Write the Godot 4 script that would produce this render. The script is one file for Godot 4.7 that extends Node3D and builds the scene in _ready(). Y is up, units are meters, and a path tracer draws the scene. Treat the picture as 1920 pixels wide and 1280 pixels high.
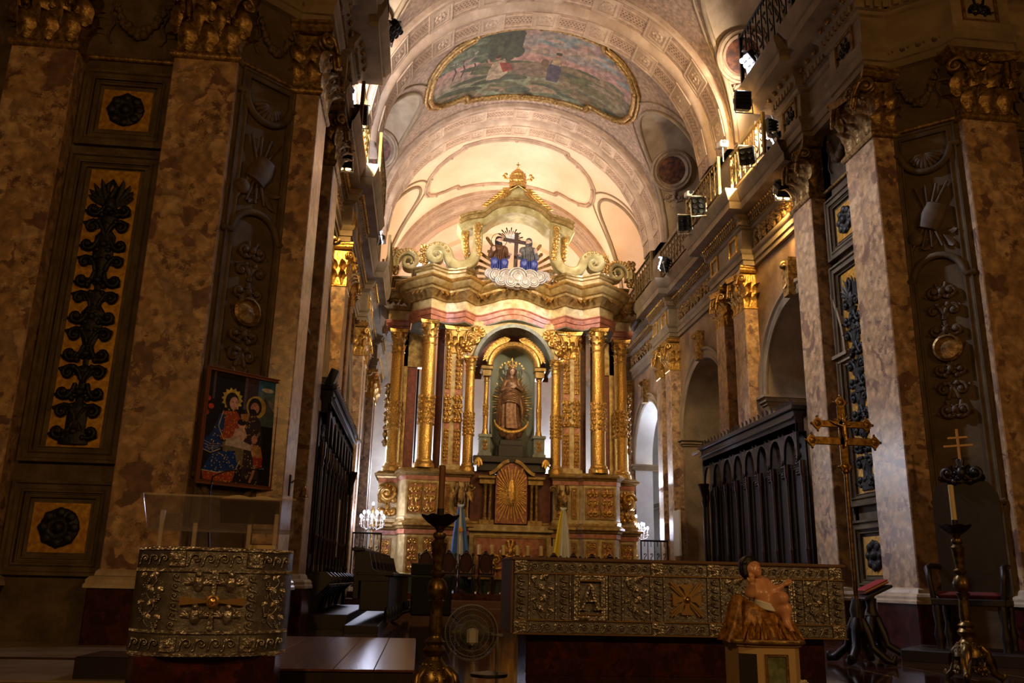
extends Node3D
# A cathedral chancel: gilded high altarpiece under a painted barrel vault, dim marble piers in front.

class MB:
	var v := PackedVector3Array()
	var n := PackedVector3Array()
	var uv := PackedVector2Array()
	var ix := PackedInt32Array()
	func tri(a: Vector3, b: Vector3, c: Vector3) -> void:
		var k := v.size()
		var m := (c - a).cross(b - a).normalized()
		v.append_array(PackedVector3Array([a, b, c]))
		n.append_array(PackedVector3Array([m, m, m]))
		uv.append_array(PackedVector2Array([Vector2(0, 1), Vector2(0, 0), Vector2(1, 0)]))
		ix.append_array(PackedInt32Array([k, k + 1, k + 2]))
	func quad(a: Vector3, b: Vector3, c: Vector3, d: Vector3) -> void:
		var k := v.size()
		var m := (c - a).cross(b - d).normalized()
		v.append_array(PackedVector3Array([a, b, c, d]))
		n.append_array(PackedVector3Array([m, m, m, m]))
		uv.append_array(PackedVector2Array([Vector2(0, 1), Vector2(0, 0), Vector2(1, 0), Vector2(1, 1)]))
		ix.append_array(PackedInt32Array([k, k + 1, k + 2, k, k + 2, k + 3]))
	# rows of points; smooth where neighbouring faces turn by less than the angle whose cosine is given
	func grid(rows: Array, cu := false, cv := false, cosang := 0.75) -> void:
		var R := rows.size()
		var K: int = rows[0].size()
		var fr := R if cv else R - 1
		var fc := K if cu else K - 1
		var fnr := PackedVector3Array()
		fnr.resize(fr * fc)
		var fu := PackedVector3Array()
		fu.resize(fr * fc)
		for i in fr:
			var p: PackedVector3Array = rows[i]
			var q: PackedVector3Array = rows[(i + 1) % R]
			for j in fc:
				var j2 := (j + 1) % K
				var m := (q[j2] - p[j]).cross(q[j] - p[j2])
				fnr[i * fc + j] = m
				fu[i * fc + j] = m.normalized()
		for i in fr:
			var p: PackedVector3Array = rows[i]
			var q: PackedVector3Array = rows[(i + 1) % R]
			for j in fc:
				var j2 := (j + 1) % K
				var k := v.size()
				var me := fu[i * fc + j]
				for c in 4:
					var di := 1 if (c == 1 or c == 2) else 0
					var dj := 1 if c >= 2 else 0
					var s := fnr[i * fc + j]
					for ei in 2:
						var a := i + di - ei
						if cv: a = posmod(a, fr)
						if a < 0 or a >= fr: continue
						for ej in 2:
							var b := j + dj - ej
							if cu: b = posmod(b, fc)
							if b < 0 or b >= fc: continue
							if a == i and b == j: continue
							if fu[a * fc + b].dot(me) > cosang: s += fnr[a * fc + b]
					n.append(s.normalized())
					uv.append(Vector2(float(j + dj) / fc, float(i + di) / fr))
				v.append_array(PackedVector3Array([p[j], q[j], q[j2], p[j2]]))
				ix.append_array(PackedInt32Array([k, k + 1, k + 2, k, k + 2, k + 3]))
	func smooth(rows: Array, cu := false, cv := false) -> void:
		var R := rows.size()
		var K: int = rows[0].size()
		var k0 := v.size()
		var acc := PackedVector3Array()
		acc.resize(R * K)
		for i in (R if cv else R - 1):
			var i2 := (i + 1) % R
			var p: PackedVector3Array = rows[i]
			var q: PackedVector3Array = rows[i2]
			for j in (K if cu else K - 1):
				var j2 := (j + 1) % K
				var m := (q[j2] - p[j]).cross(q[j] - p[j2])
				acc[i * K + j] += m
				acc[i * K + j2] += m
				acc[i2 * K + j] += m
				acc[i2 * K + j2] += m
				var a := k0 + i * K + j
				var b := k0 + i2 * K + j
				var c := k0 + i2 * K + j2
				var d := k0 + i * K + j2
				ix.append_array(PackedInt32Array([a, b, c, a, c, d]))
		for i in R:
			v.append_array(rows[i])
			for j in K:
				n.append(acc[i * K + j].normalized())
				uv.append(Vector2(float(j) / maxf(1, K - 1), float(i) / maxf(1, R - 1)))
	func box(c: Vector3, s: Vector3, bs := Basis(), bev := 0.0) -> void:
		var h := s * 0.5
		bev = minf(bev, minf(h.x, minf(h.y, h.z)) * 0.9)
		if bev <= 0.0:
			for ax in 3:
				for sg: float in [-1.0, 1.0]:
					var o := Vector3.ZERO
					o[ax] = sg * h[ax]
					var a := Vector3.ZERO
					var b := Vector3.ZERO
					a[(ax + 1) % 3] = h[(ax + 1) % 3] * sg
					b[(ax + 2) % 3] = h[(ax + 2) % 3]
					quad(c + bs * (o - a - b), c + bs * (o - a + b), c + bs * (o + a + b), c + bs * (o + a - b))
			return
		var rows := []
		for k in [[-h.y, bev], [-h.y + bev, 0.0], [h.y - bev, 0.0], [h.y, bev]]:
			var r := PackedVector3Array()
			var x: float = h.x - k[1]
			var z: float = h.z - k[1]
			for q in [Vector2(x, z - bev), Vector2(x - bev, z), Vector2(-x + bev, z), Vector2(-x, z - bev), Vector2(-x, -z + bev), Vector2(-x + bev, -z), Vector2(x - bev, -z), Vector2(x, -z + bev)]:
				r.append(c + bs * Vector3(q.x, k[0], q.y))
			rows.append(r)
		grid(rows, true, false, 0.9)
		fan(rows[0], true)
		fan(rows[3], false)
	func fan(r: PackedVector3Array, flip: bool) -> void:
		for j in range(1, r.size() - 1):
			if flip: tri(r[0], r[j], r[j + 1])
			else: tri(r[0], r[j + 1], r[j])
	# box by two corners
	func bx(a: Vector3, b: Vector3, bev := 0.0) -> void:
		box((a + b) * 0.5, (b - a).abs(), Basis(), bev)
	func lathe(prof: PackedVector2Array, seg: int, xf := Transform3D(), a0 := 0.0, a1 := TAU, cosang := 0.7) -> void:
		var full := absf(a1 - a0) > TAU - 0.001
		var rows := []
		for p in prof:
			var r := PackedVector3Array()
			for k in (seg if full else seg + 1):
				var a := a0 + (a1 - a0) * k / seg
				r.append(xf * Vector3(p.x * sin(a), p.y, p.x * cos(a)))
			rows.append(r)
		grid(rows, full, false, cosang)
	# tapered tube along a path
	func tube(path: PackedVector3Array, rad: PackedFloat32Array, seg := 6, flat := 1.0, closed := false) -> void:
		var N := path.size()
		var t0 := (path[1] - path[0]).normalized()
		var u := t0.cross(Vector3.UP if absf(t0.y) < 0.9 else Vector3.RIGHT).normalized()
		var rows := []
		for i in N:
			var t := (path[(i + 1) % N if closed else mini(i + 1, N - 1)] - path[posmod(i - 1, N) if closed else maxi(i - 1, 0)]).normalized()
			u = (u - t * t.dot(u)).normalized()
			var w := t.cross(u)
			var rr := rad[mini(i, rad.size() - 1)]
			if not closed and i == 0:
				var e := PackedVector3Array()
				for k in seg: e.append(path[0] - t * rr * 0.5)
				rows.append(e)
			var r := PackedVector3Array()
			for k in seg:
				var a := TAU * k / seg
				r.append(path[i] + u * cos(a) * rr + w * sin(a) * rr * flat)
			rows.append(r)
			if not closed and i == N - 1:
				var e := PackedVector3Array()
				for k in seg: e.append(path[i] + t * rr * 0.5)
				rows.append(e)
		smooth(rows, true, closed)
	func rod(a: Vector3, b: Vector3, r: float, seg := 6) -> void:
		tube(PackedVector3Array([a, b]), PackedFloat32Array([r]), seg)
	func blob(c: Vector3, s: Vector3, seg := 8, bs := Basis()) -> void:
		var rows := []
		var m := maxi(3, seg / 2 + 1)
		for i in m + 1:
			var th := PI * i / m
			var r := PackedVector3Array()
			for k in seg:
				var a := TAU * k / seg
				r.append(c + bs * Vector3(s.x * sin(th) * cos(a), s.y * cos(th), s.z * sin(th) * sin(a)))
			rows.append(r)
		smooth(rows, true)
	# moulding along a plan path (x, z): profile points are (out, up), out to the side of the travel
	func mould(path: PackedVector2Array, y: float, prof: PackedVector2Array, side := 1.0, closed := false, cosang := 0.75, ys := PackedFloat32Array()) -> void:
		var N := path.size()
		var rows := []
		for i in N:
			var a := path[posmod(i - 1, N) if closed else maxi(i - 1, 0)]
			var b := path[i]
			var c := path[(i + 1) % N if closed else mini(i + 1, N - 1)]
			var d1 := (b - a).normalized()
			var d2 := (c - b).normalized()
			if d1 == Vector2.ZERO: d1 = d2
			if d2 == Vector2.ZERO: d2 = d1
			var n1 := Vector2(-d1.y, d1.x) * side
			var n2 := Vector2(-d2.y, d2.x) * side
			var m := (n1 + n2).normalized()
			m /= maxf(0.35, m.dot(n1))
			var r := PackedVector3Array()
			var yy := y + (ys[i] if ys.size() else 0.0)
			for p in prof: r.append(Vector3(b.x + m.x * p.x, yy + p.y, b.y + m.y * p.x))
			rows.append(r)
		grid(rows, false, closed, cosang)
	# extruded outline: poly in x, y; from z0 to z1, in the frame xf
	func prism(poly: PackedVector2Array, z0: float, z1: float, xf := Transform3D(), cosang := 0.75) -> void:
		var idx := Geometry2D.triangulate_polygon(poly)
		for k in range(0, idx.size(), 3):
			var a := poly[idx[k]]
			var b := poly[idx[k + 1]]
			var c := poly[idx[k + 2]]
			if (b - a).cross(c - a) < 0:
				var t := b
				b = c
				c = t
			tri(xf * Vector3(a.x, a.y, z1), xf * Vector3(c.x, c.y, z1), xf * Vector3(b.x, b.y, z1))
			tri(xf * Vector3(a.x, a.y, z0), xf * Vector3(b.x, b.y, z0), xf * Vector3(c.x, c.y, z0))
		var r0 := PackedVector3Array()
		var r1 := PackedVector3Array()
		for p in poly:
			r0.append(xf * Vector3(p.x, p.y, z0))
			r1.append(xf * Vector3(p.x, p.y, z1))
		grid([r1, r0], true, false, cosang)
	# spiral scroll in the local xy plane of xf, thick towards the outside
	func scroll(xf: Transform3D, r0: float, turns: float, thick: float, a0 := 0.0, dir := 1.0, tail := PackedVector2Array(), seg := 5) -> void:
		var path := PackedVector3Array()
		var rad := PackedFloat32Array()
		for p in tail:
			path.append(xf * Vector3(p.x, p.y, 0))
			rad.append(thick * 0.9)
		var m := int(maxf(8, turns * 11))
		for i in m + 1:
			var t := float(i) / m
			var a := a0 + dir * TAU * turns * t
			var r := r0 * pow(0.16, t)
			path.append(xf * Vector3(cos(a) * r, sin(a) * r, thick * 0.6 * t))
			rad.append(thick * lerpf(1.0, 0.6, t))
		tube(path, rad, seg)
		blob(xf * Vector3(0, 0, thick * 0.6), Vector3.ONE * thick * 1.1, 6)
	# curled leaf: grows along +y of xf, faces +z, its tip curls outwards
	func leaf(xf: Transform3D, l: float, w: float, curl := 1.0, lobes := 3.0) -> void:
		var rows := []
		var m := 7
		for i in m + 1:
			var t := float(i) / m
			var ww := w * 0.5 * (sin(PI * (0.12 + 0.86 * t)) * 0.8 + 0.25 * absf(sin(PI * lobes * t)) * (1.0 - t))
			if i == m: ww = w * 0.05
			var b := curl * pow(t, 2.5) * 1.9
			var y := l * (t - 0.16 * curl * pow(t, 4))
			var z := l * (0.05 * t + 0.10 * curl * b * t)
			if t > 0.8: y -= l * 0.3 * curl * (t - 0.8)
			var r := PackedVector3Array()
			for k in 5:
				var s := (k - 2) / 2.0
				r.append(xf * Vector3(s * ww, y, z - absf(s) * ww * 0.35 + (0.06 * w if k == 2 else 0.0)))
			rows.append(r)
		smooth(rows)
	func add(o: MB, xf := Transform3D()) -> void:
		var k := v.size()
		v.append_array(xf * o.v)
		var nb := xf.basis.inverse().transposed()
		for q in o.n: n.append((nb * q).normalized())
		var flip := xf.basis.determinant() < 0.0
		for q in range(0, o.ix.size(), 3):
			ix.append_array(PackedInt32Array([o.ix[q] + k, o.ix[q + (2 if flip else 1)] + k, o.ix[q + (1 if flip else 2)] + k]))
		uv.append_array(o.uv)
	func mesh() -> ArrayMesh:
		var a := []
		a.resize(Mesh.ARRAY_MAX)
		a[Mesh.ARRAY_VERTEX] = v
		a[Mesh.ARRAY_NORMAL] = n
		a[Mesh.ARRAY_TEX_UV] = uv
		a[Mesh.ARRAY_INDEX] = ix
		var m := ArrayMesh.new()
		m.add_surface_from_arrays(Mesh.PRIMITIVE_TRIANGLES, a)
		return m

var M := {}
var used := {}
var rng := RandomNumberGenerator.new()

func V(x: float, y: float, z: float) -> Vector3: return Vector3(x, y, z)
func T(x: float, y: float, z: float, b := Basis()) -> Transform3D: return Transform3D(b, Vector3(x, y, z))
func P2(a: Array) -> PackedVector2Array:
	var r := PackedVector2Array()
	for k in range(0, a.size(), 2): r.append(Vector2(a[k], a[k + 1]))
	return r
func rotx(d: float) -> Basis: return Basis(Vector3.RIGHT, deg_to_rad(d))
func roty(d: float) -> Basis: return Basis(Vector3.UP, deg_to_rad(d))
func rotz(d: float) -> Basis: return Basis(Vector3.BACK, deg_to_rad(d))

func numbered(called: String) -> String:
	used[called] = used.get(called, -1) + 1
	return called if used[called] == 0 else "%s_%03d" % [called, used[called]]
func thing(called: String, label: String, category: String, at := Vector3.ZERO, turn := 0.0, group := "") -> Node3D:
	var o := Node3D.new()
	o.name = numbered(called)
	add_child(o)
	o.position = at
	o.rotation.y = deg_to_rad(turn)
	o.set_meta("label", label)
	o.set_meta("category", category)
	if group: o.set_meta("group", group)
	return o
func setting(called: String, label: String, category: String) -> Node3D:
	var o := thing(called, label, category)
	o.set_meta("kind", "structure")
	return o
func part(parent: Node3D, called: String, mb, mat: Material, xf := Transform3D()) -> MeshInstance3D:
	var o := MeshInstance3D.new()
	o.mesh = mb.mesh() if mb is MB else mb
	o.material_override = mat
	o.name = called
	o.transform = xf
	parent.add_child(o, true)
	return o
func copy_of(src: Node3D, at: Vector3, turn: float, label := "", group := "") -> Node3D:
	var r: Node3D = src.duplicate()
	r.name = numbered(String(src.name).rstrip("0123456789").rstrip("_"))
	add_child(r)
	r.position = at
	r.rotation.y = deg_to_rad(turn)
	if label: r.set_meta("label", label)
	if group: r.set_meta("group", group)
	return r

# ---------------------------------------------------------------- textures
func noise(type: int, freq: float, sd: int, oct := 4, warp := 0.0) -> FastNoiseLite:
	var f := FastNoiseLite.new()
	f.noise_type = type
	f.frequency = freq
	f.seed = sd
	f.fractal_octaves = oct
	f.fractal_type = FastNoiseLite.FRACTAL_FBM if oct > 1 else FastNoiseLite.FRACTAL_NONE
	if warp > 0.0:
		f.domain_warp_enabled = true
		f.domain_warp_amplitude = warp
		f.domain_warp_frequency = freq * 1.5
	return f
func gray(f: FastNoiseLite, w: int, h: int) -> PackedByteArray:
	var im := f.get_seamless_image(w, h, false, false, 0.12, true)
	im.convert(Image.FORMAT_L8)
	return im.get_data()
func itex(im: Image) -> ImageTexture: return ImageTexture.create_from_image(im)
# colours chosen from a list by one noise, shifted by a second, veined by a third
func stone(sd: int, size: int, cols: Array, cell: float, vein: Color, vein_amount: float) -> ImageTexture:
	var c := noise(FastNoiseLite.TYPE_CELLULAR, cell, sd, 1, 40.0)
	c.cellular_return_type = FastNoiseLite.RETURN_CELL_VALUE
	c.cellular_jitter = 1.0
	var e := noise(FastNoiseLite.TYPE_CELLULAR, cell, sd, 1, 40.0)
	e.cellular_return_type = FastNoiseLite.RETURN_DISTANCE2_SUB
	e.cellular_jitter = 1.0
	var a := gray(c, size, size)
	var b := gray(e, size, size)
	var d := gray(noise(FastNoiseLite.TYPE_SIMPLEX_SMOOTH, 0.006, sd + 7, 5, 20.0), size, size)
	var g := gray(noise(FastNoiseLite.TYPE_SIMPLEX_SMOOTH, 0.035, sd + 9, 5), size, size)
	var fine := noise(FastNoiseLite.TYPE_CELLULAR, cell * 4.5, sd + 3, 1, 25.0)
	fine.cellular_return_type = FastNoiseLite.RETURN_CELL_VALUE
	var h := gray(fine, size, size)
	var out := PackedByteArray()
	out.resize(size * size * 3)
	var m := cols.size()
	for i in size * size:
		var k := int(a[i]) + (int(d[i]) - 128) / 3
		if d[i] > 152: k = int(h[i])
		var col: Color = cols[posmod(k * m / 256, m)]
		var edge := clampf(1.0 - b[i] / 26.0, 0.0, 1.0) * vein_amount
		col = col.lerp(vein, edge * 0.8)
		var s := 0.78 + 0.44 * g[i] / 255.0
		out[i * 3] = clampi(int(col.r * s * 255), 0, 255)
		out[i * 3 + 1] = clampi(int(col.g * s * 255), 0, 255)
		out[i * 3 + 2] = clampi(int(col.b * s * 255), 0, 255)
	return itex(Image.create_from_data(size, size, false, Image.FORMAT_RGB8, out))
# two tones mixed by noise
func mottle(sd: int, size: int, c0: Color, c1: Color, freq: float, warp := 0.0, stretch := 1) -> ImageTexture:
	var f := noise(FastNoiseLite.TYPE_SIMPLEX_SMOOTH, freq, sd, 5, warp)
	var a := gray(f, size, size)
	var b := gray(noise(FastNoiseLite.TYPE_SIMPLEX_SMOOTH, freq * 7.0, sd + 1, 3), size, size)
	var out := PackedByteArray()
	out.resize(size * size * 3)
	for i in size * size:
		var k := i
		if stretch > 1: k = (i / size / stretch) * size + i % size
		var t := clampf((a[k] / 255.0 - 0.5) * 1.3 + 0.5 + (b[i] / 255.0 - 0.5) * 0.35, 0, 1)
		var c := c0.lerp(c1, t)
		out[i * 3] = int(c.r * 255)
		out[i * 3 + 1] = int(c.g * 255)
		out[i * 3 + 2] = int(c.b * 255)
	return itex(Image.create_from_data(size, size, false, Image.FORMAT_RGB8, out))
func height(sd: int, size: int, freq: float, kind := 0, oct := 4) -> ImageTexture:
	var f := noise(FastNoiseLite.TYPE_SIMPLEX_SMOOTH if kind == 0 else FastNoiseLite.TYPE_CELLULAR, freq, sd, oct if kind == 0 else 1, 12.0)
	var im := f.get_seamless_image(size, size, false, false, 0.12, true)
	return itex(im)
func mat(called: String, col: Color, rough: float, metal := 0.0, tex: Texture2D = null, scale := 1.0, bump: Texture2D = null, bump_cm := 0.0, world := false) -> StandardMaterial3D:
	var m := StandardMaterial3D.new()
	m.resource_name = called
	m.albedo_color = col
	m.roughness = rough
	m.metallic = metal
	m.cull_mode = BaseMaterial3D.CULL_DISABLED
	if tex or bump:
		m.albedo_texture = tex
		m.uv1_triplanar = true
		m.uv1_world_triplanar = world
		m.uv1_scale = Vector3.ONE * scale
		m.uv1_triplanar_sharpness = 4.0
	if bump:
		m.heightmap_enabled = true
		m.heightmap_texture = bump
		m.heightmap_scale = bump_cm
	M[called] = m
	return m
func glow(called: String, col: Color, e: float) -> StandardMaterial3D:
	var m := StandardMaterial3D.new()
	m.resource_name = called
	m.albedo_color = Color(0.9, 0.9, 0.9)
	m.emission_enabled = true
	m.emission = col
	m.emission_energy_multiplier = e
	M[called] = m
	return m
# scan-line fill of a polygon, in pixels
func ipoly(im: Image, pts: PackedVector2Array, col: Color) -> void:
	var y0 := 1e9
	var y1 := -1e9
	for p in pts:
		y0 = minf(y0, p.y)
		y1 = maxf(y1, p.y)
	for y in range(maxi(0, int(ceil(y0))), mini(im.get_height() - 1, int(floor(y1))) + 1):
		var xs := []
		for k in pts.size():
			var a := pts[k]
			var b := pts[(k + 1) % pts.size()]
			if (a.y <= y) != (b.y <= y): xs.append(a.x + (y - a.y) / (b.y - a.y) * (b.x - a.x))
		xs.sort()
		for k in range(0, xs.size() - 1, 2):
			var l := maxi(0, int(round(xs[k])))
			var r := mini(im.get_width(), int(round(xs[k + 1])))
			if r > l: im.fill_rect(Rect2i(l, y, r - l, 1), col)
func iell(im: Image, c: Vector2, r: Vector2, col: Color, rot := 0.0) -> void:
	var pts := PackedVector2Array()
	for k in 28:
		var a := TAU * k / 28
		pts.append(c + Vector2(cos(a) * r.x, sin(a) * r.y).rotated(rot))
	ipoly(im, pts, col)
func iline(im: Image, pts: PackedVector2Array, w: float, col: Color) -> void:
	for k in pts.size() - 1:
		var d := (pts[k + 1] - pts[k])
		var m := int(maxf(1, d.length() / maxf(1, w * 0.4)))
		for i in m + 1: iell(im, pts[k] + d * i / m, Vector2(w, w) * 0.5, col)
func brush(im: Image, sd: int, amount: float) -> void:
	var w := im.get_width()
	var h := im.get_height()
	var f := noise(FastNoiseLite.TYPE_SIMPLEX_SMOOTH, 0.03, sd, 4, 15.0)
	for y in h:
		for x in w:
			var c := im.get_pixel(x, y)
			var s := 1.0 + amount * f.get_noise_2d(x, y)
			im.set_pixel(x, y, Color(minf(1, c.r * s), minf(1, c.g * s), minf(1, c.b * s)))

# ---------------------------------------------------------------- materials
func make_materials() -> void:
	var breccia := stone(11, 1024, [Color(0.72, 0.60, 0.46), Color(0.67, 0.54, 0.40), Color(0.75, 0.64, 0.51), Color(0.60, 0.50, 0.42), Color(0.70, 0.57, 0.42), Color(0.47, 0.36, 0.31), Color(0.73, 0.60, 0.46), Color(0.62, 0.50, 0.38)], 0.022, Color(0.45, 0.34, 0.27), 0.6)
	var bump_fine := height(5, 512, 0.03)
	var bump_cast := height(6, 512, 0.012, 0, 3)
	var hammer := height(8, 512, 0.05, 1)
	mat("marble", Color(0.97, 0.95, 0.93), 0.28, 0.0, breccia, 0.17)
	mat("marble_pale", Color(0.86, 0.82, 0.76), 0.35, 0.0, mottle(21, 512, Color(0.92, 0.88, 0.82), Color(0.70, 0.62, 0.55), 0.012, 30.0), 0.5)
	mat("marble_red", Color(0.9, 0.85, 0.85), 0.25, 0.0, stone(31, 512, [Color(0.26, 0.10, 0.07), Color(0.20, 0.07, 0.05), Color(0.30, 0.13, 0.09), Color(0.23, 0.09, 0.06)], 0.02, Color(0.40, 0.26, 0.20), 0.25), 0.7)
	mat("marble_green", Color(1, 1, 1), 0.3, 0.0, stone(41, 256, [Color(0.10, 0.15, 0.12), Color(0.07, 0.11, 0.09), Color(0.13, 0.18, 0.15)], 0.03, Color(0.22, 0.27, 0.23), 0.4), 0.9)
	mat("stucco", Color(0.62, 0.55, 0.45), 0.75, 0.0, mottle(51, 512, Color(0.95, 0.92, 0.88), Color(0.74, 0.70, 0.64), 0.008, 20.0), 0.4, bump_cast, 0.2)
	mat("stucco_marbled", Color(0.60, 0.52, 0.42), 0.55, 0.0, mottle(53, 512, Color(0.98, 0.92, 0.84), Color(0.62, 0.54, 0.48), 0.006, 60.0), 0.35)
	mat("stucco_olive", Color(0.42, 0.36, 0.26), 0.7, 0.0, mottle(55, 512, Color(0.98, 0.95, 0.90), Color(0.66, 0.60, 0.52), 0.01, 25.0), 0.5, bump_cast, 0.25)
	mat("relief_dark", Color(0.20, 0.16, 0.12), 0.55, 0.2, bump_fine, 1.4, bump_fine, 0.3)
	mat("relief_olive", Color(0.40, 0.33, 0.24), 0.65, 0.0, mottle(56, 256, Color(1, 0.97, 0.92), Color(0.72, 0.66, 0.58), 0.02), 0.9)
	mat("wall_white", Color(0.82, 0.82, 0.82), 0.8, 0.0, mottle(57, 256, Color(1, 1, 1), Color(0.90, 0.89, 0.88), 0.01), 0.3)
	mat("plaster_cream", Color(0.91, 0.79, 0.68), 0.85, 0.0, mottle(58, 256, Color(1, 1, 1), Color(0.93, 0.91, 0.88), 0.008), 0.3)
	mat("plaster_green", Color(0.62, 0.66, 0.60), 0.85, 0.0, mottle(59, 256, Color(1, 1, 1), Color(0.90, 0.90, 0.88), 0.01), 0.3)
	mat("gold", Color(0.92, 0.76, 0.44), 0.34, 0.8, mottle(61, 512, Color(1, 1, 1), Color(0.72, 0.64, 0.52), 0.02, 10.0), 1.3, bump_fine, 0.4)
	mat("gold_column", Color(0.92, 0.76, 0.42), 0.32, 0.8, mottle(63, 512, Color(1, 1, 1), Color(0.76, 0.68, 0.55), 0.03, 10.0), 1.5, hammer, 0.7)
	mat("gold_ground", Color(0.86, 0.66, 0.26), 0.45, 0.5, mottle(65, 256, Color(1, 1, 1), Color(0.75, 0.68, 0.6), 0.03, 10.0), 1.5)
	mat("gold_old", Color(0.70, 0.57, 0.34), 0.42, 0.6, mottle(67, 256, Color(1, 1, 1), Color(0.55, 0.48, 0.40), 0.03, 10.0), 1.2, bump_fine, 0.4)
	mat("altar_cream", Color(0.82, 0.74, 0.54), 0.40, 0.05, mottle(69, 512, Color(1, 1, 1), Color(0.78, 0.72, 0.62), 0.012, 30.0), 0.9)
	mat("altar_pink", Color(0.76, 0.51, 0.39), 0.38, 0.0, mottle(71, 512, Color(1, 1, 1), Color(0.72, 0.62, 0.56), 0.015, 40.0), 0.8)
	mat("altar_moulding", Color(0.72, 0.61, 0.38), 0.36, 0.45, mottle(73, 256, Color(1, 1, 1), Color(0.66, 0.60, 0.50), 0.02, 20.0), 1.0)
	mat("altar_grey", Color(0.56, 0.57, 0.52), 0.5, 0.0, mottle(75, 256, Color(1, 1, 1), Color(0.75, 0.74, 0.70), 0.02, 20.0), 1.0)
	mat("altar_cream2", Color(0.74, 0.68, 0.48), 0.40, 0.2, mottle(70, 256, Color(1, 1, 1), Color(0.76, 0.72, 0.60), 0.012, 30.0), 0.9)
	mat("altar_dark2", Color(0.18, 0.15, 0.12), 0.4)
	mat("shrine_green", Color(0.50, 0.52, 0.46), 0.5)
	mat("altar_dark", Color(0.16, 0.10, 0.07), 0.6, 0.0)
	mat("altar_redwood", Color(0.46, 0.20, 0.11), 0.45, 0.0, mottle(77, 256, Color(1, 1, 1), Color(0.68, 0.58, 0.52), 0.02, 30.0), 1.0)
	mat("silver_cloud", Color(0.66, 0.62, 0.58), 0.38, 0.5)
	mat("silver", Color(0.78, 0.76, 0.74), 0.30, 0.8, mottle(79, 256, Color(1, 1, 1), Color(0.62, 0.56, 0.50), 0.03, 10.0), 2.0, hammer, 0.35)
	mat("silver_sheet", Color(0.64, 0.62, 0.61), 0.32, 0.7, mottle(80, 256, Color(1, 1, 1), Color(0.72, 0.68, 0.64), 0.02, 10.0), 2.0, bump_fine, 0.15)
	mat("silver_gilt", Color(0.80, 0.64, 0.40), 0.30, 0.8, null, 1.0)
	mat("bronze", Color(0.56, 0.46, 0.28), 0.36, 0.85, mottle(81, 256, Color(1, 1, 1), Color(0.50, 0.45, 0.38), 0.03, 10.0), 2.0)
	mat("bronze_dark", Color(0.16, 0.12, 0.09), 0.45, 0.6)
	mat("wood_dark", Color(0.15, 0.085, 0.06), 0.46, 0.0, mottle(83, 256, Color(1, 1, 1), Color(0.6, 0.52, 0.48), 0.02, 10.0, 4), 1.5)
	mat("wood_red", Color(0.20, 0.08, 0.05), 0.32, 0.0, mottle(85, 256, Color(1, 1, 1), Color(0.6, 0.5, 0.45), 0.02, 10.0, 4), 1.5)
	mat("wood_floor", Color(0.46, 0.29, 0.19), 0.26, 0.0, mottle(87, 512, Color(1, 1, 1), Color(0.70, 0.62, 0.55), 0.01, 10.0, 6), 0.8)
	mat("carpet_step", Color(0.32, 0.19, 0.11), 0.6)
	mat("floor_stone", Color(0.94, 0.88, 0.82), 0.07, 0.0, stone(91, 512, [Color(0.27, 0.17, 0.12), Color(0.22, 0.14, 0.10), Color(0.31, 0.20, 0.14), Color(0.25, 0.15, 0.11)], 0.012, Color(0.36, 0.25, 0.18), 0.3), 0.5)
	mat("floor_stone2", Color(0.78, 0.72, 0.68), 0.08, 0.0, M.floor_stone.albedo_texture, 0.4)
	mat("floor_pale", Color(0.66, 0.59, 0.50), 0.3, 0.0, mottle(93, 256, Color(1, 1, 1), Color(0.78, 0.74, 0.70), 0.01, 20.0), 0.5)
	mat("iron", Color(0.05, 0.045, 0.04), 0.45, 0.5)
	mat("iron_gilt", Color(0.42, 0.33, 0.17), 0.42, 0.6)
	mat("lamp_black", Color(0.04, 0.04, 0.05), 0.4, 0.2)
	mat("lamp_white", Color(0.75, 0.75, 0.74), 0.4)
	mat("lamp_reflector", Color(0.55, 0.58, 0.62), 0.15, 0.9)
	mat("velvet", Color(0.20, 0.025, 0.03), 0.8)
	mat("candle", Color(0.80, 0.70, 0.48), 0.5)
	mat("candle_brown", Color(0.46, 0.30, 0.17), 0.5)
	mat("white_cloth", Color(0.85, 0.85, 0.82), 0.8)
	mat("flag_blue", Color(0.30, 0.47, 0.78), 0.75)
	mat("flag_yellow", Color(0.88, 0.78, 0.12), 0.75)
	mat("skin", Color(0.80, 0.58, 0.44), 0.32)
	mat("skin_pale", Color(0.74, 0.60, 0.50), 0.45)
	mat("hair_dark", Color(0.10, 0.055, 0.035), 0.5)
	mat("eye_dark", Color(0.03, 0.02, 0.02), 0.2)
	mat("lip", Color(0.55, 0.20, 0.16), 0.4)
	mat("robe_gilt", Color(0.62, 0.48, 0.34), 0.42, 0.45, mottle(95, 256, Color(1, 1, 1), Color(0.62, 0.52, 0.46), 0.03, 20.0), 1.4)
	mat("robe_blue", Color(0.22, 0.26, 0.50), 0.45, 0.1, mottle(97, 256, Color(1, 1, 1), Color(0.7, 0.7, 0.75), 0.03, 20.0), 1.4)
	mat("robe_gold", Color(0.76, 0.55, 0.22), 0.45, 0.15, mottle(99, 256, Color(1, 1, 1), Color(0.45, 0.36, 0.28), 0.03, 20.0), 3.0, bump_fine, 0.15)
	mat("cross_wood", Color(0.25, 0.17, 0.13), 0.55)
	mat("cream_paint", Color(0.70, 0.58, 0.40), 0.5)
	mat("green_faux", Color(0.48, 0.50, 0.36), 0.4, 0.0, mottle(101, 256, Color(1, 1, 1), Color(0.62, 0.64, 0.56), 0.02, 40.0), 2.5)
	mat("plastic_grey", Color(0.42, 0.40, 0.37), 0.4)
	mat("paper", Color(0.70, 0.62, 0.46), 0.8)
	mat("red_book", Color(0.55, 0.06, 0.07), 0.6)
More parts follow.
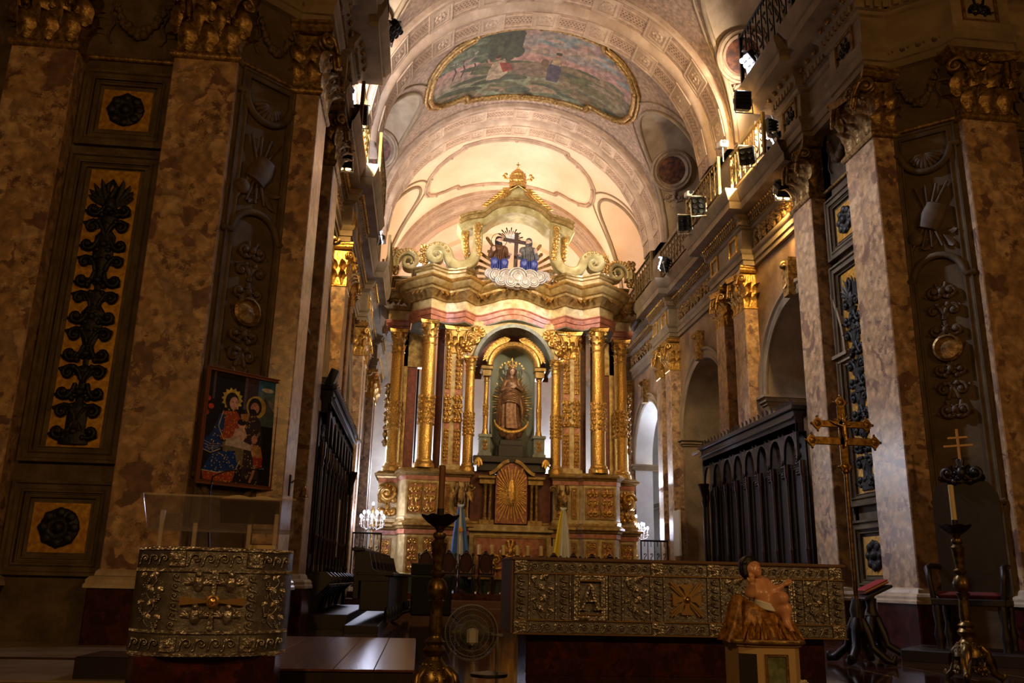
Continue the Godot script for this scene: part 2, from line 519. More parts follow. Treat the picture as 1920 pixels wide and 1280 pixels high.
	mat("red_cover", Color(0.28, 0.07, 0.05), 0.6)
	mat("petal", Color(0.88, 0.84, 0.76), 0.7)
	mat("leaf_green", Color(0.06, 0.12, 0.05), 0.6)
	mat("curtain_dark", Color(0.05, 0.03, 0.03), 0.9)
	mat("wire", Color(0.35, 0.33, 0.31), 0.4, 0.6)
	mat("gilt_cross", Color(0.72, 0.52, 0.24), 0.4, 0.3)
	var ac := mat("acrylic", Color(0.78, 0.72, 0.64, 0.32), 0.04)
	ac.transparency = BaseMaterial3D.TRANSPARENCY_ALPHA
	var wg := mat("window_glass", Color(0.9, 0.92, 0.95, 0.3), 0.1)
	wg.transparency = BaseMaterial3D.TRANSPARENCY_ALPHA
	glow("bulb_cool", Color(0.80, 0.82, 1.0), 5.0)
	glow("bulb_warm", Color(1.0, 0.80, 0.52), 14.0)
	glow("led_cool", Color(0.92, 0.92, 1.0), 30.0)
	glow("led_warm", Color(1.0, 0.80, 0.5), 18.0)
	# painted vault decoration: scrolls and bands of colour on plaster
	var im := Image.create_empty(512, 512, false, Image.FORMAT_RGB8)
	im.fill(Color(0.60, 0.52, 0.44))
	rng.seed = 77
	for k in 26:
		var c := Vector2(rng.randf_range(30, 482), rng.randf_range(30, 482))
		var pts := PackedVector2Array()
		var dr := 1.0 if rng.randf() < 0.5 else -1.0
		var r0 := rng.randf_range(24, 52)
		for i in 22:
			var t := i / 21.0
			pts.append(c + Vector2.from_angle(dr * t * 8.0 + k) * r0 * pow(0.15, t))
		iline(im, pts, 5.0, Color(0.72, 0.63, 0.53))
		iline(im, pts, 2.0, Color(0.52, 0.42, 0.37))
		for i in 5:
			var q := pts[i * 3]
			iell(im, q + (q - c).normalized() * 8.0, Vector2(10, 4), Color(0.70, 0.60, 0.50), (q - c).angle() + 0.8)
	brush(im, 12, 0.35)
	var vault_tex := itex(im)
	mat("vault_painted", Color(0.92, 0.88, 0.86), 0.8, 0.0, vault_tex, 0.55)
	# dotted band of the ribs: u runs along the arch
	var rb := Image.create_empty(1024, 128, false, Image.FORMAT_RGB8)
	rb.fill(Color(0.66, 0.57, 0.48))
	for y in [0, 14, 34, 92, 112]: rb.fill_rect(Rect2i(0, y, 1024, 3), Color(0.50, 0.39, 0.33))
	rb.fill_rect(Rect2i(0, 16, 1024, 16), Color(0.72, 0.62, 0.53))
	rb.fill_rect(Rect2i(0, 94, 1024, 16), Color(0.72, 0.62, 0.53))
	for r in 3:
		for k in 64: iell(rb, Vector2(k * 16 + (8 if r == 1 else 0) + 4, 48 + r * 15), Vector2(4.2, 3.6), Color(0.40, 0.27, 0.23))
	brush(rb, 14, 0.18)
	var rm := StandardMaterial3D.new()
	rm.resource_name = "rib_band"
	rm.albedo_color = Color(0.96, 0.93, 0.90)
	rm.albedo_texture = itex(rb)
	rm.roughness = 0.8
	rm.uv1_scale = Vector3(2.2, 1.0, 1.0)
	rm.cull_mode = BaseMaterial3D.CULL_DISABLED
	M["rib_band"] = rm

# ---------------------------------------------------------------- ornament
# carved scrollwork filling w by h, symmetric about x = 0, on the plane z = 0
func carving(w: float, h: float, sd: int, th := 0.0, dense := 1.0) -> MB:
	var o := MB.new()
	var r := RandomNumberGenerator.new()
	r.seed = sd
	if th <= 0.0: th = minf(w, h) * 0.055
	var cell := minf(w * 0.62, h) / dense
	var rows := maxi(1, int(round(h / cell)))
	var ch := h / rows
	for i in rows:
		var y := -h / 2 + ch * (i + 0.5)
		var up := 1.0 if (i + sd) % 2 == 0 else -1.0
		var wv := 0.85 + 0.3 * r.randf()
		for s: float in [-1.0, 1.0]:
			var rr := minf(w * 0.23, ch * 0.42) * wv
			var c := V(s * (w * 0.5 - rr * 1.15), y, th * 0.5)
			var mir := Basis(V(s, 0, 0), V(0, up, 0), V(0, 0, 1))
			o.scroll(Transform3D(mir, c), rr, 1.5, th, PI * 0.9, -1.0, PackedVector2Array([Vector2(-rr * 1.5, -ch * 0.45), Vector2(-rr * 1.3, -ch * 0.15)]))
			var q := V(s * w * 0.2, y - up * ch * 0.12, th * 0.4)
			o.leaf(Transform3D(rotz(s * up * (-40.0 + 25.0 * r.randf()) + (0.0 if up > 0 else 180.0)), q), ch * 0.55, w * 0.22, 1.2)
			o.leaf(Transform3D(rotz(s * up * -95.0 + (0.0 if up > 0 else 180.0)), V(s * w * 0.28, y + up * ch * 0.2, th * 0.3)), w * 0.26, w * 0.16, 1.4)
			o.blob(V(s * w * (0.1 + 0.1 * r.randf()), y + up * ch * 0.3, th * 0.8), Vector3.ONE * th * 1.2, 6)
		if i % 2 == 0:
			o.blob(V(0, y, th), V(w * 0.1, ch * 0.2, th * 1.6), 8)
			for k in 6: o.blob(V(cos(TAU * k / 6) * w * 0.12, y + sin(TAU * k / 6) * ch * 0.22, th * 0.7), V(w * 0.05, ch * 0.07, th), 6)
		else:
			o.leaf(T(0, y - ch * 0.4, th * 0.6), ch * 0.85, w * 0.3, 1.0)
	return o
func rosette(r: float, petals: int, d: float) -> MB:
	var o := MB.new()
	o.lathe(P2([r * 0.95, 0, r * 0.9, d * 0.35, r * 0.55, d * 0.5, r * 0.5, d * 0.3, r * 0.32, d * 0.35, r * 0.24, d * 0.9, 0.0, d]), 20, Transform3D(rotx(90), Vector3.ZERO), 0, TAU, 0.5)
	for k in petals:
		var a := TAU * k / petals
		o.blob(V(cos(a) * r * 0.72, sin(a) * r * 0.72, d * 0.35), V(r * 0.28, r * 0.24, d * 0.45), 7, Basis(Vector3.BACK, a))
	return o
func festoon(w: float, h: float, sd: int) -> MB:
	var o := MB.new()
	var r := RandomNumberGenerator.new()
	r.seed = sd
	for k in 15:
		var t := k / 14.0
		var p := V((t - 0.5) * w, h * 0.5 - h * 0.8 * sin(PI * t), 0.02)
		var s := w * (0.045 + 0.05 * sin(PI * t))
		for i in 3: o.blob(p + V(r.randf_range(-1, 1), r.randf_range(-1, 1), r.randf_range(0, 1)) * s * 0.6, Vector3.ONE * s, 6)
	for s: float in [-1.0, 1.0]:
		o.scroll(T(s * w * 0.5, h * 0.5, 0.03), w * 0.08, 1.2, w * 0.02, 0.0, s)
		var path := PackedVector3Array()
		for i in 7: path.append(V(s * (w * 0.5 + 0.03 * sin(i * 1.7)), h * 0.45 - i * h * 0.17, 0.03))
		o.tube(path, PackedFloat32Array([w * 0.035]), 5, 0.5)
	return o
# pieces of a square (pilaster) capital: bottom centre of the front at the origin, front towards +z
func capital_pieces(w: float, d: float, h: float) -> Array:
	var out := []
	var bell := MB.new()
	bell.box(V(0, h * 0.42, -d * 0.5), V(w * 0.94, h * 0.84, d * 1.0))
	bell.bx(V(-w * 0.53, -h * 0.05, -d), V(w * 0.53, 0.0, w * 0.03), h * 0.02)
	out.append(["bell", bell])
	for row in 2:
		var nl := 3 if row == 0 else 4
		for k in nl:
			var lf := MB.new()
			var x: float = w * ((k + 0.5) / nl - 0.5) if row == 0 else w * (float(k) / (nl - 1) - 0.5) * 0.98
			lf.leaf(T(x, 0.0 if row == 0 else h * 0.24, w * (0.02 if row == 0 else 0.0), rotx(4)), h * (0.46 if row == 0 else 0.48), w / 3 * 1.05, 1.5, 3.0)
			out.append(["leaf", lf])
		for s: float in [-1.0, 1.0]:
			for k in 2:
				var lf := MB.new()
				lf.leaf(Transform3D(roty(s * 90), V(s * w * 0.48, 0.0 if row == 0 else h * 0.24, -d * (0.28 + 0.5 * k))), h * 0.46, w / 3, 1.5, 3.0)
				out.append(["leaf", lf])
	for s: float in [-1.0, 1.0]:
		var vo := MB.new()
		var b := Basis(Vector3.UP, s * PI / 4)
		for q in [0.05, -0.05]:
			vo.scroll(Transform3D(b * Basis(V(s, 0, 0), V(0, 1, 0), V(0, 0, 1)), V(s * w * 0.52, h * 0.70, w * 0.04) + b * V(0, 0, q * w)), w * 0.16, 1.7, w * 0.045, PI * 0.75, -1.0, PackedVector2Array([Vector2(-w * 0.26, -h * 0.28), Vector2(-w * 0.2, -h * 0.05)]))
		vo.leaf(T(s * w * 0.42, h * 0.40, w * 0.03, roty(s * 35)), h * 0.34, w * 0.22, 1.5)
		out.append(["volute", vo])
	var ab := MB.new()
	var pts := PackedVector2Array()
	for k in 9:
		var t := k / 8.0 * 2.0 - 1.0
		pts.append(Vector2(t * w * 0.66, w * 0.14 * t * t + 0.01))
	var rows := []
	for q in [[0.86, 0.92], [0.90, 1.0], [0.94, 1.0], [0.96, 1.06], [1.0, 1.06]]:
		var r := PackedVector3Array()
		r.append(V(-w * 0.6 * q[1], h * q[0], -d))
		for p in pts: r.append(V(p.x * q[1], h * q[0], p.y * q[1]))
		r.append(V(w * 0.6 * q[1], h * q[0], -d))
		rows.append(r)
	ab.grid(rows, false, false, 0.8)
	var top: PackedVector3Array = rows[4]
	for j in range(1, top.size() - 1): ab.tri(top[0], top[j], top[j + 1])
	var bot: PackedVector3Array = rows[0]
	for j in range(1, bot.size() - 1): ab.tri(bot[0], bot[j + 1], bot[j])
	out.append(["abacus", ab])
	var fl := MB.new()
	fl.add(rosette(w * 0.13, 6, w * 0.1), T(0, h * 0.86, w * 0.05))
	fl.leaf(T(0, h * 0.45, w * 0.05), h * 0.32, w * 0.2, 0.8)
	out.append(["flower", fl])
	return out
func merged(pieces: Array) -> MB:
	var o := MB.new()
	for p in pieces: o.add(p[1])
	return o
# round capital over a shaft of radius r, base at the origin
func round_capital(r: float, h: float) -> MB:
	var o := MB.new()
	o.lathe(P2([r * 1.12, -h * 0.04, r * 1.16, 0, r * 1.0, h * 0.04, r * 0.98, h * 0.5, r * 1.2, h * 0.84]), 16)
	for row in 2:
		for k in 8:
			var a := 360.0 * (k + 0.5 * row) / 8
			var b := roty(a)
			o.leaf(Transform3D(b, V(0, h * (0.05 + 0.26 * row), 0) + b * V(0, 0, r * 0.98)), h * 0.42, r * 0.85, 1.5)
	for k in 4:
		var b := roty(45 + 90 * k)
		for q: float in [-1.0, 1.0]:
			o.scroll(Transform3D(b * roty(90), V(0, h * 0.74, 0) + b * V(q * r * 0.12, 0, r * 1.42)), r * 0.36, 1.6, r * 0.1, PI * 0.2, 1.0, PackedVector2Array([Vector2(r * 0.55, -h * 0.26), Vector2(r * 0.5, -h * 0.05)]))
		o.add(rosette(r * 0.26, 6, r * 0.22), Transform3D(roty(90 * k), V(0, h * 0.88, 0) + roty(90 * k) * V(0, 0, r * 1.22)))
	var rows := []
	for q in [[0.84, 0.93], [0.89, 1.0], [0.93, 1.0], [0.95, 1.05], [1.0, 1.05]]:
		var ring := PackedVector3Array()
		for k in 4:
			for i in 6:
				var t := i / 6.0 * 2.0 - 1.0
				ring.append(roty(90 * k) * V(t * r * 1.42 * q[1], h * q[0], (r * 1.16 + r * 0.26 * t * t) * q[1]))
		rows.append(ring)
	o.grid(rows, true, false, 0.8)
	o.fan(rows[4], false)
	o.fan(rows[0], true)
	return o
# iron panel of bars and S-scrolls, w wide and h tall, bottom left at the origin
func scroll_panel(w: float, h: float, step: float, t: float) -> MB:
	var o := MB.new()
	var m := maxi(1, int(round(w / step)))
	for k in m + 1: o.rod(V(w * k / m, 0, 0), V(w * k / m, h, 0), t * 0.8, 4)
	for k in m:
		var x := w * (k + 0.5) / m
		var r := w / m * 0.36
		for s: float in [-1.0, 1.0]:
			o.scroll(T(x, h * 0.5 + s * h * 0.24, 0, Basis(V(s, 0, 0), V(0, s, 0), V(0, 0, 1))), r, 1.1, t * 0.8, -PI / 2, 1.0, PackedVector2Array([Vector2(-r * 0.6, -h * 0.24), Vector2(-r * 0.4, -h * 0.18)]), 4)
		o.rod(V(x, h * 0.9, 0), V(x, h, 0), t * 0.7, 4)
	return o
func more_materials() -> void:
	mat("robe_tunic", Color(0.50, 0.36, 0.24), 0.45, 0.3, mottle(161, 256, Color(1, 1, 1), Color(0.6, 0.5, 0.44), 0.03, 20.0), 2.0)
	mat("robe_grey", Color(0.46, 0.45, 0.44), 0.5, 0.1, mottle(163, 256, Color(1, 1, 1), Color(0.7, 0.66, 0.6), 0.03, 20.0), 2.0)
	mat("hair_brown", Color(0.36, 0.25, 0.17), 0.5, 0.2)
	mat("hair_grey", Color(0.28, 0.25, 0.22), 0.6)
	mat("brass", Color(0.60, 0.46, 0.22), 0.32, 0.85, mottle(165, 256, Color(1, 1, 1), Color(0.6, 0.54, 0.45), 0.03, 10.0), 2.0)
	mat("altar_linen", Color(0.45, 0.34, 0.27), 0.8)
	mat("velvet_red", Color(0.34, 0.05, 0.05), 0.8)
	mat("fan_motor", Color(0.62, 0.60, 0.56), 0.4)
	mat("frame_wood", Color(0.46, 0.26, 0.11), 0.45)
	mat("flag_pale", Color(0.70, 0.78, 0.90), 0.75)

# ---------------------------------------------------------------- the setting
const VY := 9.2
const VR := 3.6
func node(parent: Node3D, called: String, xf := Transform3D()) -> Node3D:
	var o := Node3D.new()
	o.name = called
	o.transform = xf
	parent.add_child(o, true)
	return o
func rect_frame(w: float, h: float, prof: PackedVector2Array) -> MB:
	var o := MB.new()
	var rows := []
	for c in [Vector2(1, 1), Vector2(-1, 1), Vector2(-1, -1), Vector2(1, -1)]:
		var r := PackedVector3Array()
		for p in prof: r.append(V(c.x * (w / 2 - p.x), c.y * (h / 2 - p.x), p.y))
		rows.append(r)
	o.grid(rows, false, true, 0.9)
	return o
func frame_prof(t: float, d: float) -> PackedVector2Array:
	return P2([0, 0, 0, d, t * 0.25, d, t * 0.35, d * 0.65, t * 0.7, d * 0.65, t * 0.85, d * 0.9, t, d * 0.9, t, 0])
var caches := {}
func place_capital(parent: Node3D, w: float, d: float, h: float, xf: Transform3D, m: Material, split: bool) -> void:
	var key := "%.2f %.2f %.2f" % [w, d, h]
	if not caches.has(key):
		var l := []
		if split:
			for p in capital_pieces(w, d, h): l.append([p[0], p[1].mesh()])
		else: l.append(["capital", merged(capital_pieces(w, d, h)).mesh()])
		caches[key] = l
	if split:
		var c := node(parent, "capital", xf)
		for p in caches[key]: part(c, p[0], p[1], m)
	else: part(parent, "capital", caches[key][0][1], m, xf)
# ring of mouldings round an arch in the plane x = const; profile (out from the opening, towards the axis)
func archivolt(x: float, s: float, zc: float, y0: float, r: float, prof: PackedVector2Array) -> MB:
	var o := MB.new()
	var rows := []
	for k in 25:
		var a := PI * k / 24
		var row := PackedVector3Array()
		for p in prof: row.append(V(s * (x - p.y), y0 + sin(a) * (r + p.x), zc + cos(a) * (r + p.x)))
		rows.append(row)
	o.grid(rows)
	return o
func arch_wall(x: float, s: float, z0: float, z1: float, zc: float, y0: float, r: float, top: float, floor_y: float) -> MB:
	var o := MB.new()
	for e in [[z0, zc + r], [zc - r, z1]]:
		o.quad(V(s * x, floor_y, e[0]), V(s * x, top, e[0]), V(s * x, top, e[1]), V(s * x, floor_y, e[1]))
	var a := PackedVector3Array()
	var b := PackedVector3Array()
	for k in 25:
		var t := PI * k / 24
		a.append(V(s * x, y0 + sin(t) * r, zc + cos(t) * r))
		b.append(V(s * x, top, zc + cos(t) * r))
	o.grid([a, b])
	return o
func arch_reveal(x0: float, x1: float, s: float, zc: float, y0: float, r: float, floor_y: float) -> MB:
	var o := MB.new()
	var rows := []
	for x in [x0, x1]:
		var row := PackedVector3Array([V(s * x, floor_y, zc + r)])
		for k in 25:
			var t := PI * k / 24
			row.append(V(s * x, y0 + sin(t) * r, zc + cos(t) * r))
		row.append(V(s * x, floor_y, zc - r))
		rows.append(row)
	o.grid(rows)
	return o
func lun_y(z: float, zc: float, rl: float) -> float:
	var q := 1.0 - pow((z - zc) / rl, 2)
	return VY + (2.45 * sqrt(q) if q > 0.0 else 0.0)
func vpt(th: float, z: float, r := VR) -> Vector3: return V(r * sin(th), VY + r * cos(th), z)
# frame on the vault at angle th whose z axis looks inwards
func vframe(th: float, z: float, r := VR) -> Transform3D:
	var nz := V(-sin(th), -cos(th), 0)
	var tx := V(cos(th), -sin(th), 0)
	return Transform3D(Basis(tx, nz.cross(tx), nz), vpt(th, z, r))
func vault_bay(parent: Node3D, z0: float, z1: float, zc: float, rl: float, m: Material, ml: Material) -> void:
	var rows := []
	var webs := [[], []]
	var zs := []
	for k in 13: zs.append(lerpf(z0, zc + rl, k / 12.0))
	for k in 41: zs.append(zc + rl * cos(PI * k / 40.0))
	for k in 13: zs.append(lerpf(zc - rl, z1, k / 12.0))
	for z in zs:
		var t0 := acos(clampf((lun_y(z, zc, rl) - VY) / VR, 0, 1))
		var r := PackedVector3Array()
		for j in 49: r.append(vpt(t0 * (j / 24.0 - 1.0), z))
		rows.append(r)
		if absf(z - zc) <= rl + 0.001:
			for s in 2:
				var sg := -1.0 if s == 0 else 1.0
				var w := PackedVector3Array()
				for j in 5: w.append(V(sg * lerpf(VR * sin(t0), 4.5, j / 4.0), lun_y(z, zc, rl), z))
				webs[s].append(w)
	var o := MB.new()
	o.smooth(rows)
	part(parent, "vault_web", o, m)
	for s in 2:
		var sg := -1.0 if s == 0 else 1.0
		var w := MB.new()
		w.smooth(webs[s])
		part(parent, "lunette_web", w, ml)
		# border moulding along the groin
		var path := PackedVector3Array()
		for k in 41:
			var z: float = zc + rl * cos(PI * k / 40.0)
			var t0 := acos(clampf((lun_y(z, zc, rl) - VY) / VR, 0, 1))
			path.append(vpt(sg * (t0 - 0.012), z, VR - 0.01))
		var b := MB.new()
		b.tube(path, PackedFloat32Array([0.05]), 6)
		var path2 := PackedVector3Array()
		for k in 41:
			var z: float = zc + (rl + 0.12) * cos(PI * k / 40.0)
			var t0 := acos(clampf((lun_y(z, zc, rl + 0.12) + 0.12 - VY) / VR, 0, 1))
			path2.append(vpt(sg * (t0 - 0.04), z, VR - 0.01))
		b.tube(path2, PackedFloat32Array([0.03]), 5)
		part(parent, "groin_moulding", b, M.stucco)
		# end wall with an arched window
		var e := MB.new()
		var arc := PackedVector3Array()
		var low := PackedVector3Array()
		for k in 33:
			var z: float = zc + rl * cos(PI * k / 32.0)
			arc.append(V(sg * 4.5, lun_y(z, zc, rl), z))
			low.append(V(sg * 4.5, 8.0, z))
		e.grid([arc, low])
		part(parent, "lunette_wall", e, M.stucco)
		var f := MB.new()
		for r in [0.95, 0.78]:
			var p := PackedVector3Array([V(sg * 4.46, 8.2, zc + r)])
			for k in 17: p.append(V(sg * 4.46, 9.3 + r * 1.25 * sin(PI * k / 16), zc + r * cos(PI * k / 16)))
			p.append(V(sg * 4.46, 8.2, zc - r))
			f.tube(p, PackedFloat32Array([0.05 if r > 0.9 else 0.03]), 5)
		for k in 3: f.bx(V(sg * 4.42, 8.2, zc - 0.4 + k * 0.4 - 0.02), V(sg * 4.47, 10.1, zc - 0.4 + k * 0.4 + 0.02))
		for k in 3: f.bx(V(sg * 4.42, 8.6 + k * 0.55, zc - 0.78), V(sg * 4.47, 8.64 + k * 0.55, zc + 0.78))
		part(parent, "window_frame", f, M.wood_red)
		var g := MB.new()
		var gp := PackedVector2Array([Vector2(-0.78, 8.2), Vector2(0.78, 8.2)])
		for k in 17: gp.append(Vector2(0.78 * cos(PI * k / 16), 9.3 + 0.97 * sin(PI * k / 16)))
		g.prism(gp, 0.0, 0.01, Transform3D(Basis(V(0, 0, 1), V(0, 1, 0), V(-sg, 0, 0)), V(sg * 4.48, 0, zc)))
		part(parent, "window_pane", g, M.bronze_dark)
		if m == M.plaster_cream: continue
		# painted roundel on the far side of the lunette, in a ring of mouldings
		var q := 0.72
		var zr := zc - rl * q
		var yr := lun_y(zr, zc, rl)
		var sl := Vector3(0, 2.45 * q / sqrt(1 - q * q) / rl, 1).normalized()  # along the web, upwards and nearer
		var nz := V(1, 0, 0).cross(sl).normalized()
		if nz.z < 0: nz = -nz
		var fx := Transform3D(Basis(sl.cross(nz), sl, nz), V(sg * 3.62, yr, zr) + nz * 0.12)
		var ring := MB.new()
		ring.lathe(P2([0.52, -0.1, 0.52, 0.0, 0.48, 0.03, 0.46, 0.0, 0.42, 0.0, 0.40, 0.025, 0.37, 0.0, 0.34, -0.02]), 32, fx * Transform3D(rotx(90), Vector3.ZERO))
		part(parent, "roundel_frame", ring, M.vault_ring)
		var disc := MB.new()
		disc.lathe(P2([0.36, -0.02, 0.0, -0.015]), 24, fx * Transform3D(rotx(90), Vector3.ZERO))
		part(parent, "roundel_painting", disc, M.roundel)
		var an := MB.new()
		an.add(carving(0.55, 1.0, int(zc * -10) + s, 0.03), fx * T(sg * 0.12, -0.98, -0.02))
		part(parent, "painted_ornament", an, M.vault_ring)
func rib(parent: Node3D, z0: float, z1: float, panels: bool) -> void:
	var w := z0 - z1
	var a := [[VR + 0.1, z0], [VR - 0.1, z0], [VR - 0.13, z0 - 0.03], [VR - 0.13, z0 - 0.06]]
	var b := [[VR - 0.13, z0 - w * 0.44], [VR - 0.17, z0 - w * 0.46], [VR - 0.22, z0 - w * 0.50], [VR - 0.24, z0 - w * 0.54], [VR - 0.24, z0 - w * 0.57]]
	var c := [[VR - 0.24, z1 + 0.06], [VR - 0.24, z1 + 0.03], [VR - 0.2, z1], [VR + 0.1, z1]]
	var plain := MB.new()
	for prof in [a, b, c]:
		var rows := []
		for p in prof:
			var r := PackedVector3Array()
			for k in 65: r.append(vpt(PI * (k / 64.0 - 0.5) * 1.0, p[1], p[0]))
			rows.append(r)
		plain.grid(rows, false, false, 0.8)
	part(parent, "rib_moulding", plain, M.stucco_pink)
	for bd in [[VR - 0.13, z0 - 0.06, z0 - w * 0.44], [VR - 0.24, z0 - w * 0.57, z1 + 0.06]]:
		var o := MB.new()
		var r0 := PackedVector3Array()
		var r1 := PackedVector3Array()
		for k in 65:
			var th := PI * (k / 64.0 - 0.5)
			r0.append(vpt(th, bd[1], bd[0]))
			r1.append(vpt(th, bd[2], bd[0]))
		o.grid([r0, r1])
		part(parent, "rib_band", o, M.rib_band)
		if not panels: continue
		var bw: float = bd[1] - bd[2]
		for k in 9:
			var th := deg_to_rad((k - 4) * 20.0)
			var xf := vframe(th, (bd[1] + bd[2]) / 2, bd[0])
			var fr := "rib panel %.3f" % bw
			if not caches.has(fr):
				var q := MB.new()
				q.bx(V(-bw * 0.52, -bw * 0.5, -0.02), V(bw * 0.52, bw * 0.5, 0.008))
				q.add(rect_frame(bw * 1.04, bw, frame_prof(bw * 0.2, 0.03)))
				q.add(rosette(bw * 0.26, 8, 0.035))
				caches[fr] = q.mesh()
			part(parent, "rosette_panel", caches[fr], M.stucco_pink, xf)
# closed outline on the vault: list of (angle in degrees, z)
func vault_outline(zc: float, hz: float) -> PackedVector2Array:
	var half := [Vector2(0, hz), Vector2(12, hz * 0.985), Vector2(23, hz * 0.95), Vector2(24, hz * 0.84), Vector2(30, hz * 0.74), Vector2(36, hz * 0.56), Vector2(40.5, hz * 0.3), Vector2(42, 0.02), Vector2(42.5, -hz * 0.25), Vector2(41, -hz * 0.5), Vector2(37.5, -hz * 0.68), Vector2(32, -hz * 0.78), Vector2(25, -hz * 0.78), Vector2(24, -hz * 0.92), Vector2(12, -hz * 0.985), Vector2(0, -hz)]
	var out := PackedVector2Array()
	for p in half: out.append(Vector2(p.x, zc + p.y))
	for k in range(half.size() - 2, 0, -1): out.append(Vector2(-half[k].x, zc + half[k].y))
	return out
func outline_moulding(path: PackedVector2Array, r: float) -> MB:
	var o := MB.new()
	for q in [[0.0, r, 0.03], [r * 1.6, r * 0.6, 0.02]]:
		var p := PackedVector3Array()
		var cz := 0.0
		for a in path: cz += a.y / path.size()
		for k in path.size():
			for i in 3:
				var e := path[k].lerp(path[(k + 1) % path.size()], i / 3.0)
				var d := Vector2(e.x * 0.0628, e.y - cz)
				d = d * (1.0 + q[0] / d.length())
				p.append(vpt(deg_to_rad(d.x / 0.0628), cz + d.y, VR - q[2]))
		o.tube(p, PackedFloat32Array([q[1]]), 7, 1.0, true)
	for k in path.size():
		if k % 2 == 0: o.blob(vpt(deg_to_rad(path[k].x), path[k].y, VR - 0.07), Vector3.ONE * r * 0.9, 6)
	return o
func fresco() -> ImageTexture:
	var w := 900
	var h := 420
	var im := Image.create_empty(w, h, false, Image.FORMAT_RGB8)
	for y in h:
		var t := float(y) / h
		var c := Color(0.50, 0.55, 0.58).lerp(Color(0.62, 0.47, 0.45), clampf(t * 2.4, 0, 1)).lerp(Color(0.45, 0.47, 0.38), clampf(t * 3.0 - 1.3, 0, 1))
		im.fill_rect(Rect2i(0, y, w, 1), c)
	rng.seed = 5
	for k in 70:
		var p := Vector2(rng.randf_range(330, 880), rng.randf_range(10, 150))
		iell(im, p, Vector2(rng.randf_range(30, 90), rng.randf_range(8, 22)), [Color(0.58, 0.46, 0.44), Color(0.52, 0.48, 0.47), Color(0.46, 0.50, 0.52), Color(0.60, 0.51, 0.46)][k % 4], rng.randf_range(-0.2, 0.2))
	for k in 60:
		var p := Vector2(rng.randf_range(0, w), rng.randf_range(190, 400))
		iell(im, p, Vector2(rng.randf_range(40, 130), rng.randf_range(6, 22)), [Color(0.34, 0.35, 0.25), Color(0.42, 0.37, 0.28), Color(0.27, 0.29, 0.22), Color(0.50, 0.42, 0.33)][k % 4], rng.randf_range(-0.1, 0.25))
	for k in 150:
		var p := Vector2(rng.randf_range(235, 380), rng.randf_range(0, 170))
		iell(im, p, Vector2(rng.randf_range(8, 24), rng.randf_range(14, 34)), Color(0.17, 0.19, 0.15).lerp(Color(0.27, 0.29, 0.20), rng.randf()))
	for x in [112, 150, 196]: iline(im, PackedVector2Array([Vector2(x, 232), Vector2(x + 14, 190), Vector2(x + 4, 150), Vector2(x + 24, 118)]), 7, Color(0.20, 0.17, 0.14))
	for k in 90: iell(im, Vector2(rng.randf_range(50, 240), rng.randf_range(40, 165)), Vector2(24, 12), Color(0.26, 0.30, 0.23).lerp(Color(0.40, 0.43, 0.35), rng.randf()))
	# stone well
	ipoly(im, P2([370, 215, 500, 222, 496, 285, 374, 280]), Color(0.44, 0.37, 0.31))
	im.fill_rect(Rect2i(365, 208, 140, 9), Color(0.52, 0.44, 0.36))
	# seated figure in white and red
	ipoly(im, P2([285, 195, 320, 185, 345, 210, 350, 270, 322, 300, 262, 302, 270, 240]), Color(0.62, 0.55, 0.47))
	ipoly(im, P2([310, 200, 350, 205, 372, 250, 330, 262]), Color(0.50, 0.20, 0.17))
	iline(im, P2([290, 205, 268, 190, 262, 172]), 9, Color(0.60, 0.45, 0.36))
	iell(im, Vector2(303, 172), Vector2(11, 14), Color(0.52, 0.38, 0.30))
	iell(im, Vector2(303, 163), Vector2(13, 10), Color(0.20, 0.13, 0.10))
	# standing figure with a jar
	ipoly(im, P2([520, 170, 556, 172, 566, 240, 560, 305, 512, 300, 508, 230]), Color(0.27, 0.23, 0.31))
	ipoly(im, P2([524, 160, 556, 162, 558, 205, 518, 200]), Color(0.60, 0.52, 0.40))
	iline(im, P2([530, 172, 508, 178, 492, 166]), 8, Color(0.58, 0.44, 0.35))
	iell(im, Vector2(540, 146), Vector2(11, 14), Color(0.55, 0.40, 0.32))
	iell(im, Vector2(541, 136), Vector2(13, 9), Color(0.18, 0.12, 0.09))
	iell(im, Vector2(494, 200), Vector2(16, 24), Color(0.38, 0.28, 0.22))
	for k in 5: ipoly(im, P2([600 + k * 50, 250 + k * 12, 660 + k * 50, 240 + k * 12, 690 + k * 50, 262 + k * 12, 620 + k * 50, 275 + k * 12]), Color(0.36, 0.38, 0.26).lerp(Color(0.5, 0.42, 0.32), k / 5.0))
	brush(im, 31, 0.4)
	return itex(im)
func painted_panel(parent: Node3D, path: PackedVector2Array, m: Material, called: String) -> void:
	var o := MB.new()
	var cz := 0.0
	for a in path: cz += a.y / path.size()
	var rows := []
	for i in 13:
		var r := PackedVector3Array()
		for p in path:
			var q := Vector2(0, cz).lerp(p, i / 12.0)
			r.append(vpt(deg_to_rad(q.x), q.y, VR - 0.012))
		rows.append(r)
	o.smooth(rows, true)
	var lo := 1e9
	var hi := -1e9
	for p in path:
		lo = minf(lo, p.y)
		hi = maxf(hi, p.y)
	for k in o.v.size():
		var p := o.v[k]
		o.uv[k] = Vector2(0.5 + rad_to_deg(atan2(p.x, p.y - VY)) / 85.0, (hi - p.z) / (hi - lo))
	part(parent, called, o, m)
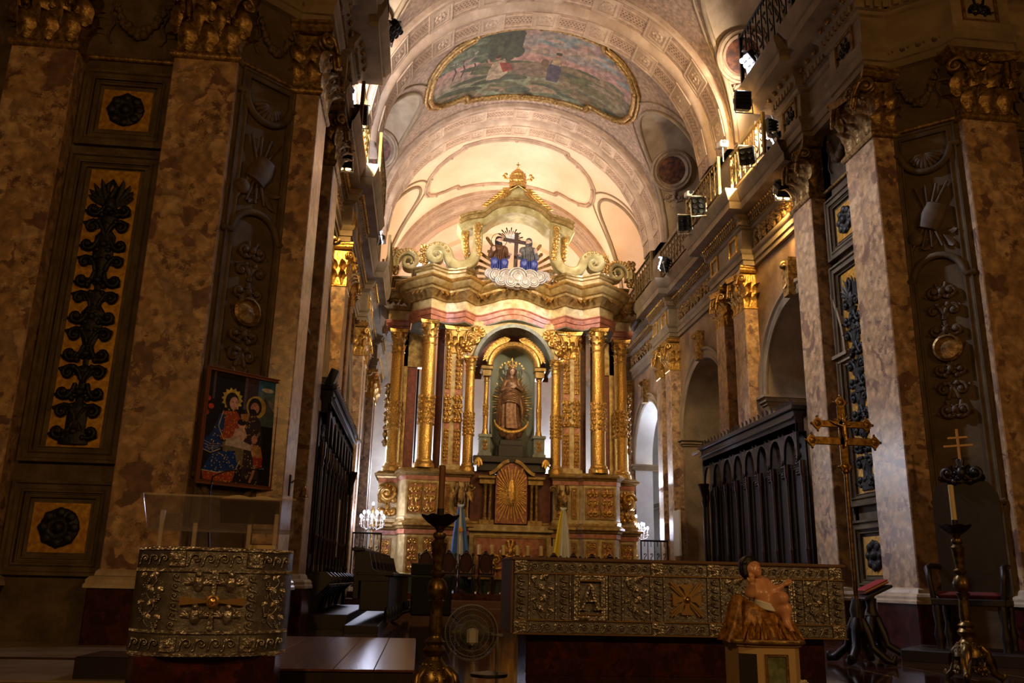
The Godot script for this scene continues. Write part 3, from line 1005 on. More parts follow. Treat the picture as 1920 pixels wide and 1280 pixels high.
func pier_panels(parent: Node3D, xf: Transform3D, w: float) -> void:
	# square gilded panels with a rosette above and below a tall one with a carved candelabrum
	for q in [[6.23, 0.98, 0.52, 0.25], [1.42, 0.95, 0.5, 0.24]]:
		part(parent, "panel_frame", rect_frame(w * 0.94, q[1], frame_prof(0.12, 0.07)), M.stucco_olive, xf * T(0, q[0], 0.0))
		part(parent, "panel_moulding", rect_frame(w * 0.94 * 0.74, q[1] * 0.74, frame_prof(0.05, 0.04)), M.stucco_olive, xf * T(0, q[0], 0.0))
		var g := MB.new()
		g.bx(V(-w * 0.26, -q[2] / 2, -0.01), V(w * 0.26, q[2] / 2, 0.012))
		part(parent, "gilded_ground", g, M.gold_ground, xf * T(0, q[0], 0.0))
		part(parent, "rosette", rosette(q[3] * 0.88, 8, 0.07), M.relief_dark, xf * T(0, q[0], 0.012))
	part(parent, "panel_frame", rect_frame(w * 0.94, 3.55, frame_prof(0.12, 0.08)), M.stucco_olive, xf * T(0, 3.86, 0.0))
	part(parent, "panel_moulding", rect_frame(w * 0.70, 3.32, frame_prof(0.05, 0.04)), M.stucco_olive, xf * T(0, 3.86, 0.0))
	var g := MB.new()
	g.bx(V(-w * 0.25, -1.6, -0.01), V(w * 0.25, 1.6, 0.012))
	part(parent, "gilded_ground", g, M.gold_ground, xf * T(0, 3.85, 0.0))
	var b := MB.new()
	var fl := Transform3D(Basis(V(0.72, 0, 0), V(0, 1, 0), V(0, 0, 0.3)), V(0, 2.28, 0.01))
	b.lathe(P2([0, 0, w * 0.2, 0, w * 0.2, 0.12, w * 0.14, 0.16, w * 0.14, 0.34, w * 0.18, 0.4, w * 0.06, 0.46, w * 0.05, 0.7, w * 0.16, 0.78, w * 0.16, 0.82, w * 0.04, 0.86, w * 0.05, 1.0, w * 0.15, 1.25, w * 0.17, 1.45, w * 0.08, 1.55, w * 0.18, 1.62, w * 0.18, 1.68, w * 0.05, 1.72, w * 0.06, 2.0, w * 0.15, 2.1, w * 0.15, 2.35, w * 0.05, 2.45, w * 0.16, 2.58, w * 0.03, 2.62, 0, 2.7]), 14, fl)
	part(parent, "candelabrum_relief", b, M.relief_dark, xf)
	part(parent, "scroll_relief", carving(w * 0.49, 2.75, 7, 0.03, 1.5), M.relief_dark, xf * T(0, 3.68, 0.02))
	var bird := MB.new()
	for s: float in [-1.0, 1.0]:
		for k in 4: bird.leaf(Transform3D(rotz(-s * (14.0 + 17.0 * k)), V(s * 0.03, 4.95 + 0.02 * k, 0.03)), 0.42 - 0.05 * k, 0.1, 0.5)
	bird.blob(V(0, 5.02, 0.03), V(0.07, 0.12, 0.05), 8)
	bird.tube(PackedVector3Array([V(0, 5.1, 0.04), V(0.05, 5.22, 0.05), V(0.0, 5.3, 0.05), V(-0.05, 5.24, 0.05), V(-0.03, 5.16, 0.06)]), PackedFloat32Array([0.035, 0.03, 0.028, 0.03, 0.01]), 6)
	part(parent, "bird_relief", bird, M.relief_dark, xf)
func diag_panel(parent: Node3D, xf: Transform3D, w: float) -> void:
	part(parent, "panel_frame", rect_frame(w * 0.92, 5.9, frame_prof(0.1, 0.05)), M.stucco_olive, xf * T(0, 3.9, 0.0))
	var sh := MB.new()
	for k in 9:
		var a := deg_to_rad(200.0 + 140.0 * k / 8)
		sh.tube(PackedVector3Array([V(0, 6.5, 0.03), V(cos(a) * 0.1, 6.5 + sin(a) * 0.11, 0.06), V(cos(a) * 0.19, 6.5 + sin(a) * 0.2, 0.03)]), PackedFloat32Array([0.015, 0.035, 0.03]), 6)
	part(parent, "shell", sh, M.relief_olive, xf)
	for q in [[6.55, 0.3, -1.0, 0.045], [4.78, 0.3, 1.0, 0.045], [2.0, 0.3, -1.0, 0.045]]:
		var o := MB.new()
		var p := PackedVector3Array([V(-q[1] - 0.1, q[0], 0.02)])
		for k in 13: p.append(V(-cos(PI * k / 12) * q[1], q[0] + q[2] * sin(PI * k / 12) * q[1], 0.03))
		p.append(V(q[1] + 0.1, q[0], 0.02))
		o.tube(p, PackedFloat32Array([q[3]]), 8)
		part(parent, "arched_moulding", o, M.stucco_olive, xf)
	var tr := MB.new()
	tr.lathe(P2([0.0, -0.2, 0.13, -0.18, 0.15, 0.0, 0.12, 0.16, 0.0, 0.2]), 12, Transform3D(rotz(-25) * Basis(V(1, 0, 0), V(0, 1, 0), V(0, 0, 0.5)), V(0.0, 5.62, 0.03)))
	for k in 4: tr.rod(V(-0.28 + 0.12 * k, 5.2, 0.03), V(0.22 - 0.13 * k, 6.05, 0.03), 0.018)
	for k in 6: tr.leaf(Transform3D(rotz(-150 + 55 * k), V(0.1 * cos(k), 5.35 + 0.05 * sin(k), 0.02)), 0.26, 0.1, 0.8)
	tr.blob(V(-0.22, 5.35, 0.03), V(0.1, 0.1, 0.06), 8)
	part(parent, "trophy_relief", tr, M.relief_olive, xf)
	part(parent, "cartouche_relief", carving(w * 0.52, 1.75, 19, 0.03), M.relief_olive, xf * T(0, 3.85, 0.0))
	var rd := MB.new()
	rd.lathe(P2([0.17, 0, 0.17, 0.06, 0.14, 0.08, 0.13, 0.05, 0.0, 0.07]), 24, Transform3D(rotx(90), V(0, 3.86, 0.02)))
	part(parent, "roundel", rd, M.gold_old, xf)
func build_pier(s: float, side: String) -> void:
	var w := setting("wall_pier_" + side, "tall marble crossing pier with gilded relief panels " + ("beside the altar boy painting" if false else ("behind the hanging painting" if s < 0 else "behind the throne")), "pier")
	# marble pilasters: [x0, x1, z0, z1, face]
	for p in [[3.65, 4.15, -10.56, -9.78, 0], [3.65, 4.15, -12.35, -11.70, 0], [4.53, 5.27, -9.95, -9.18, 1], [6.35, 7.09, -9.95, -9.18, 1]]:
		var c := V(s * (p[0] + p[1]) / 2, 0, (p[2] + p[3]) / 2)
		var sx: float = p[1] - p[0]
		var sz: float = p[3] - p[2]
		var sh := MB.new()
		sh.box(c + V(0, 3.93, 0), V(sx, 5.95, sz), Basis(), 0.012)
		part(w, "pilaster", sh, M.marble)
		var ba := MB.new()
		var hx := sx / 2
		var hz := sz / 2
		ba.mould(PackedVector2Array([Vector2(c.x - hx, c.z - hz), Vector2(c.x + hx, c.z - hz), Vector2(c.x + hx, c.z + hz), Vector2(c.x - hx, c.z + hz)]), 0.0, P2([0.0, 1.02, 0.02, 1.0, 0.03, 0.96, 0.06, 0.95, 0.085, 0.92, 0.085, 0.89, 0.1, 0.87, 0.1, 0.84, 0.0, 0.84]), -1.0, true, 0.9)
		part(w, "base", ba, M.marble_pale)
		var pl := MB.new()
		pl.box(c + V(0, 0.57, 0), V(sx + 0.14, 0.56, sz + 0.14), Basis(), 0.015)
		part(w, "plinth", pl, M.marble_red)
		var ww: float = sz if p[4] == 0 else sx
		var xf := Transform3D(roty(-90.0 * s), V(s * p[0], 6.93, c.z)) if p[4] == 0 else T(c.x, 6.93, p[3])
		place_capital(w, ww, 0.42, 0.9, xf, M.gold_old, true)
		var ng := MB.new()
		ng.mould(PackedVector2Array([Vector2(c.x - hx, c.z - hz), Vector2(c.x + hx, c.z - hz), Vector2(c.x + hx, c.z + hz), Vector2(c.x - hx, c.z + hz)]), 6.86, P2([0.0, -0.04, 0.02, -0.03, 0.04, 0.0, 0.04, 0.03, 0.02, 0.06, 0.0, 0.06]), -1.0, true, 0.7)
		part(w, "astragal", ng, M.gold_old)
	# recessed walls between the pilasters
	var bs := MB.new()
	bs.bx(V(s * 3.9, 0.3, -11.72), V(s * 4.4, 7.85, -10.54))
	bs.bx(V(s * 5.25, 0.3, -9.9), V(s * 6.37, 7.85, -9.45))
	bs.bx(V(s * 7.07, 0.3, -9.9), V(s * 9.0, 7.85, -9.45))
	part(w, "recessed_wall", bs, M.stucco_olive)
	var a := V(s * 3.93, 0, -9.85)
	var b := V(s * 4.53, 0, -9.3)
	var t := (b - a).normalized() * s
	var nrm := V(0, 1, 0).cross(t) * -1.0
	if nrm.z < 0: nrm = -nrm
	var dx := Transform3D(Basis(V(0, 1, 0).cross(nrm), V(0, 1, 0), nrm), (a + b) / 2)
	var dw := (b - a).length()
	var ds := MB.new()
	ds.box(dx * V(0, 4.1, -0.15), V(dw + 0.1, 7.5, 0.3), dx.basis)
	part(w, "canted_wall", ds, M.stucco_olive)
	diag_panel(w, dx, dw)
	part(w, "festoon", festoon(0.5, 0.5, 3), M.relief_olive, dx * T(0, 7.4, 0.0))
	part(w, "astragal", cord(dw, 0.03), M.gold_old, dx * T(0, 6.9, 0.02))
	pier_panels(w, T(s * 5.81, 0, -9.45), 1.08)
	part(w, "festoon", festoon(0.62, 0.5, 4), M.relief_olive, T(s * 5.81, 7.4, -9.45))
	part(w, "astragal", cord(1.1, 0.03), M.gold_old, T(s * 5.81, 6.9, -9.43))
	pier_panels(w, Transform3D(roty(-90.0 * s), V(s * 3.9, 0, -11.13)), 1.1)
	part(w, "astragal", cord(1.14, 0.03), M.gold_old, Transform3D(roty(-90.0 * s), V(s * 3.88, 6.9, -11.13)))
	part(w, "festoon", festoon(0.6, 0.5, 5), M.relief_olive, Transform3D(roty(-90.0 * s), V(s * 3.9, 7.4, -11.13)))
	# entablature
	var path := PackedVector2Array()
	for q in [[9.0, -9.2], [7.2, -9.2], [7.15, -9.08], [6.3, -9.08], [6.25, -9.3], [5.37, -9.3], [5.32, -9.08], [4.5, -9.08], [4.42, -9.28], [3.95, -9.7], [3.58, -9.7], [3.58, -10.62], [3.72, -10.66], [3.72, -11.6], [3.58, -11.64], [3.58, -12.42], [4.2, -12.42]]: path.append(Vector2(s * q[0], q[1]))
	var sd := -s
	var ar := MB.new()
	ar.mould(path, 7.83, P2([-0.3, 0, 0.0, 0, 0.0, 0.1, 0.03, 0.11, 0.03, 0.24, 0.05, 0.26, 0.08, 0.3, 0.08, 0.34, 0.0, 0.36, 0.0, 0.80, 0.04, 0.82, 0.06, 0.86]), sd)
	part(w, "architrave", ar, M.stucco)
	var co := MB.new()
	co.mould(path, 8.69, P2([0.06, 0, 0.1, 0.02, 0.1, 0.14, 0.14, 0.18, 0.2, 0.24, 0.46, 0.26, 0.46, 0.42, 0.5, 0.44, 0.56, 0.56, 0.58, 0.6, 0.58, 0.64, -0.5, 0.66]), sd)
	part(w, "cornice", co, M.stucco)
	var dn := MB.new()
	var eg := MB.new()
	for k in path.size() - 1:
		var d := path[k + 1] - path[k]
		var m := int(d.length() / 0.11)
		for i in m:
			var q := path[k] + d * (i + 0.5) / m
			var o := Vector2(-d.y, d.x).normalized() * sd
			var bb := Basis(V(d.x, 0, d.y).normalized(), V(0, 1, 0), V(o.x, 0, o.y))
			dn.box(V(q.x + o.x * 0.12, 8.76, q.y + o.y * 0.12), V(0.06, 0.1, 0.05), bb)
			if i % 2 == 0: eg.blob(V(q.x + o.x * 0.2, 8.9, q.y + o.y * 0.2), V(0.04, 0.05, 0.04), 6)
	var dp := part(w, "dentils", dn, M.stucco)
	dp.set_meta("kind", "stuff")
	var ep := part(w, "egg_moulding", eg, M.gold_old)
	ep.set_meta("kind", "stuff")
	for q in [[3.58, -10.16, 0], [3.58, -12.03, 0], [4.9, -9.08, 1], [6.72, -9.08, 1]]:
		var xf := Transform3D(roty(-90.0 * s), V(s * q[0], 8.42, q[1])) if q[2] == 0 else T(s * q[0], 8.42, q[1])
		part(w, "frieze_frame", rect_frame(0.5, 0.42, frame_prof(0.04, 0.03)), M.gold_old, xf)
		part(w, "frieze_flower", carving(0.38, 0.3, 23, 0.02), M.relief_dark, xf)
	# wave pattern on the architrave of the canted side
	for q in [dx * T(0, 8.05, 0.12)]:
		var wv := MB.new()
		for k in 4: wv.scroll(T(-0.3 + 0.2 * k, 0, 0), 0.07, 1.2, 0.015)
		part(w, "wave_relief", wv, M.relief_olive, q)
func cord(l: float, r: float) -> MB:
	var o := MB.new()
	o.rod(V(-l / 2, 0, 0), V(l / 2, 0, 0), r, 8)
	return o
func build_side(s: float, side: String) -> void:
	var w := setting("wall_" + side, ("chancel wall of arches and paired marble pilasters above the " + ("choir stalls with the bell" if s < 0 else "tall carved stall screen")), "wall")
	var arches := [[-11.5, -15.4, -13.0, 1.4], [-15.4, -20.15, -17.85, 1.52], [-20.15, -25.0, -22.6, 1.5]]
	for k in 3:
		var q: Array = arches[k]
		part(w, "arcade_wall", arch_wall(3.9, s, q[0], q[1], q[2], 4.28, q[3], 8.1, 0.3), M.stucco_marbled)
		part(w, "arch_reveal", arch_reveal(3.9, 4.75 if k < 2 else 4.4, s, q[2], 4.28, q[3], 0.3), M.stucco if k < 2 else M.wall_white)
		part(w, "archivolt", archivolt(3.9, s, q[2], 4.28, q[3], P2([0, -0.02, 0, 0.03, 0.06, 0.05, 0.08, 0.03, 0.16, 0.03, 0.19, 0.07, 0.24, 0.07, 0.24, 0.0])), M.stucco)
		var ks := MB.new()
		ks.prism(P2([-0.1, -0.02, 0.1, -0.02, 0.16, 0.62, -0.16, 0.62]), 0.0, 0.16, Transform3D(roty(-90.0 * s), V(s * 3.9, 4.28 + q[3], q[2])))
		ks.scroll(Transform3D(roty(0), V(s * 3.72, 4.28 + q[3] + 0.5, q[2])), 0.09, 1.4, 0.035, 0.0, s)
		ks.leaf(Transform3D(roty(-90.0 * s) * rotz(180), V(s * 3.74, 4.28 + q[3] + 0.45, q[2])), 0.4, 0.2, 0.6)
		part(w, "keystone", ks, M.gold_old)
		for e in [q[2] + q[3], q[2] - q[3]]:
			var im := MB.new()
			var g := -1.0 if e > q[2] else 1.0
			for st in [[0.0, 0.05, 0.03], [0.05, 0.12, 0.07], [0.12, 0.17, 0.12]]:
				im.bx(V(s * (3.9 - st[2]), 4.1 + st[0], e + g * st[2]), V(s * 4.8, 4.1 + st[1], e - g * 0.35))
			part(w, "impost", im, M.stucco)
		# what closes the arch at the back
		var bw := MB.new()
		if k < 2:
			bw.bx(V(s * 4.75, 0.3, q[2] - q[3] - 0.2), V(s * 4.9, 6.2, q[2] + q[3] + 0.2))
			part(w, "blind_wall", bw, M.plaster_green if s < 0 else M.plaster_cream)
			part(w, "blind_arch", archivolt(4.75, s, q[2], 4.28, q[3] - 0.45, P2([0, 0, 0, 0.06, 0.08, 0.1, 0.2, 0.1, 0.28, 0.04, 0.28, 0.0])), M.stucco)
			for e: float in [-1.0, 1.0]:
				var jb := MB.new()
				jb.bx(V(s * 4.75, 0.3, q[2] + e * (q[3] - 0.45)), V(s * 4.66, 4.28, q[2] + e * (q[3] - 0.2)), 0.01)
				part(w, "jamb", jb, M.stucco)
		else:
			bw.bx(V(s * 5.6, 0.3, q[1] - 4.0), V(s * 5.8, 8.0, q[0] + 0.4))
			bw.bx(V(s * 3.9, 7.0, q[1]), V(s * 5.8, 7.1, q[0]))
			bw.bx(V(s * 4.4, 0.3, q[0] + 0.2), V(s * 5.8, 7.0, q[0] + 0.4))
			part(w, "ambulatory_wall", bw, M.wall_white)
			part(w, "ambulatory_arch", archivolt(5.6, s, q[2], 4.28, 1.0, P2([0, 0, 0, 0.08, 0.1, 0.1, 0.25, 0.1, 0.25, 0.0])), M.wall_white)
			var mo := MB.new()
			for st in [[0.0, 0.08, 0.08], [0.08, 0.14, 0.14], [0.14, 0.24, 0.2]]: mo.bx(V(s * (5.6 - st[2]), 3.35 + st[0], q[1] - 4.0), V(s * 5.6, 3.35 + st[1], q[0] + 0.2))
			part(w, "string_course", mo, M.wall_white)
	# marble pilasters in pairs
	for p in [[-15.22, -14.63], [-16.22, -15.75], [-19.96, -19.53], [-20.78, -20.38], [-24.7, -24.3], [-25.5, -25.1]]:
		var zc: float = (p[0] + p[1]) / 2
		var ww: float = p[1] - p[0]
		var sh := MB.new()
		sh.bx(V(s * 3.65, 0.95, p[0]), V(s * 3.95, 5.96, p[1]), 0.012)
		part(w, "pilaster", sh, M.marble)
		var ba := MB.new()
		ba.bx(V(s * 3.6, 0.3, p[0] - 0.06), V(s * 3.95, 0.8, p[1] + 0.06), 0.01)
		ba.bx(V(s * 3.57, 0.8, p[0] - 0.08), V(s * 3.95, 0.88, p[1] + 0.08), 0.03)
		ba.bx(V(s * 3.61, 0.88, p[0] - 0.04), V(s * 3.95, 0.95, p[1] + 0.04), 0.02)
		part(w, "base", ba, M.marble_pale)
		place_capital(w, 0.5, 0.3, 0.78, Transform3D(roty(-90.0 * s) * Basis().scaled(V(ww / 0.5, 1, 1)), V(s * 3.65, 5.98, zc)), M.gold, false)
	# entablature, breaking forward over each pair
	var path := PackedVector2Array()
	for q in [[3.84, -12.2], [3.84, -14.5], [3.62, -14.5], [3.62, -16.32], [3.84, -16.32], [3.84, -19.42], [3.62, -19.42], [3.62, -20.88], [3.84, -20.88], [3.84, -24.2], [3.62, -24.2], [3.62, -25.6], [3.84, -25.6], [3.84, -29.5]]: path.append(Vector2(s * q[0], q[1]))
	var ar := MB.new()
	ar.mould(path, 6.76, P2([-0.2, 0, 0.0, 0, 0.0, 0.09, 0.025, 0.10, 0.025, 0.2, 0.05, 0.22, 0.07, 0.26, 0.07, 0.29, 0.0, 0.30, 0.0, 0.70, 0.04, 0.72, 0.06, 0.75]), -s)
	part(w, "architrave", ar, M.stucco)
	var co := MB.new()
	co.mould(path, 7.51, P2([0.06, 0, 0.09, 0.01, 0.09, 0.12, 0.12, 0.14, 0.16, 0.2, 0.34, 0.22, 0.34, 0.36, 0.37, 0.38, 0.42, 0.5, 0.44, 0.54, 0.44, 0.58, -0.6, 0.6]), -s)
	part(w, "cornice", co, M.stucco)
	var dn := MB.new()
	var eg := MB.new()
	for k in path.size() - 1:
		var d := path[k + 1] - path[k]
		if d.length() < 0.4: continue
		var m := int(d.length() / 0.1)
		for i in m:
			var q := path[k] + d * (i + 0.5) / m
			dn.box(V(q.x - s * 0.11, 7.575, q.y), V(0.05, 0.09, 0.055))
			eg.blob(V(q.x - s * 0.155, 7.68, q.y), V(0.03, 0.035, 0.035), 6)
	dn = dn
	var dp := part(w, "dentils", dn, M.gold_old)
	dp.set_meta("kind", "stuff")
	var ep := part(w, "egg_moulding", eg, M.gold)
	ep.set_meta("kind", "stuff")
	# carved frieze between the pairs, framed panels over the pilasters
	for e in [[-12.5, -14.4], [-16.45, -19.3], [-21.0, -24.1]]:
		var m := 3
		for i in m:
			var l: float = (e[0] - e[1]) / m
			var key := "frieze %.2f %d" % [l, i % 2]
			if not caches.has(key): caches[key] = carving(0.36, l * 0.94, 40 + i % 2, 0.035).mesh()
			part(w, "frieze_carving", caches[key], M.gold_old, Transform3D(roty(-90.0 * s) * rotz(90), V(s * 3.84, 7.26, e[0] - l * (i + 0.5))))
	for z in [-14.92, -15.98, -19.75, -20.58]:
		part(w, "frieze_frame", rect_frame(0.4, 0.36, frame_prof(0.045, 0.04)), M.gold, Transform3D(roty(-90.0 * s), V(s * 3.62, 7.26, z)))
	# attic above the cornice
	var at := MB.new()
	at.bx(V(s * 3.62, 8.0, -13.6), V(s * 3.8, 9.25, -29.5))
	part(w, "attic_wall", at, M.stucco)
	var low := MB.new()
	low.bx(V(s * 4.4, 8.0, -9.9), V(s * 4.6, 12.5, -12.0))
	low.bx(V(s * 3.9, 0.3, -25.0), V(s * 4.1, 8.1, -29.7))
	part(w, "rear_wall", low, M.stucco)
func build_structure() -> void:
	M["stucco_pink"] = mat("stucco_pink", Color(0.74, 0.64, 0.54), 0.8, 0.0, mottle(111, 256, Color(1, 1, 1), Color(0.80, 0.77, 0.74), 0.01, 20.0), 0.6)
	mat("vault_ring", Color(0.64, 0.55, 0.45), 0.7, 0.0, mottle(113, 256, Color(1, 1, 1), Color(0.74, 0.70, 0.66), 0.02, 20.0), 0.8)
	mat("roundel", Color(0.46, 0.32, 0.24), 0.7, 0.0, mottle(115, 256, Color(1.0, 0.85, 0.72), Color(0.40, 0.32, 0.34), 0.012, 30.0), 2.0)
	mat("lunette", Color(0.66, 0.58, 0.48), 0.8, 0.0, mottle(117, 256, Color(1, 1, 1), Color(0.82, 0.78, 0.72), 0.015, 20.0), 0.6)
	mat("nave_shell", Color(0.30, 0.25, 0.2), 0.9)
	# floors
	var f := setting("floor", "dark polished stone floor of the sanctuary below the altar", "floor")
	var o := MB.new()
	o.bx(V(-9, 0.0, -30), V(9, 0.3, -4.2))
	part(f, "sanctuary_floor", o, M.marble_red)
	# polished slabs, laid with open joints
	o = MB.new()
	o.bx(V(-0.298, 0.0, -0.298), V(0.298, 0.012, 0.298), 0.002)
	var slab := o.mesh()
	for i in 12:
		for k in 23: part(f, "tile", slab, M.floor_stone if (i + k) % 2 == 0 else M.floor_stone2, T(-3.3 + 0.6 * i, 0.296, -4.5 - 0.6 * k))
	o = MB.new()
	o.bx(V(-14, -0.8, -9), V(14, -0.55, 13))
	part(f, "nave_floor", o, M.floor_stone)
	for k in 4:
		o = MB.new()
		o.bx(V(-9, -0.55, -4.2), V(9, 0.08 - 0.2 * k, -3.9 + 0.3 * k), 0.01)
		part(f, "step", o, M.floor_pale)
	o = MB.new()
	o.bx(V(-9, 0.29, -9.4), V(-3.75, 0.312, -6.2))
	part(f, "pale_paving", o, M.floor_pale)
	o = MB.new()
	o.bx(V(-9, 0.29, -7.75), V(-3.75, 0.316, -7.6))
	part(f, "dark_inlay", o, M.marble_red)
	for k in 3:
		o = MB.new()
		o.bx(V(-3.6, 0.29, -26), V(3.6, 0.43 + 0.14 * k, -18.2 - 0.4 * k), 0.012)
		part(f, "altar_step", o, M.carpet_step if k < 2 else M.floor_stone)
	# vault
	var c := setting("ceiling", "painted barrel vault with coffered ribs above the high altar", "ceiling")
	vault_bay(c, -11.0, -14.6, -13.1, 1.3, M.vault_painted, M.lunette)
	rib(c, -14.6, -16.05, true)
	vault_bay(c, -16.05, -19.45, -17.8, 1.5, M.vault_painted, M.lunette)
	rib(c, -19.45, -20.7, true)
	vault_bay(c, -20.7, -24.6, -22.65, 1.5, M.plaster_cream, M.plaster_cream)
	rib(c, -24.6, -25.7, false)
	var far := MB.new()
	var rows := []
	for z in [-25.7, -27.5, -29.6]:
		var r := PackedVector3Array()
		for k in 49: r.append(vpt(PI * (k / 48.0 - 0.5), z, 3.2))
		rows.append(r)
	far.smooth(rows)
	part(c, "apse_vault", far, M.plaster_cream)
	var ann := MB.new()
	rows = []
	for rr in [3.0, 3.8]:
		var r := PackedVector3Array()
		for k in 49: r.append(vpt(PI * (k / 48.0 - 0.5), -25.72, rr))
		rows.append(r)
	rows[0] = rows[0].duplicate()
	for k in 49: rows[0][k] = vpt(PI * (k / 48.0 - 0.5), -25.72, 3.19)
	ann.grid(rows)
	part(c, "apse_rim", ann, M.plaster_cream)
	var ar := MB.new()
	rows = []
	for p in [[3.2, -27.2], [3.05, -27.2], [3.0, -27.25], [3.0, -27.7], [3.05, -27.75], [3.2, -27.75]]:
		var r := PackedVector3Array()
		for k in 49: r.append(vpt(PI * (k / 48.0 - 0.5), p[1], p[0]))
		rows.append(r)
	ar.grid(rows)
	part(c, "apse_arch", ar, M.plaster_cream)
	var p1 := vault_outline(-17.65, 1.42)
	var fm := StandardMaterial3D.new()
	fm.resource_name = "fresco"
	fm.albedo_texture = fresco()
	fm.albedo_color = Color(0.84, 0.82, 0.78)
	fm.roughness = 0.7
	fm.cull_mode = BaseMaterial3D.CULL_DISABLED
	painted_panel(c, p1, fm, "fresco_panel")
	part(c, "fresco_frame", outline_moulding(p1, 0.075), M.gold_old)
	var p2 := vault_outline(-22.7, 1.38)
	part(c, "stucco_frame", outline_moulding(p2, 0.05), M.stucco_pink)
	for q in [[-16.2, -0.09], [-19.08, 0.05]]:
		var sh := MB.new()
		for k in 7: sh.leaf(Transform3D(rotz(-60 + 20 * k), Vector3.ZERO), 0.22, 0.1, 1.0)
		part(c, "frame_shell", sh, M.gold_old, vframe(0.0, q[0], VR - 0.06))
	# end wall of the apse
	var b := setting("wall_back", "pale plaster end wall of the apse behind the altarpiece", "wall")
	o = MB.new()
	o.bx(V(-6, 8.0, -29.7), V(6, 13.2, -29.6))
	part(b, "apse_wall", o, M.plaster_cream)
	o = MB.new()
	o.bx(V(-6, 0.3, -29.7), V(6, 8.0, -29.6))
	part(b, "lower_wall", o, M.wall_white)
	o = MB.new()
	var path := PackedVector3Array()
	for k in 25: path.append(V(2.3 * cos(PI * k / 24), 9.0 + 2.2 * sin(PI * k / 24), -29.58))
	o.tube(path, PackedFloat32Array([0.07]), 6)
	part(b, "wall_moulding", o, M.plaster_cream)
	build_side(-1.0, "left")
	build_side(1.0, "right")
	build_pier(-1.0, "left")
	build_pier(1.0, "right")
	# the nave behind the photographer closes the room
	var nv := setting("wall_nave", "dim plain walls of the nave facing the altar", "wall")
	o = MB.new()
	o.bx(V(-9.2, -0.8, -10.5), V(-9.0, 14, 13))
	o.bx(V(9.0, -0.8, -10.5), V(9.2, 14, 13))
	o.bx(V(-9.2, -0.8, 12.8), V(9.2, 14, 13))
	o.bx(V(-9.2, 9.3, -10.0), V(-3.7, 14, -9.8))
	o.bx(V(3.7, 9.3, -10.0), V(9.2, 14, -9.8))
	part(nv, "nave_wall", o, M.nave_shell)
	var nc := setting("ceiling_nave", "dark plain ceiling above the crossing and nave", "ceiling")
	o = MB.new()
	o.bx(V(-9.2, 14, -11.2), V(9.2, 14.2, 13))
	o.bx(V(-4.7, 12.9, -30), V(4.7, 13.1, -11.0))
	part(nc, "nave_ceiling", o, M.nave_shell)

# ---------------------------------------------------------------- the high altarpiece
const AZ := -20.8
const AY := 0.71
var AP: Node3D
func ap(called: String, mb, m: Material, xf := Transform3D()) -> MeshInstance3D:
	return part(AP, called, mb, m, T(0, -AY, 0) * xf)
# band of rectangular section along a path in x, y; th across the path, from z0 to z1
func ribbon(path: PackedVector2Array, th: PackedFloat32Array, z0: float, z1: float, rim := 0.0) -> MB:
	var o := MB.new()
	var rows := []
	var N := path.size()
	for i in N:
		var d := (path[mini(i + 1, N - 1)] - path[maxi(i - 1, 0)]).normalized()
		var nn := Vector2(-d.y, d.x)
		var t := th[mini(i, th.size() - 1)] * 0.5
		var a := path[i] + nn * t
		var b := path[i] - nn * t
		var r := PackedVector3Array([V(a.x, a.y, z0), V(a.x, a.y, z1 - rim)])
		if rim > 0.0:
			var a2 := path[i] + nn * (t - rim)
			var b2 := path[i] - nn * (t - rim)
			r.append_array(PackedVector3Array([V(a2.x, a2.y, z1), V(path[i].x, path[i].y, z1 - rim * 0.5), V(b2.x, b2.y, z1)]))
		r.append_array(PackedVector3Array([V(b.x, b.y, z1 - rim), V(b.x, b.y, z0)]))
		rows.append(r)
	o.grid(rows, true, false, 0.8)
	o.fan(rows[0], false)
	o.fan(rows[N - 1], true)
	return o
func bez(a: Vector2, b: Vector2, c: Vector2, d: Vector2, m := 14) -> PackedVector2Array:
	var o := PackedVector2Array()
	for i in m + 1: o.append(a.bezier_interpolate(b, c, d, i / float(m)))
	return o
func volute_path(c: Vector2, r: float, a0: float, turns: float, dir: float, m := 30) -> PackedVector2Array:
	var o := PackedVector2Array()
	for i in m + 1:
		var t := i / float(m)
		o.append(c + Vector2.from_angle(a0 + dir * TAU * turns * t) * r * pow(0.2, t))
	return o
func mirror2(p: PackedVector2Array, s: float) -> PackedVector2Array:
	var o := PackedVector2Array()
	for q in p: o.append(Vector2(q.x * s, q.y))
	return o
func both(p: Array) -> PackedVector2Array:
	var o := PackedVector2Array()
	for q in p: o.append(Vector2(q[0], q[1]))
	for k in range(p.size() - 1, -1, -1):
		if absf(p[k][0]) > 0.001: o.append(Vector2(-p[k][0], p[k][1]))
	return o
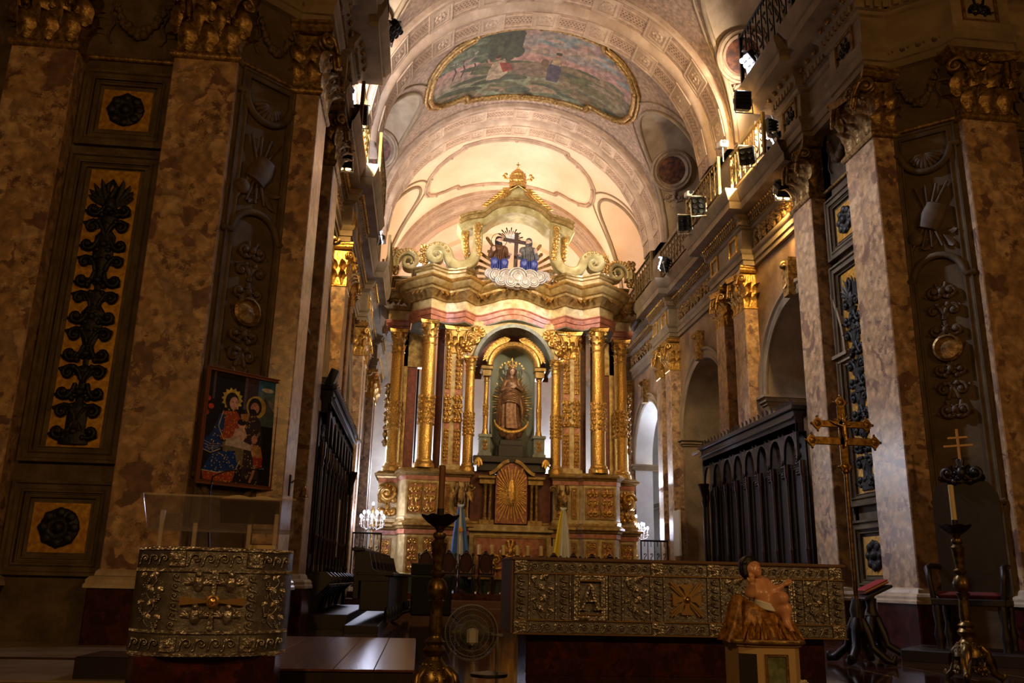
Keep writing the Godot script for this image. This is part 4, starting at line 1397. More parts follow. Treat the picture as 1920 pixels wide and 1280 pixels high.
func altar_column(r: float, y0: float, y1: float, cap_h: float, x: float, z: float) -> void:
	var key := "column %.3f %.2f" % [r, y1 - y0]
	var h := y1 - y0
	if not caches.has(key):
		var sh := MB.new()
		sh.lathe(P2([r, 0.0, r * 1.0, h * 0.33, r * 0.97, h * 0.6, r * 0.88, h]), 28)
		var ba := MB.new()
		ba.lathe(P2([r * 1.45, -0.2, r * 1.45, -0.13, r * 1.4, -0.12, r * 1.42, -0.09, r * 1.2, -0.06, r * 1.22, -0.03, r * 1.1, 0.0, r, 0.02]), 24)
		var ga := MB.new()
		for k in 4:
			var b := roty(90 * k + 20)
			var c := carving(r * 1.5, h * 0.26, 60 + k, r * 0.12, 1.3)
			# wrap the flat carving round the shaft
			for i in c.v.size():
				var p := c.v[i]
				var a := p.x / r
				c.v[i] = V(sin(a) * (r + p.z), p.y + h * 0.42, cos(a) * (r + p.z))
				var q := c.n[i]
				c.n[i] = V(q.x * cos(a) + q.z * sin(a), q.y, -q.x * sin(a) + q.z * cos(a))
			ga.add(c, Transform3D(b, Vector3.ZERO))
		caches[key] = [sh.mesh(), ba.mesh(), ga.mesh(), round_capital(r * 0.9, cap_h).mesh()]
	var c := node(AP, "column", T(x, y0 - AY, z))
	part(c, "shaft", caches[key][0], M.gold_column)
	part(c, "base", caches[key][1], M.gold)
	part(c, "garland", caches[key][2], M.gold)
	part(c, "capital", caches[key][3], M.gold, T(0, h, 0))
func frame_panel(called: String, x: float, y: float, z: float, w: float, h: float, sd: int, gold := true) -> void:
	var o := MB.new()
	o.bx(V(-w / 2, -h / 2, -0.02), V(w / 2, h / 2, 0.006))
	var g := ap("panel_ground", o, M.altar_pink, T(x, y, z))
	part(g, "panel_frame", rect_frame(w, h, frame_prof(0.035, 0.03)), M.altar_moulding)
	part(g, called, carving(w * 0.9, h * 0.92, sd, minf(w, h) * 0.075, 0.8), M.gold if gold else M.gold_old)
func leaf_row(path: PackedVector2Array, y: float, step: float, l: float, ys: PackedFloat32Array, side: float, tilt := 130.0) -> MB:
	var o := MB.new()
	for k in path.size() - 1:
		var d := path[k + 1] - path[k]
		var m := int(d.length() / step)
		for i in m:
			var t := (i + 0.5) / m
			var q := path[k] + d * t
			var nn := Vector2(-d.y, d.x).normalized() * side
			var b := Basis(V(nn.y, 0, -nn.x), V(0, 1, 0), V(nn.x, 0, nn.y)) * rotx(tilt)
			var yy := y + (lerpf(ys[k], ys[k + 1], t) if ys.size() else 0.0)
			o.leaf(Transform3D(b, V(q.x + nn.x * 0.2, yy, q.y + nn.y * 0.2)), l, step * 0.9, 0.5)
			o.blob(V(q.x + nn.x * 0.22, yy + 0.02, q.y + nn.y * 0.22), Vector3.ONE * step * 0.22, 6)
	return o
func build_altarpiece() -> void:
	AP = thing("altarpiece", "tall gilded altarpiece with eight columns, curved entablature and scrolled crest", "altarpiece", V(0, AY, AZ))
	# --- stepped base: plan outlines, front to the nave
	var lo := [[3.25, -1.9], [3.25, -0.62], [2.72, -0.6], [2.64, 0.1], [2.5, 0.3], [1.72, 0.3], [1.62, 0.12], [1.0, 0.12], [1.0, -0.05], [0.0, -0.05]]
	var lp := both(lo)
	var o := MB.new()
	var R := Transform3D(rotx(-90), Vector3.ZERO)  # plan (x, z) to an upright prism: local y becomes -z
	var flat := PackedVector2Array()
	for q in lp: flat.append(Vector2(q.x, -q.y))
	o.prism(flat, 0.71, 1.06, R)
	ap("plinth", o, M.marble_green)
	o = MB.new()
	o.mould(lp, 1.06, P2([0.0, 0.0, 0.04, 0.0, 0.04, 0.03, 0.0, 0.05, -0.02, 0.06, -0.02, 0.92, 0.0, 0.94]), -1.0)
	ap("lower_body", o, M.altar_cream)
	o = MB.new()
	o.mould(lp, 2.0, P2([0.0, 0, 0.02, 0.0, 0.02, 0.1, 0.0, 0.1]), -1.0)
	ap("pink_band", o, M.altar_pink)
	o = MB.new()
	o.mould(lp, 2.1, P2([0.0, 0, 0.05, 0.02, 0.07, 0.07, 0.12, 0.09, 0.12, 0.14, 0.08, 0.16, 0.03, 0.2, 0.03, 0.24, -0.3, 0.25]), -1.0)
	ap("lower_cornice", o, M.altar_moulding)
	var mi := [[3.2, -1.9], [3.2, -0.66], [2.74, -0.64], [2.66, 0.06], [2.52, 0.26], [1.74, 0.26], [1.64, 0.1], [1.02, 0.1], [1.02, -0.6], [0.0, -0.6]]
	var mp := both(mi)
	o = MB.new()
	o.mould(mp, 2.33, P2([0.0, 0.0, 0.03, 0.0, 0.03, 0.05, 0.0, 0.08, 0.0, 0.92]), -1.0)
	ap("middle_body", o, M.altar_cream)
	o = MB.new()
	o.mould(mp, 3.25, P2([0.0, 0, 0.02, 0.0, 0.02, 0.1, 0.0, 0.1]), -1.0)
	ap("pink_band", o, M.altar_pink)
	o = MB.new()
	o.mould(mp, 3.35, P2([0.0, 0, 0.04, 0.01, 0.06, 0.05, 0.11, 0.07, 0.12, 0.11, 0.07, 0.14, 0.03, 0.18, -0.6, 0.19]), -1.0)
	ap("middle_cornice", o, M.altar_moulding)
	for s: float in [-1.0, 1.0]:
		# carved panels of the base
		frame_panel("carving", s * 2.30, 2.82, 0.27, 0.36, 0.74, 131)
		frame_panel("carving", s * 1.95, 2.82, 0.27, 0.36, 0.74, 131)
		ap("cartouche", carving(0.5, 0.78, 135, 0.05), M.gold, T(s * 2.97, 2.82, -0.6))
		var bo := MB.new()
		bo.blob(V(s * 3.02, 2.95, -0.55), V(0.2, 0.22, 0.16), 10)
		bo.scroll(T(s * 2.98, 2.98, -0.38), 0.2, 1.6, 0.045, 0.0, s)
		ap("cartouche_boss", bo, M.gold)
		frame_panel("carving", s * 1.53, 2.82, 0.11, 0.14, 0.74, 137)
		frame_panel("carving", s * 1.2, 2.74, 0.11, 0.3, 0.6, 139)
		var br := MB.new()
		for k in 2: br.scroll(Transform3D(roty(90), V(s * (1.1 + 0.22 * k), 3.08, 0.26)), 0.14, 1.6, 0.05, PI * 0.5, 1.0, PackedVector2Array([Vector2(0.12, -0.42), Vector2(0.1, -0.2)]))
		for k in 3: br.leaf(Transform3D(rotx(160) * rotz(-20 + 20 * k), V(s * (1.08 + 0.13 * k), 3.1, 0.3)), 0.45, 0.16, 0.7)
		br.scroll(T(s * 0.98, 3.12, 0.2), 0.1, 1.5, 0.03, 0.0, s)
		ap("bracket", br, M.gold_old)
		frame_panel("carving", s * 2.98, 1.52, -0.6, 0.3, 0.8, 141)
		frame_panel("carving", s * 2.30, 1.52, 0.29, 0.28, 0.82, 143)
		frame_panel("carving", s * 1.92, 1.52, 0.29, 0.28, 0.82, 145)
		frame_panel("carving", s * 1.53, 1.52, 0.11, 0.14, 0.82, 147, false)
		frame_panel("carving", s * 1.2, 1.52, 0.11, 0.28, 0.82, 149, false)
		# columns, pilasters and the pieces behind them
		altar_column(0.175, 3.74, 6.62, 0.58, s * 2.13, 0.12)
		altar_column(0.175, 3.74, 6.62, 0.58, s * 2.92, -0.85)
		altar_column(0.125, 3.70, 6.02, 0.34, s * 1.08, -0.02)
		var pb := MB.new()
		pb.bx(V(s * 1.25, 3.54, -0.6), V(s * 1.72, 7.2, -0.12), 0.01)
		pb.bx(V(s * 1.2, 3.54, -0.62), V(s * 1.77, 3.66, -0.08), 0.02)
		ap("pilaster", pb, M.altar_cream)
		for q in [[1.36, 0.16], [1.62, 0.13]]:
			var g := MB.new()
			g.bx(V(-q[1] / 2, -1.5, -0.01), V(q[1] / 2, 1.5, 0.008))
			var pg := ap("pilaster_panel", g, M.altar_pink, T(s * q[0], 5.2, -0.115))
			part(pg, "carved_pendant", carving(q[1] * 1.1, 1.1, 151, 0.022), M.gold, T(0, 0.9, 0.01))
			part(pg, "carved_pendant", carving(q[1] * 1.7, 0.7, 153, 0.03), M.gold, T(0, -0.15, 0.01))
			part(pg, "carved_pendant", carving(q[1] * 1.0, 0.8, 155, 0.02), M.gold, T(0, -1.05, 0.01))
		place_capital2(s * 1.42, 6.5, -0.12)
		var sp := MB.new()
		sp.add(carving(0.44, 0.75, 157, 0.05), Transform3D(rotz(s * 40), V(s * 1.04, 6.86, -0.08)))
		sp.scroll(T(s * 0.98, 6.98, -0.06), 0.15, 1.6, 0.04, 0.0, s)
		ap("spandrel_carving", sp, M.gold)
		# pieces seen between the columns
		var rw := MB.new()
		rw.bx(V(s * 2.42, 3.54, -1.25), V(s * 2.66, 6.3, -1.1), 0.01)
		ap("back_panel", rw, M.altar_redwood)
		rw = MB.new()
		rw.bx(V(s * 2.66, 3.54, -1.3), V(s * 2.80, 7.2, -1.05), 0.01)
		rw.bx(V(s * 2.28, 6.3, -1.3), V(s * 2.80, 7.2, -1.05), 0.01)
		ap("back_pilaster", rw, M.altar_moulding)
		rw = MB.new()
		rw.bx(V(s * 1.74, 3.54, -0.62), V(s * 1.92, 7.2, -0.45), 0.01)
		ap("back_panel", rw, M.altar_redwood)
		ap("side_carving", carving(0.3, 1.6, 159, 0.05), M.gold_old, Transform3D(roty(90 * s), V(s * 3.1, 5.0, -0.95)))
	# --- entablature
	var eh := [[3.3, -1.9], [3.25, -0.92], [2.66, -0.88], [2.62, -0.2], [2.44, 0.05], [2.13, 0.34], [1.76, 0.0], [1.5, 0.06], [1.27, 0.24], [1.0, -0.14], [0.85, -0.12], [0.7, -0.07], [0.55, -0.01], [0.38, 0.05], [0.18, 0.09], [0.0, 0.1]]
	var ep := both(eh)
	var ys := PackedFloat32Array()
	for q in ep: ys.append(0.17 * (0.5 + 0.5 * cos(PI * q.x / 0.98)) if absf(q.x) < 0.98 else 0.0)
	o = MB.new()
	o.mould(ep, 7.2, P2([-0.4, -0.02, -0.02, 0.0, -0.02, 0.05]), -1.0, false, 0.8, ys)
	ap("soffit", o, M.altar_grey)
	o = MB.new()
	o.mould(ep, 7.22, P2([0.0, 0, 0.0, 0.11, 0.03, 0.12, 0.03, 0.23, 0.06, 0.26, 0.06, 0.28, -0.02, 0.29]), -1.0, false, 0.8, ys)
	ap("architrave", o, M.altar_pink)
	o = MB.new()
	o.mould(ep, 7.5, P2([-0.02, 0, -0.02, 0.27, 0.0, 0.28]), -1.0, false, 0.8, ys)
	ap("frieze", o, M.altar_cream)
	o = MB.new()
	o.mould(ep, 7.76, P2([0.0, 0, 0.04, 0.01, 0.06, 0.05, 0.2, 0.17, 0.24, 0.18, 0.24, 0.24, 0.3, 0.26, 0.34, 0.32, 0.36, 0.4, 0.4, 0.42, 0.42, 0.48, -0.5, 0.5]), -1.0, false, 0.8, ys)
	ap("cornice", o, M.altar_moulding)
	var lr := ap("leaf_moulding", leaf_row(ep, 7.95, 0.13, 0.2, ys, -1.0), M.gold)
	lr.set_meta("kind", "stuff")
	var lt := ap("cornice_lip", MB.new() if false else lip(ep, 8.2, 0.43, ys), M.gold)
	lt.name = "cornice_lip"
	# attic blocks over the columns, open in the middle
	for s: float in [-1.0, 1.0]:
		var half := PackedVector2Array()
		for q in [[3.2, -1.8], [3.1, -0.85], [2.6, -0.8], [2.55, -0.1], [2.13, 0.26], [1.76, -0.05], [1.5, 0.0], [1.3, 0.12], [1.12, -0.1], [1.05, -0.6]]: half.append(Vector2(s * q[0], q[1]))
		o = MB.new()
		o.mould(half, 8.24, P2([0.02, 0, 0.02, 0.05, 0.0, 0.06, 0.0, 0.3]), -s, false, 0.8)
		ap("attic_block", o, M.altar_cream)
		o = MB.new()
		o.mould(half, 8.54, P2([0.0, 0, 0.04, 0.02, 0.05, 0.07, 0.09, 0.09, 0.1, 0.13, 0.06, 0.15, -0.5, 0.16]), -s, false, 0.8)
		ap("attic_cornice", o, M.altar_moulding)
		o = MB.new()
		o.scroll(T(s * 1.02, 8.42, -0.1), 0.13, 1.5, 0.05, PI / 2, -s)
		ap("attic_volute", o, M.gold)
		# scrolled pediment
		var big := mirror2(bez(Vector2(1.02, 9.95), Vector2(1.02, 9.3), Vector2(0.95, 8.9), Vector2(1.35, 8.78), 16), s)
		var big2 := mirror2(bez(Vector2(1.35, 8.78), Vector2(1.55, 8.72), Vector2(1.72, 8.82), Vector2(1.75, 9.0), 10), s)
		big2.remove_at(0)
		big.append_array(big2)
		var vol := volute_path(Vector2(s * 2.06, 9.02), 0.31, PI if s > 0 else 0.0, 1.6, -s)
		var th := PackedFloat32Array()
		for k in big.size(): th.append(0.25)
		for k in vol.size(): th.append(lerpf(0.24, 0.06, k / float(vol.size())))
		big.append_array(vol)
		ap("pediment_scroll", ribbon(big, th, -0.2, 0.12, 0.03), M.altar_cream2)
		ap("scroll_carving", carving(0.16, 0.8, 171, 0.022), M.gold, Transform3D(rotz(-s * 8), V(s * 1.01, 9.42, 0.12)))
		var con := mirror2(bez(Vector2(1.32, 9.92), Vector2(1.36, 9.4), Vector2(1.25, 9.1), Vector2(0.98, 8.82), 14), s)
		ap("console", ribbon(con, PackedFloat32Array([0.2, 0.2, 0.2, 0.19, 0.19, 0.18, 0.17, 0.16, 0.15, 0.14, 0.13, 0.12, 0.11, 0.1, 0.1]), -0.55, -0.25, 0.03), M.altar_cream2)
		ap("scroll_carving", carving(0.15, 0.8, 173, 0.022), M.gold, Transform3D(rotz(-s * 4), V(s * 1.31, 9.52, -0.25)))
		for q in [[1.02, 9.9, 0.12], [1.32, 9.88, -0.25]]:
			o = MB.new()
			o.scroll(T(s * q[0], q[1], q[2]), 0.1, 1.5, 0.035, 0.0, s)
			o.leaf(Transform3D(rotx(170), V(s * q[0], q[1], q[2] + 0.05)), 0.3, 0.16, 0.6)
			ap("console_volute", o, M.gold)
		# outer scroll resting on the attic
		var ov := volute_path(Vector2(s * 2.78, 8.98), 0.36, -PI * 0.15 if s > 0 else PI * 1.15, 1.7, s)
		var ot := PackedFloat32Array()
		for k in ov.size(): ot.append(lerpf(0.17, 0.04, k / float(ov.size())))
		ap("outer_scroll", ribbon(ov, ot, -0.75, -0.35, 0.03), M.altar_cream2)
		o = MB.new()
		for k in 7: o.blob(V(s * 2.06 + cos(PI * (0.1 + 0.12 * k)) * 0.3, 9.02 + sin(PI * (0.1 + 0.12 * k)) * 0.3, 0.12), Vector3.ONE * 0.035, 6)
		ap("scroll_beading", o, M.gold)
		o = MB.new()
		for k in 11:
			var a := PI * (0.1 + 0.08 * k)
			o.blob(V(s * 2.78 + cos(a) * 0.3, 8.98 + sin(a) * 0.3, -0.34), V(0.03, 0.05, 0.03), 6, Basis(Vector3.BACK, a - PI / 2))
		ap("scroll_beading", o, M.gold)
		o = MB.new()
		o.add(carving(0.26, 0.75, 177, 0.05), T(s * 3.16, 8.98, -0.5))
		for k in 4: o.leaf(Transform3D(rotz(s * (30 - 25 * k)), V(s * 3.1, 9.1, -0.45)), 0.3, 0.12, 0.8)
		ap("crest_carving", o, M.gold_old)
		o = MB.new()
		o.add(carving(0.26, 0.45, 178, 0.04), T(s * 2.38, 9.05, -0.2))
		for k in 3: o.leaf(Transform3D(rotz(-30 + 30 * k), V(s * 2.38, 9.2, -0.15)), 0.22, 0.1, 0.8)
		ap("crest_carving", o, M.gold)
		# palm branches of the top
		o = MB.new()
		for k in 9:
			var t := k / 8.0
			var p := Vector2(0.2, 11.02).lerp(Vector2(0.74, 10.5), t)
			for q: float in [-1.0, 1.0]: o.leaf(Transform3D(rotz(s * (-132.0) + q * 34), V(s * p.x, p.y, 0.05)), 0.26, 0.09, 0.7)
		o.rod(V(s * 0.18, 11.04, 0.03), V(s * 0.78, 10.46, 0.05), 0.025)
		ap("palm_branch", o, M.gold)
		o = MB.new()
		o.rod(V(s * 0.24, 10.92, 0.14), V(-s * 0.3, 11.3, 0.12), 0.018)
		for k in 3: o.blob(V(-s * (0.33 + 0.05 * (k % 2)), 11.27 + 0.06 * k, 0.12), V(0.05, 0.045, 0.02), 7)
		o.bx(V(s * 0.24, 10.86, 0.12), V(s * 0.34, 10.95, 0.15))
		ap("crossed_key", o, M.gold)
	# arched canopy
	var cp := PackedVector2Array([Vector2(-1.5, 9.82), Vector2(-1.32, 9.92), Vector2(-1.02, 10.0), Vector2(-0.9, 10.02)])
	for k in 17:
		var a := PI * (0.82 - 0.64 * k / 16.0)
		cp.append(Vector2(cos(a) * 0.98, 9.68 + sin(a) * 0.75))
	cp.append_array(PackedVector2Array([Vector2(0.9, 10.02), Vector2(1.02, 10.0), Vector2(1.32, 9.92), Vector2(1.5, 9.82)]))
	for q in [[0.0, 0.22, 0.05], [0.14, 0.09, 0.16], [0.22, 0.07, 0.24]]:
		var p := PackedVector2Array()
		for e in cp: p.append(e + Vector2(0, q[0]))
		ap("canopy_arch", ribbon(p, PackedFloat32Array([q[1]]), -0.6, q[2]), M.altar_moulding if q[0] > 0 else M.altar_cream2)
	o = MB.new()
	o.prism(P2([-0.6, 10.35, 0.6, 10.35, 0.22, 10.98, 0.0, 11.12, -0.22, 10.98]), -0.5, 0.0)
	ap("gable", o, M.altar_cream2)
	o = MB.new()
	o.add(carving(0.5, 0.2, 181, 0.03), T(0, 10.62, 0.03))
	ap("gable_carving", o, M.gold_old)
	o = MB.new()
	o.lathe(P2([0.2, 11.05, 0.23, 11.08, 0.21, 11.13, 0.22, 11.2, 0.24, 11.22, 0.22, 11.25, 0.22, 11.36, 0.23, 11.38, 0.2, 11.42, 0.17, 11.5, 0.1, 11.57, 0.03, 11.62, 0.04, 11.65, 0.0, 11.68]), 20)
	for y in [11.1, 11.23, 11.38]:
		for k in 12: o.leaf(Transform3D(roty(30 * k), V(0, y, 0) + roty(30 * k) * V(0, 0, 0.215)), 0.08, 0.08, 0.3)
	o.bx(V(-0.01, 11.66, -0.01), V(0.01, 11.82, 0.01))
	o.bx(V(-0.05, 11.73, -0.01), V(0.05, 11.755, 0.01))
	ap("tiara", o, M.gold)
	# beams of light behind the group
	for k in 22:
		var a := deg_to_rad(-15.0 + 210.0 * k / 21.0)
		if a > deg_to_rad(62) and a < deg_to_rad(118): continue
		o = MB.new()
		var d := V(cos(a), sin(a), 0)
		var nn := V(-d.y, d.x, 0)
		var l := 1.0 + 0.16 * (k % 3)
		for z in [-0.28]: o.prism(PackedVector2Array([Vector2(d.x, d.y) * 0.4 - Vector2(nn.x, nn.y) * 0.02, Vector2(d.x, d.y) * l - Vector2(nn.x, nn.y) * 0.045, Vector2(d.x, d.y) * (l + 0.04), Vector2(d.x, d.y) * l + Vector2(nn.x, nn.y) * 0.045, Vector2(d.x, d.y) * 0.4 + Vector2(nn.x, nn.y) * 0.02]), z, z + 0.03, T(0, 8.62, 0))
		ap("sunbeam", o, M.gold_old)
	# --- central niche
	var outer := PackedVector2Array()
	var inner := PackedVector2Array()
	for k in 25:
		var a := PI * k / 24.0
		outer.append(Vector2(cos(a) * 1.0, 6.12 + sin(a) * 1.12))
	o = ribbon(outer, PackedFloat32Array([0.09]), -0.9, 0.0)
	ap("niche_arch", o, M.altar_grey)
	o = MB.new()
	var wall := []
	var up := PackedVector3Array()
	var dn := PackedVector3Array()
	for k in 25:
		var a := PI * k / 24.0
		dn.append(V(cos(a) * 1.04, 6.12 + sin(a) * 1.15, -0.1))
		up.append(V(cos(a) * 1.25, 7.28 + 0.15 * sin(a), -0.1))
	o.grid([dn, up])
	ap("spandrel", o, M.altar_cream)
	o = MB.new()
	var back := PackedVector3Array()
	var b2 := PackedVector3Array()
	for k in 25:
		var a := PI * k / 24.0
		back.append(V(cos(a) * 1.0, 6.1 + sin(a) * 1.12, -0.85))
		b2.append(V(cos(a) * 1.0, 6.0, -0.85))
	o.grid([back, b2])
	ap("niche_back", o, M.altar_redwood)
	for k in 25: inner.append(Vector2(cos(PI * k / 24.0) * 0.6, 6.16 + sin(PI * k / 24.0) * 0.56))
	ap("shrine_arch", ribbon(inner, PackedFloat32Array([0.14]), -0.5, 0.12, 0.03), M.gold)
	for s: float in [-1.0, 1.0]:
		o = MB.new()
		o.bx(V(s * 0.53, 3.9, -0.45), V(s * 0.80, 4.4, 0.02), 0.01)
		o.bx(V(s * 0.50, 4.36, -0.47), V(s * 0.83, 4.44, 0.05), 0.01)
		o.bx(V(s * 0.50, 3.86, -0.47), V(s * 0.83, 3.98, 0.05), 0.01)
		ap("shrine_pedestal", o, M.altar_grey)
		ap("pedestal_carving", carving(0.12, 0.26, 183, 0.015), M.gold, T(s * 0.665, 4.17, 0.02))
		altar_column(0.062, 4.56, 5.72, 0.2, s * 0.665, -0.12)
		o = MB.new()
		o.bx(V(s * 0.55, 5.9, -0.45), V(s * 0.78, 6.06, 0.02), 0.01)
		o.bx(V(s * 0.52, 6.06, -0.47), V(s * 0.82, 6.16, 0.06), 0.015)
		ap("shrine_impost", o, M.altar_moulding)
		o = MB.new()
		for k in 14:
			var t := k / 13.0
			var a := PI * (0.5 - s * (0.05 + 0.36 * t))
			for q: float in [-1.0, 1.0]: o.leaf(Transform3D(rotz(rad_to_deg(a) - 90 + (-s * 65 if q > 0 else -s * 120)), V(cos(a) * 0.74, 6.16 + sin(a) * 0.70, 0.1)), 0.2 - 0.06 * t, 0.045, 0.4)
		ap("palm_frond", o, M.gold)
	# shell of the shrine with gilded rays
	o = MB.new()
	var rows := []
	for i in 10:
		var y := 3.9 + (6.15 - 3.9) * i / 9.0
		var r := PackedVector3Array()
		for k in 17: r.append(V(-cos(PI * k / 16) * 0.56, y, -0.15 - sin(PI * k / 16) * 0.4))
		rows.append(r)
	for i in range(1, 9):
		var f := PI * 0.5 * i / 8
		var r := PackedVector3Array()
		for k in 17: r.append(V(-cos(PI * k / 16) * 0.56 * cos(f), 6.15 + 0.52 * sin(f), -0.15 - sin(PI * k / 16) * 0.4 * cos(f)))
		rows.append(r)
	o.smooth(rows)
	ap("shrine_shell", o, M.shrine_green)
	for k in 44:
		var a := TAU * k / 44.0
		o = MB.new()
		var d := Vector2(cos(a), sin(a))
		var l := (0.5 if k % 2 == 0 else 0.44) / sqrt(pow(d.x / 1.0, 2) + pow(d.y / 1.75, 2))
		if d.y > 0.8: l *= 0.95
		var p := V(d.x * 0.12, d.y * 0.3, -0.3)
		var e := V(d.x * l, d.y * l, -0.34 + 0.16 * absf(d.x))
		o.tube(PackedVector3Array([p, p.lerp(e, 0.5), e]), PackedFloat32Array([0.016, 0.028, 0.014]), 4, 0.6)
		ap("gilded_ray", o, M.gold, T(0, 5.3, 0))
	# --- tabernacle with the sunburst
	o = MB.new()
	o.bx(V(-0.95, 3.74, -0.6), V(0.95, 3.9, 0.12), 0.015)
	o.bx(V(-0.85, 3.54, -0.6), V(0.85, 3.74, 0.02), 0.015)
	ap("ledge", o, M.altar_dark2)
	var tp := P2([-0.38, 2.3, 0.38, 2.3, 0.38, 3.3])
	for k in 13: tp.append(Vector2(0.38 * cos(PI * k / 12), 3.32 + 0.42 * sin(PI * k / 12)))
	o = MB.new()
	o.prism(tp, -0.3, 0.1)
	ap("tabernacle_panel", o, M.altar_pink)
	for k in 44:
		var a := TAU * k / 44.0
		var d := Vector2(cos(a), sin(a))
		var l := 1e9
		if absf(d.x) > 0.001: l = minf(l, 0.35 / absf(d.x))
		l = minf(l, 0.66 / maxf(0.001, absf(d.y)))
		l = minf(l, 0.72) * (1.0 if k % 2 == 0 else 0.86)
		var nn := Vector2(-d.y, d.x)
		var st := 1.0 / sqrt(pow(d.x / 0.1, 2) + pow(d.y / 0.28, 2))
		o = MB.new()
		o.prism(PackedVector2Array([d * st - nn * 0.006, d * l - nn * 0.013, d * (l + 0.01), d * l + nn * 0.013, d * st + nn * 0.006]), 0.1, 0.14, T(0.0, 3.0, 0))
		ap("sunburst_ray", o, M.gold)
	o = MB.new()
	o.blob(V(0.0, 3.0, 0.12), V(0.12, 0.34, 0.05), 20)
	ap("sunburst_oval", o, M.gold)
	for s: float in [-1.0, 1.0]:
		for x in [0.5, 0.62]:
			o = MB.new()
			o.lathe(P2([0.06, 2.36, 0.06, 2.42, 0.045, 2.44, 0.042, 3.08, 0.05, 3.1, 0.04, 3.12, 0.06, 3.2, 0.06, 3.22]), 12, T(s * x, 0, 0.02))
			ap("tabernacle_column", o, M.gold_old)
		o = MB.new()
		o.bx(V(s * 0.4, 2.28, -0.5), V(s * 0.98, 3.54, -0.1))
		ap("tabernacle_side", o, M.altar_redwood)
		o = MB.new()
		o.bx(V(s * 0.4, 3.22, -0.3), V(s * 0.78, 3.34, 0.1), 0.01)
		o.bx(V(s * 0.38, 3.34, -0.3), V(s * 0.82, 3.42, 0.16), 0.02)
		ap("tabernacle_entablature", o, M.altar_moulding)
		o = MB.new()
		o.bx(V(s * 0.4, 2.26, -0.3), V(s * 0.76, 2.38, 0.1), 0.01)
		ap("tabernacle_base", o, M.altar_moulding)
		ap("curved_pediment", ribbon(mirror2(bez(Vector2(0.55, 3.46), Vector2(0.35, 3.5), Vector2(0.32, 3.72), Vector2(0.08, 3.78), 10), s), PackedFloat32Array([0.08]), -0.2, 0.2), M.altar_moulding)
		o = MB.new()
		for k in 3: o.leaf(Transform3D(rotz(180 + (k - 1) * 25), V(s * 0.82, 3.84, 0.14)), 0.26 - 0.03 * absf(k - 1), 0.11, 0.5)
		ap("leaf_drop", o, M.gold)
	# --- antependium
	o = MB.new()
	o.bx(V(-0.98, 1.0, -0.05), V(0.98, 2.08, 0.1), 0.01)
	o.bx(V(-1.02, 2.1, -0.05), V(1.02, 2.26, 0.2), 0.02)
	ap("antependium", o, M.altar_cream)
	o = MB.new()
	o.bx(V(-0.84, 1.05, 0.1), V(0.84, 2.0, 0.112))
	ap("antependium_panel", o, M.altar_pink)
	ap("antependium_frame", rect_frame(1.72, 0.99, frame_prof(0.05, 0.04)), M.altar_moulding, T(0, 1.52, 0.1))
	o = carving(1.25, 0.8, 191, 0.05, 1.0)
	o.add(carving(0.6, 0.55, 193, 0.05), T(0, 0.2, 0.03))
	for k in 7: o.leaf(Transform3D(rotz(-75 + 25 * k), V(0, 0.2, 0.06)), 0.32, 0.12, 0.9)
	ap("antependium_carving", o, M.gold, T(0, 1.45, 0.11))
func lip(path: PackedVector2Array, y: float, out: float, ys: PackedFloat32Array) -> MB:
	var o := MB.new()
	o.mould(path, y, P2([out - 0.03, -0.02, out, -0.01, out + 0.01, 0.02, out - 0.02, 0.05, out - 0.05, 0.05]), -1.0, false, 0.5, ys)
	return o
func place_capital2(x: float, y: float, z: float) -> void:
	var key := "pilaster capital"
	if not caches.has(key): caches[key] = merged(capital_pieces(0.5, 0.3, 0.68)).mesh()
	ap("pilaster_capital", caches[key], M.gold, T(x, y, z + 0.02))

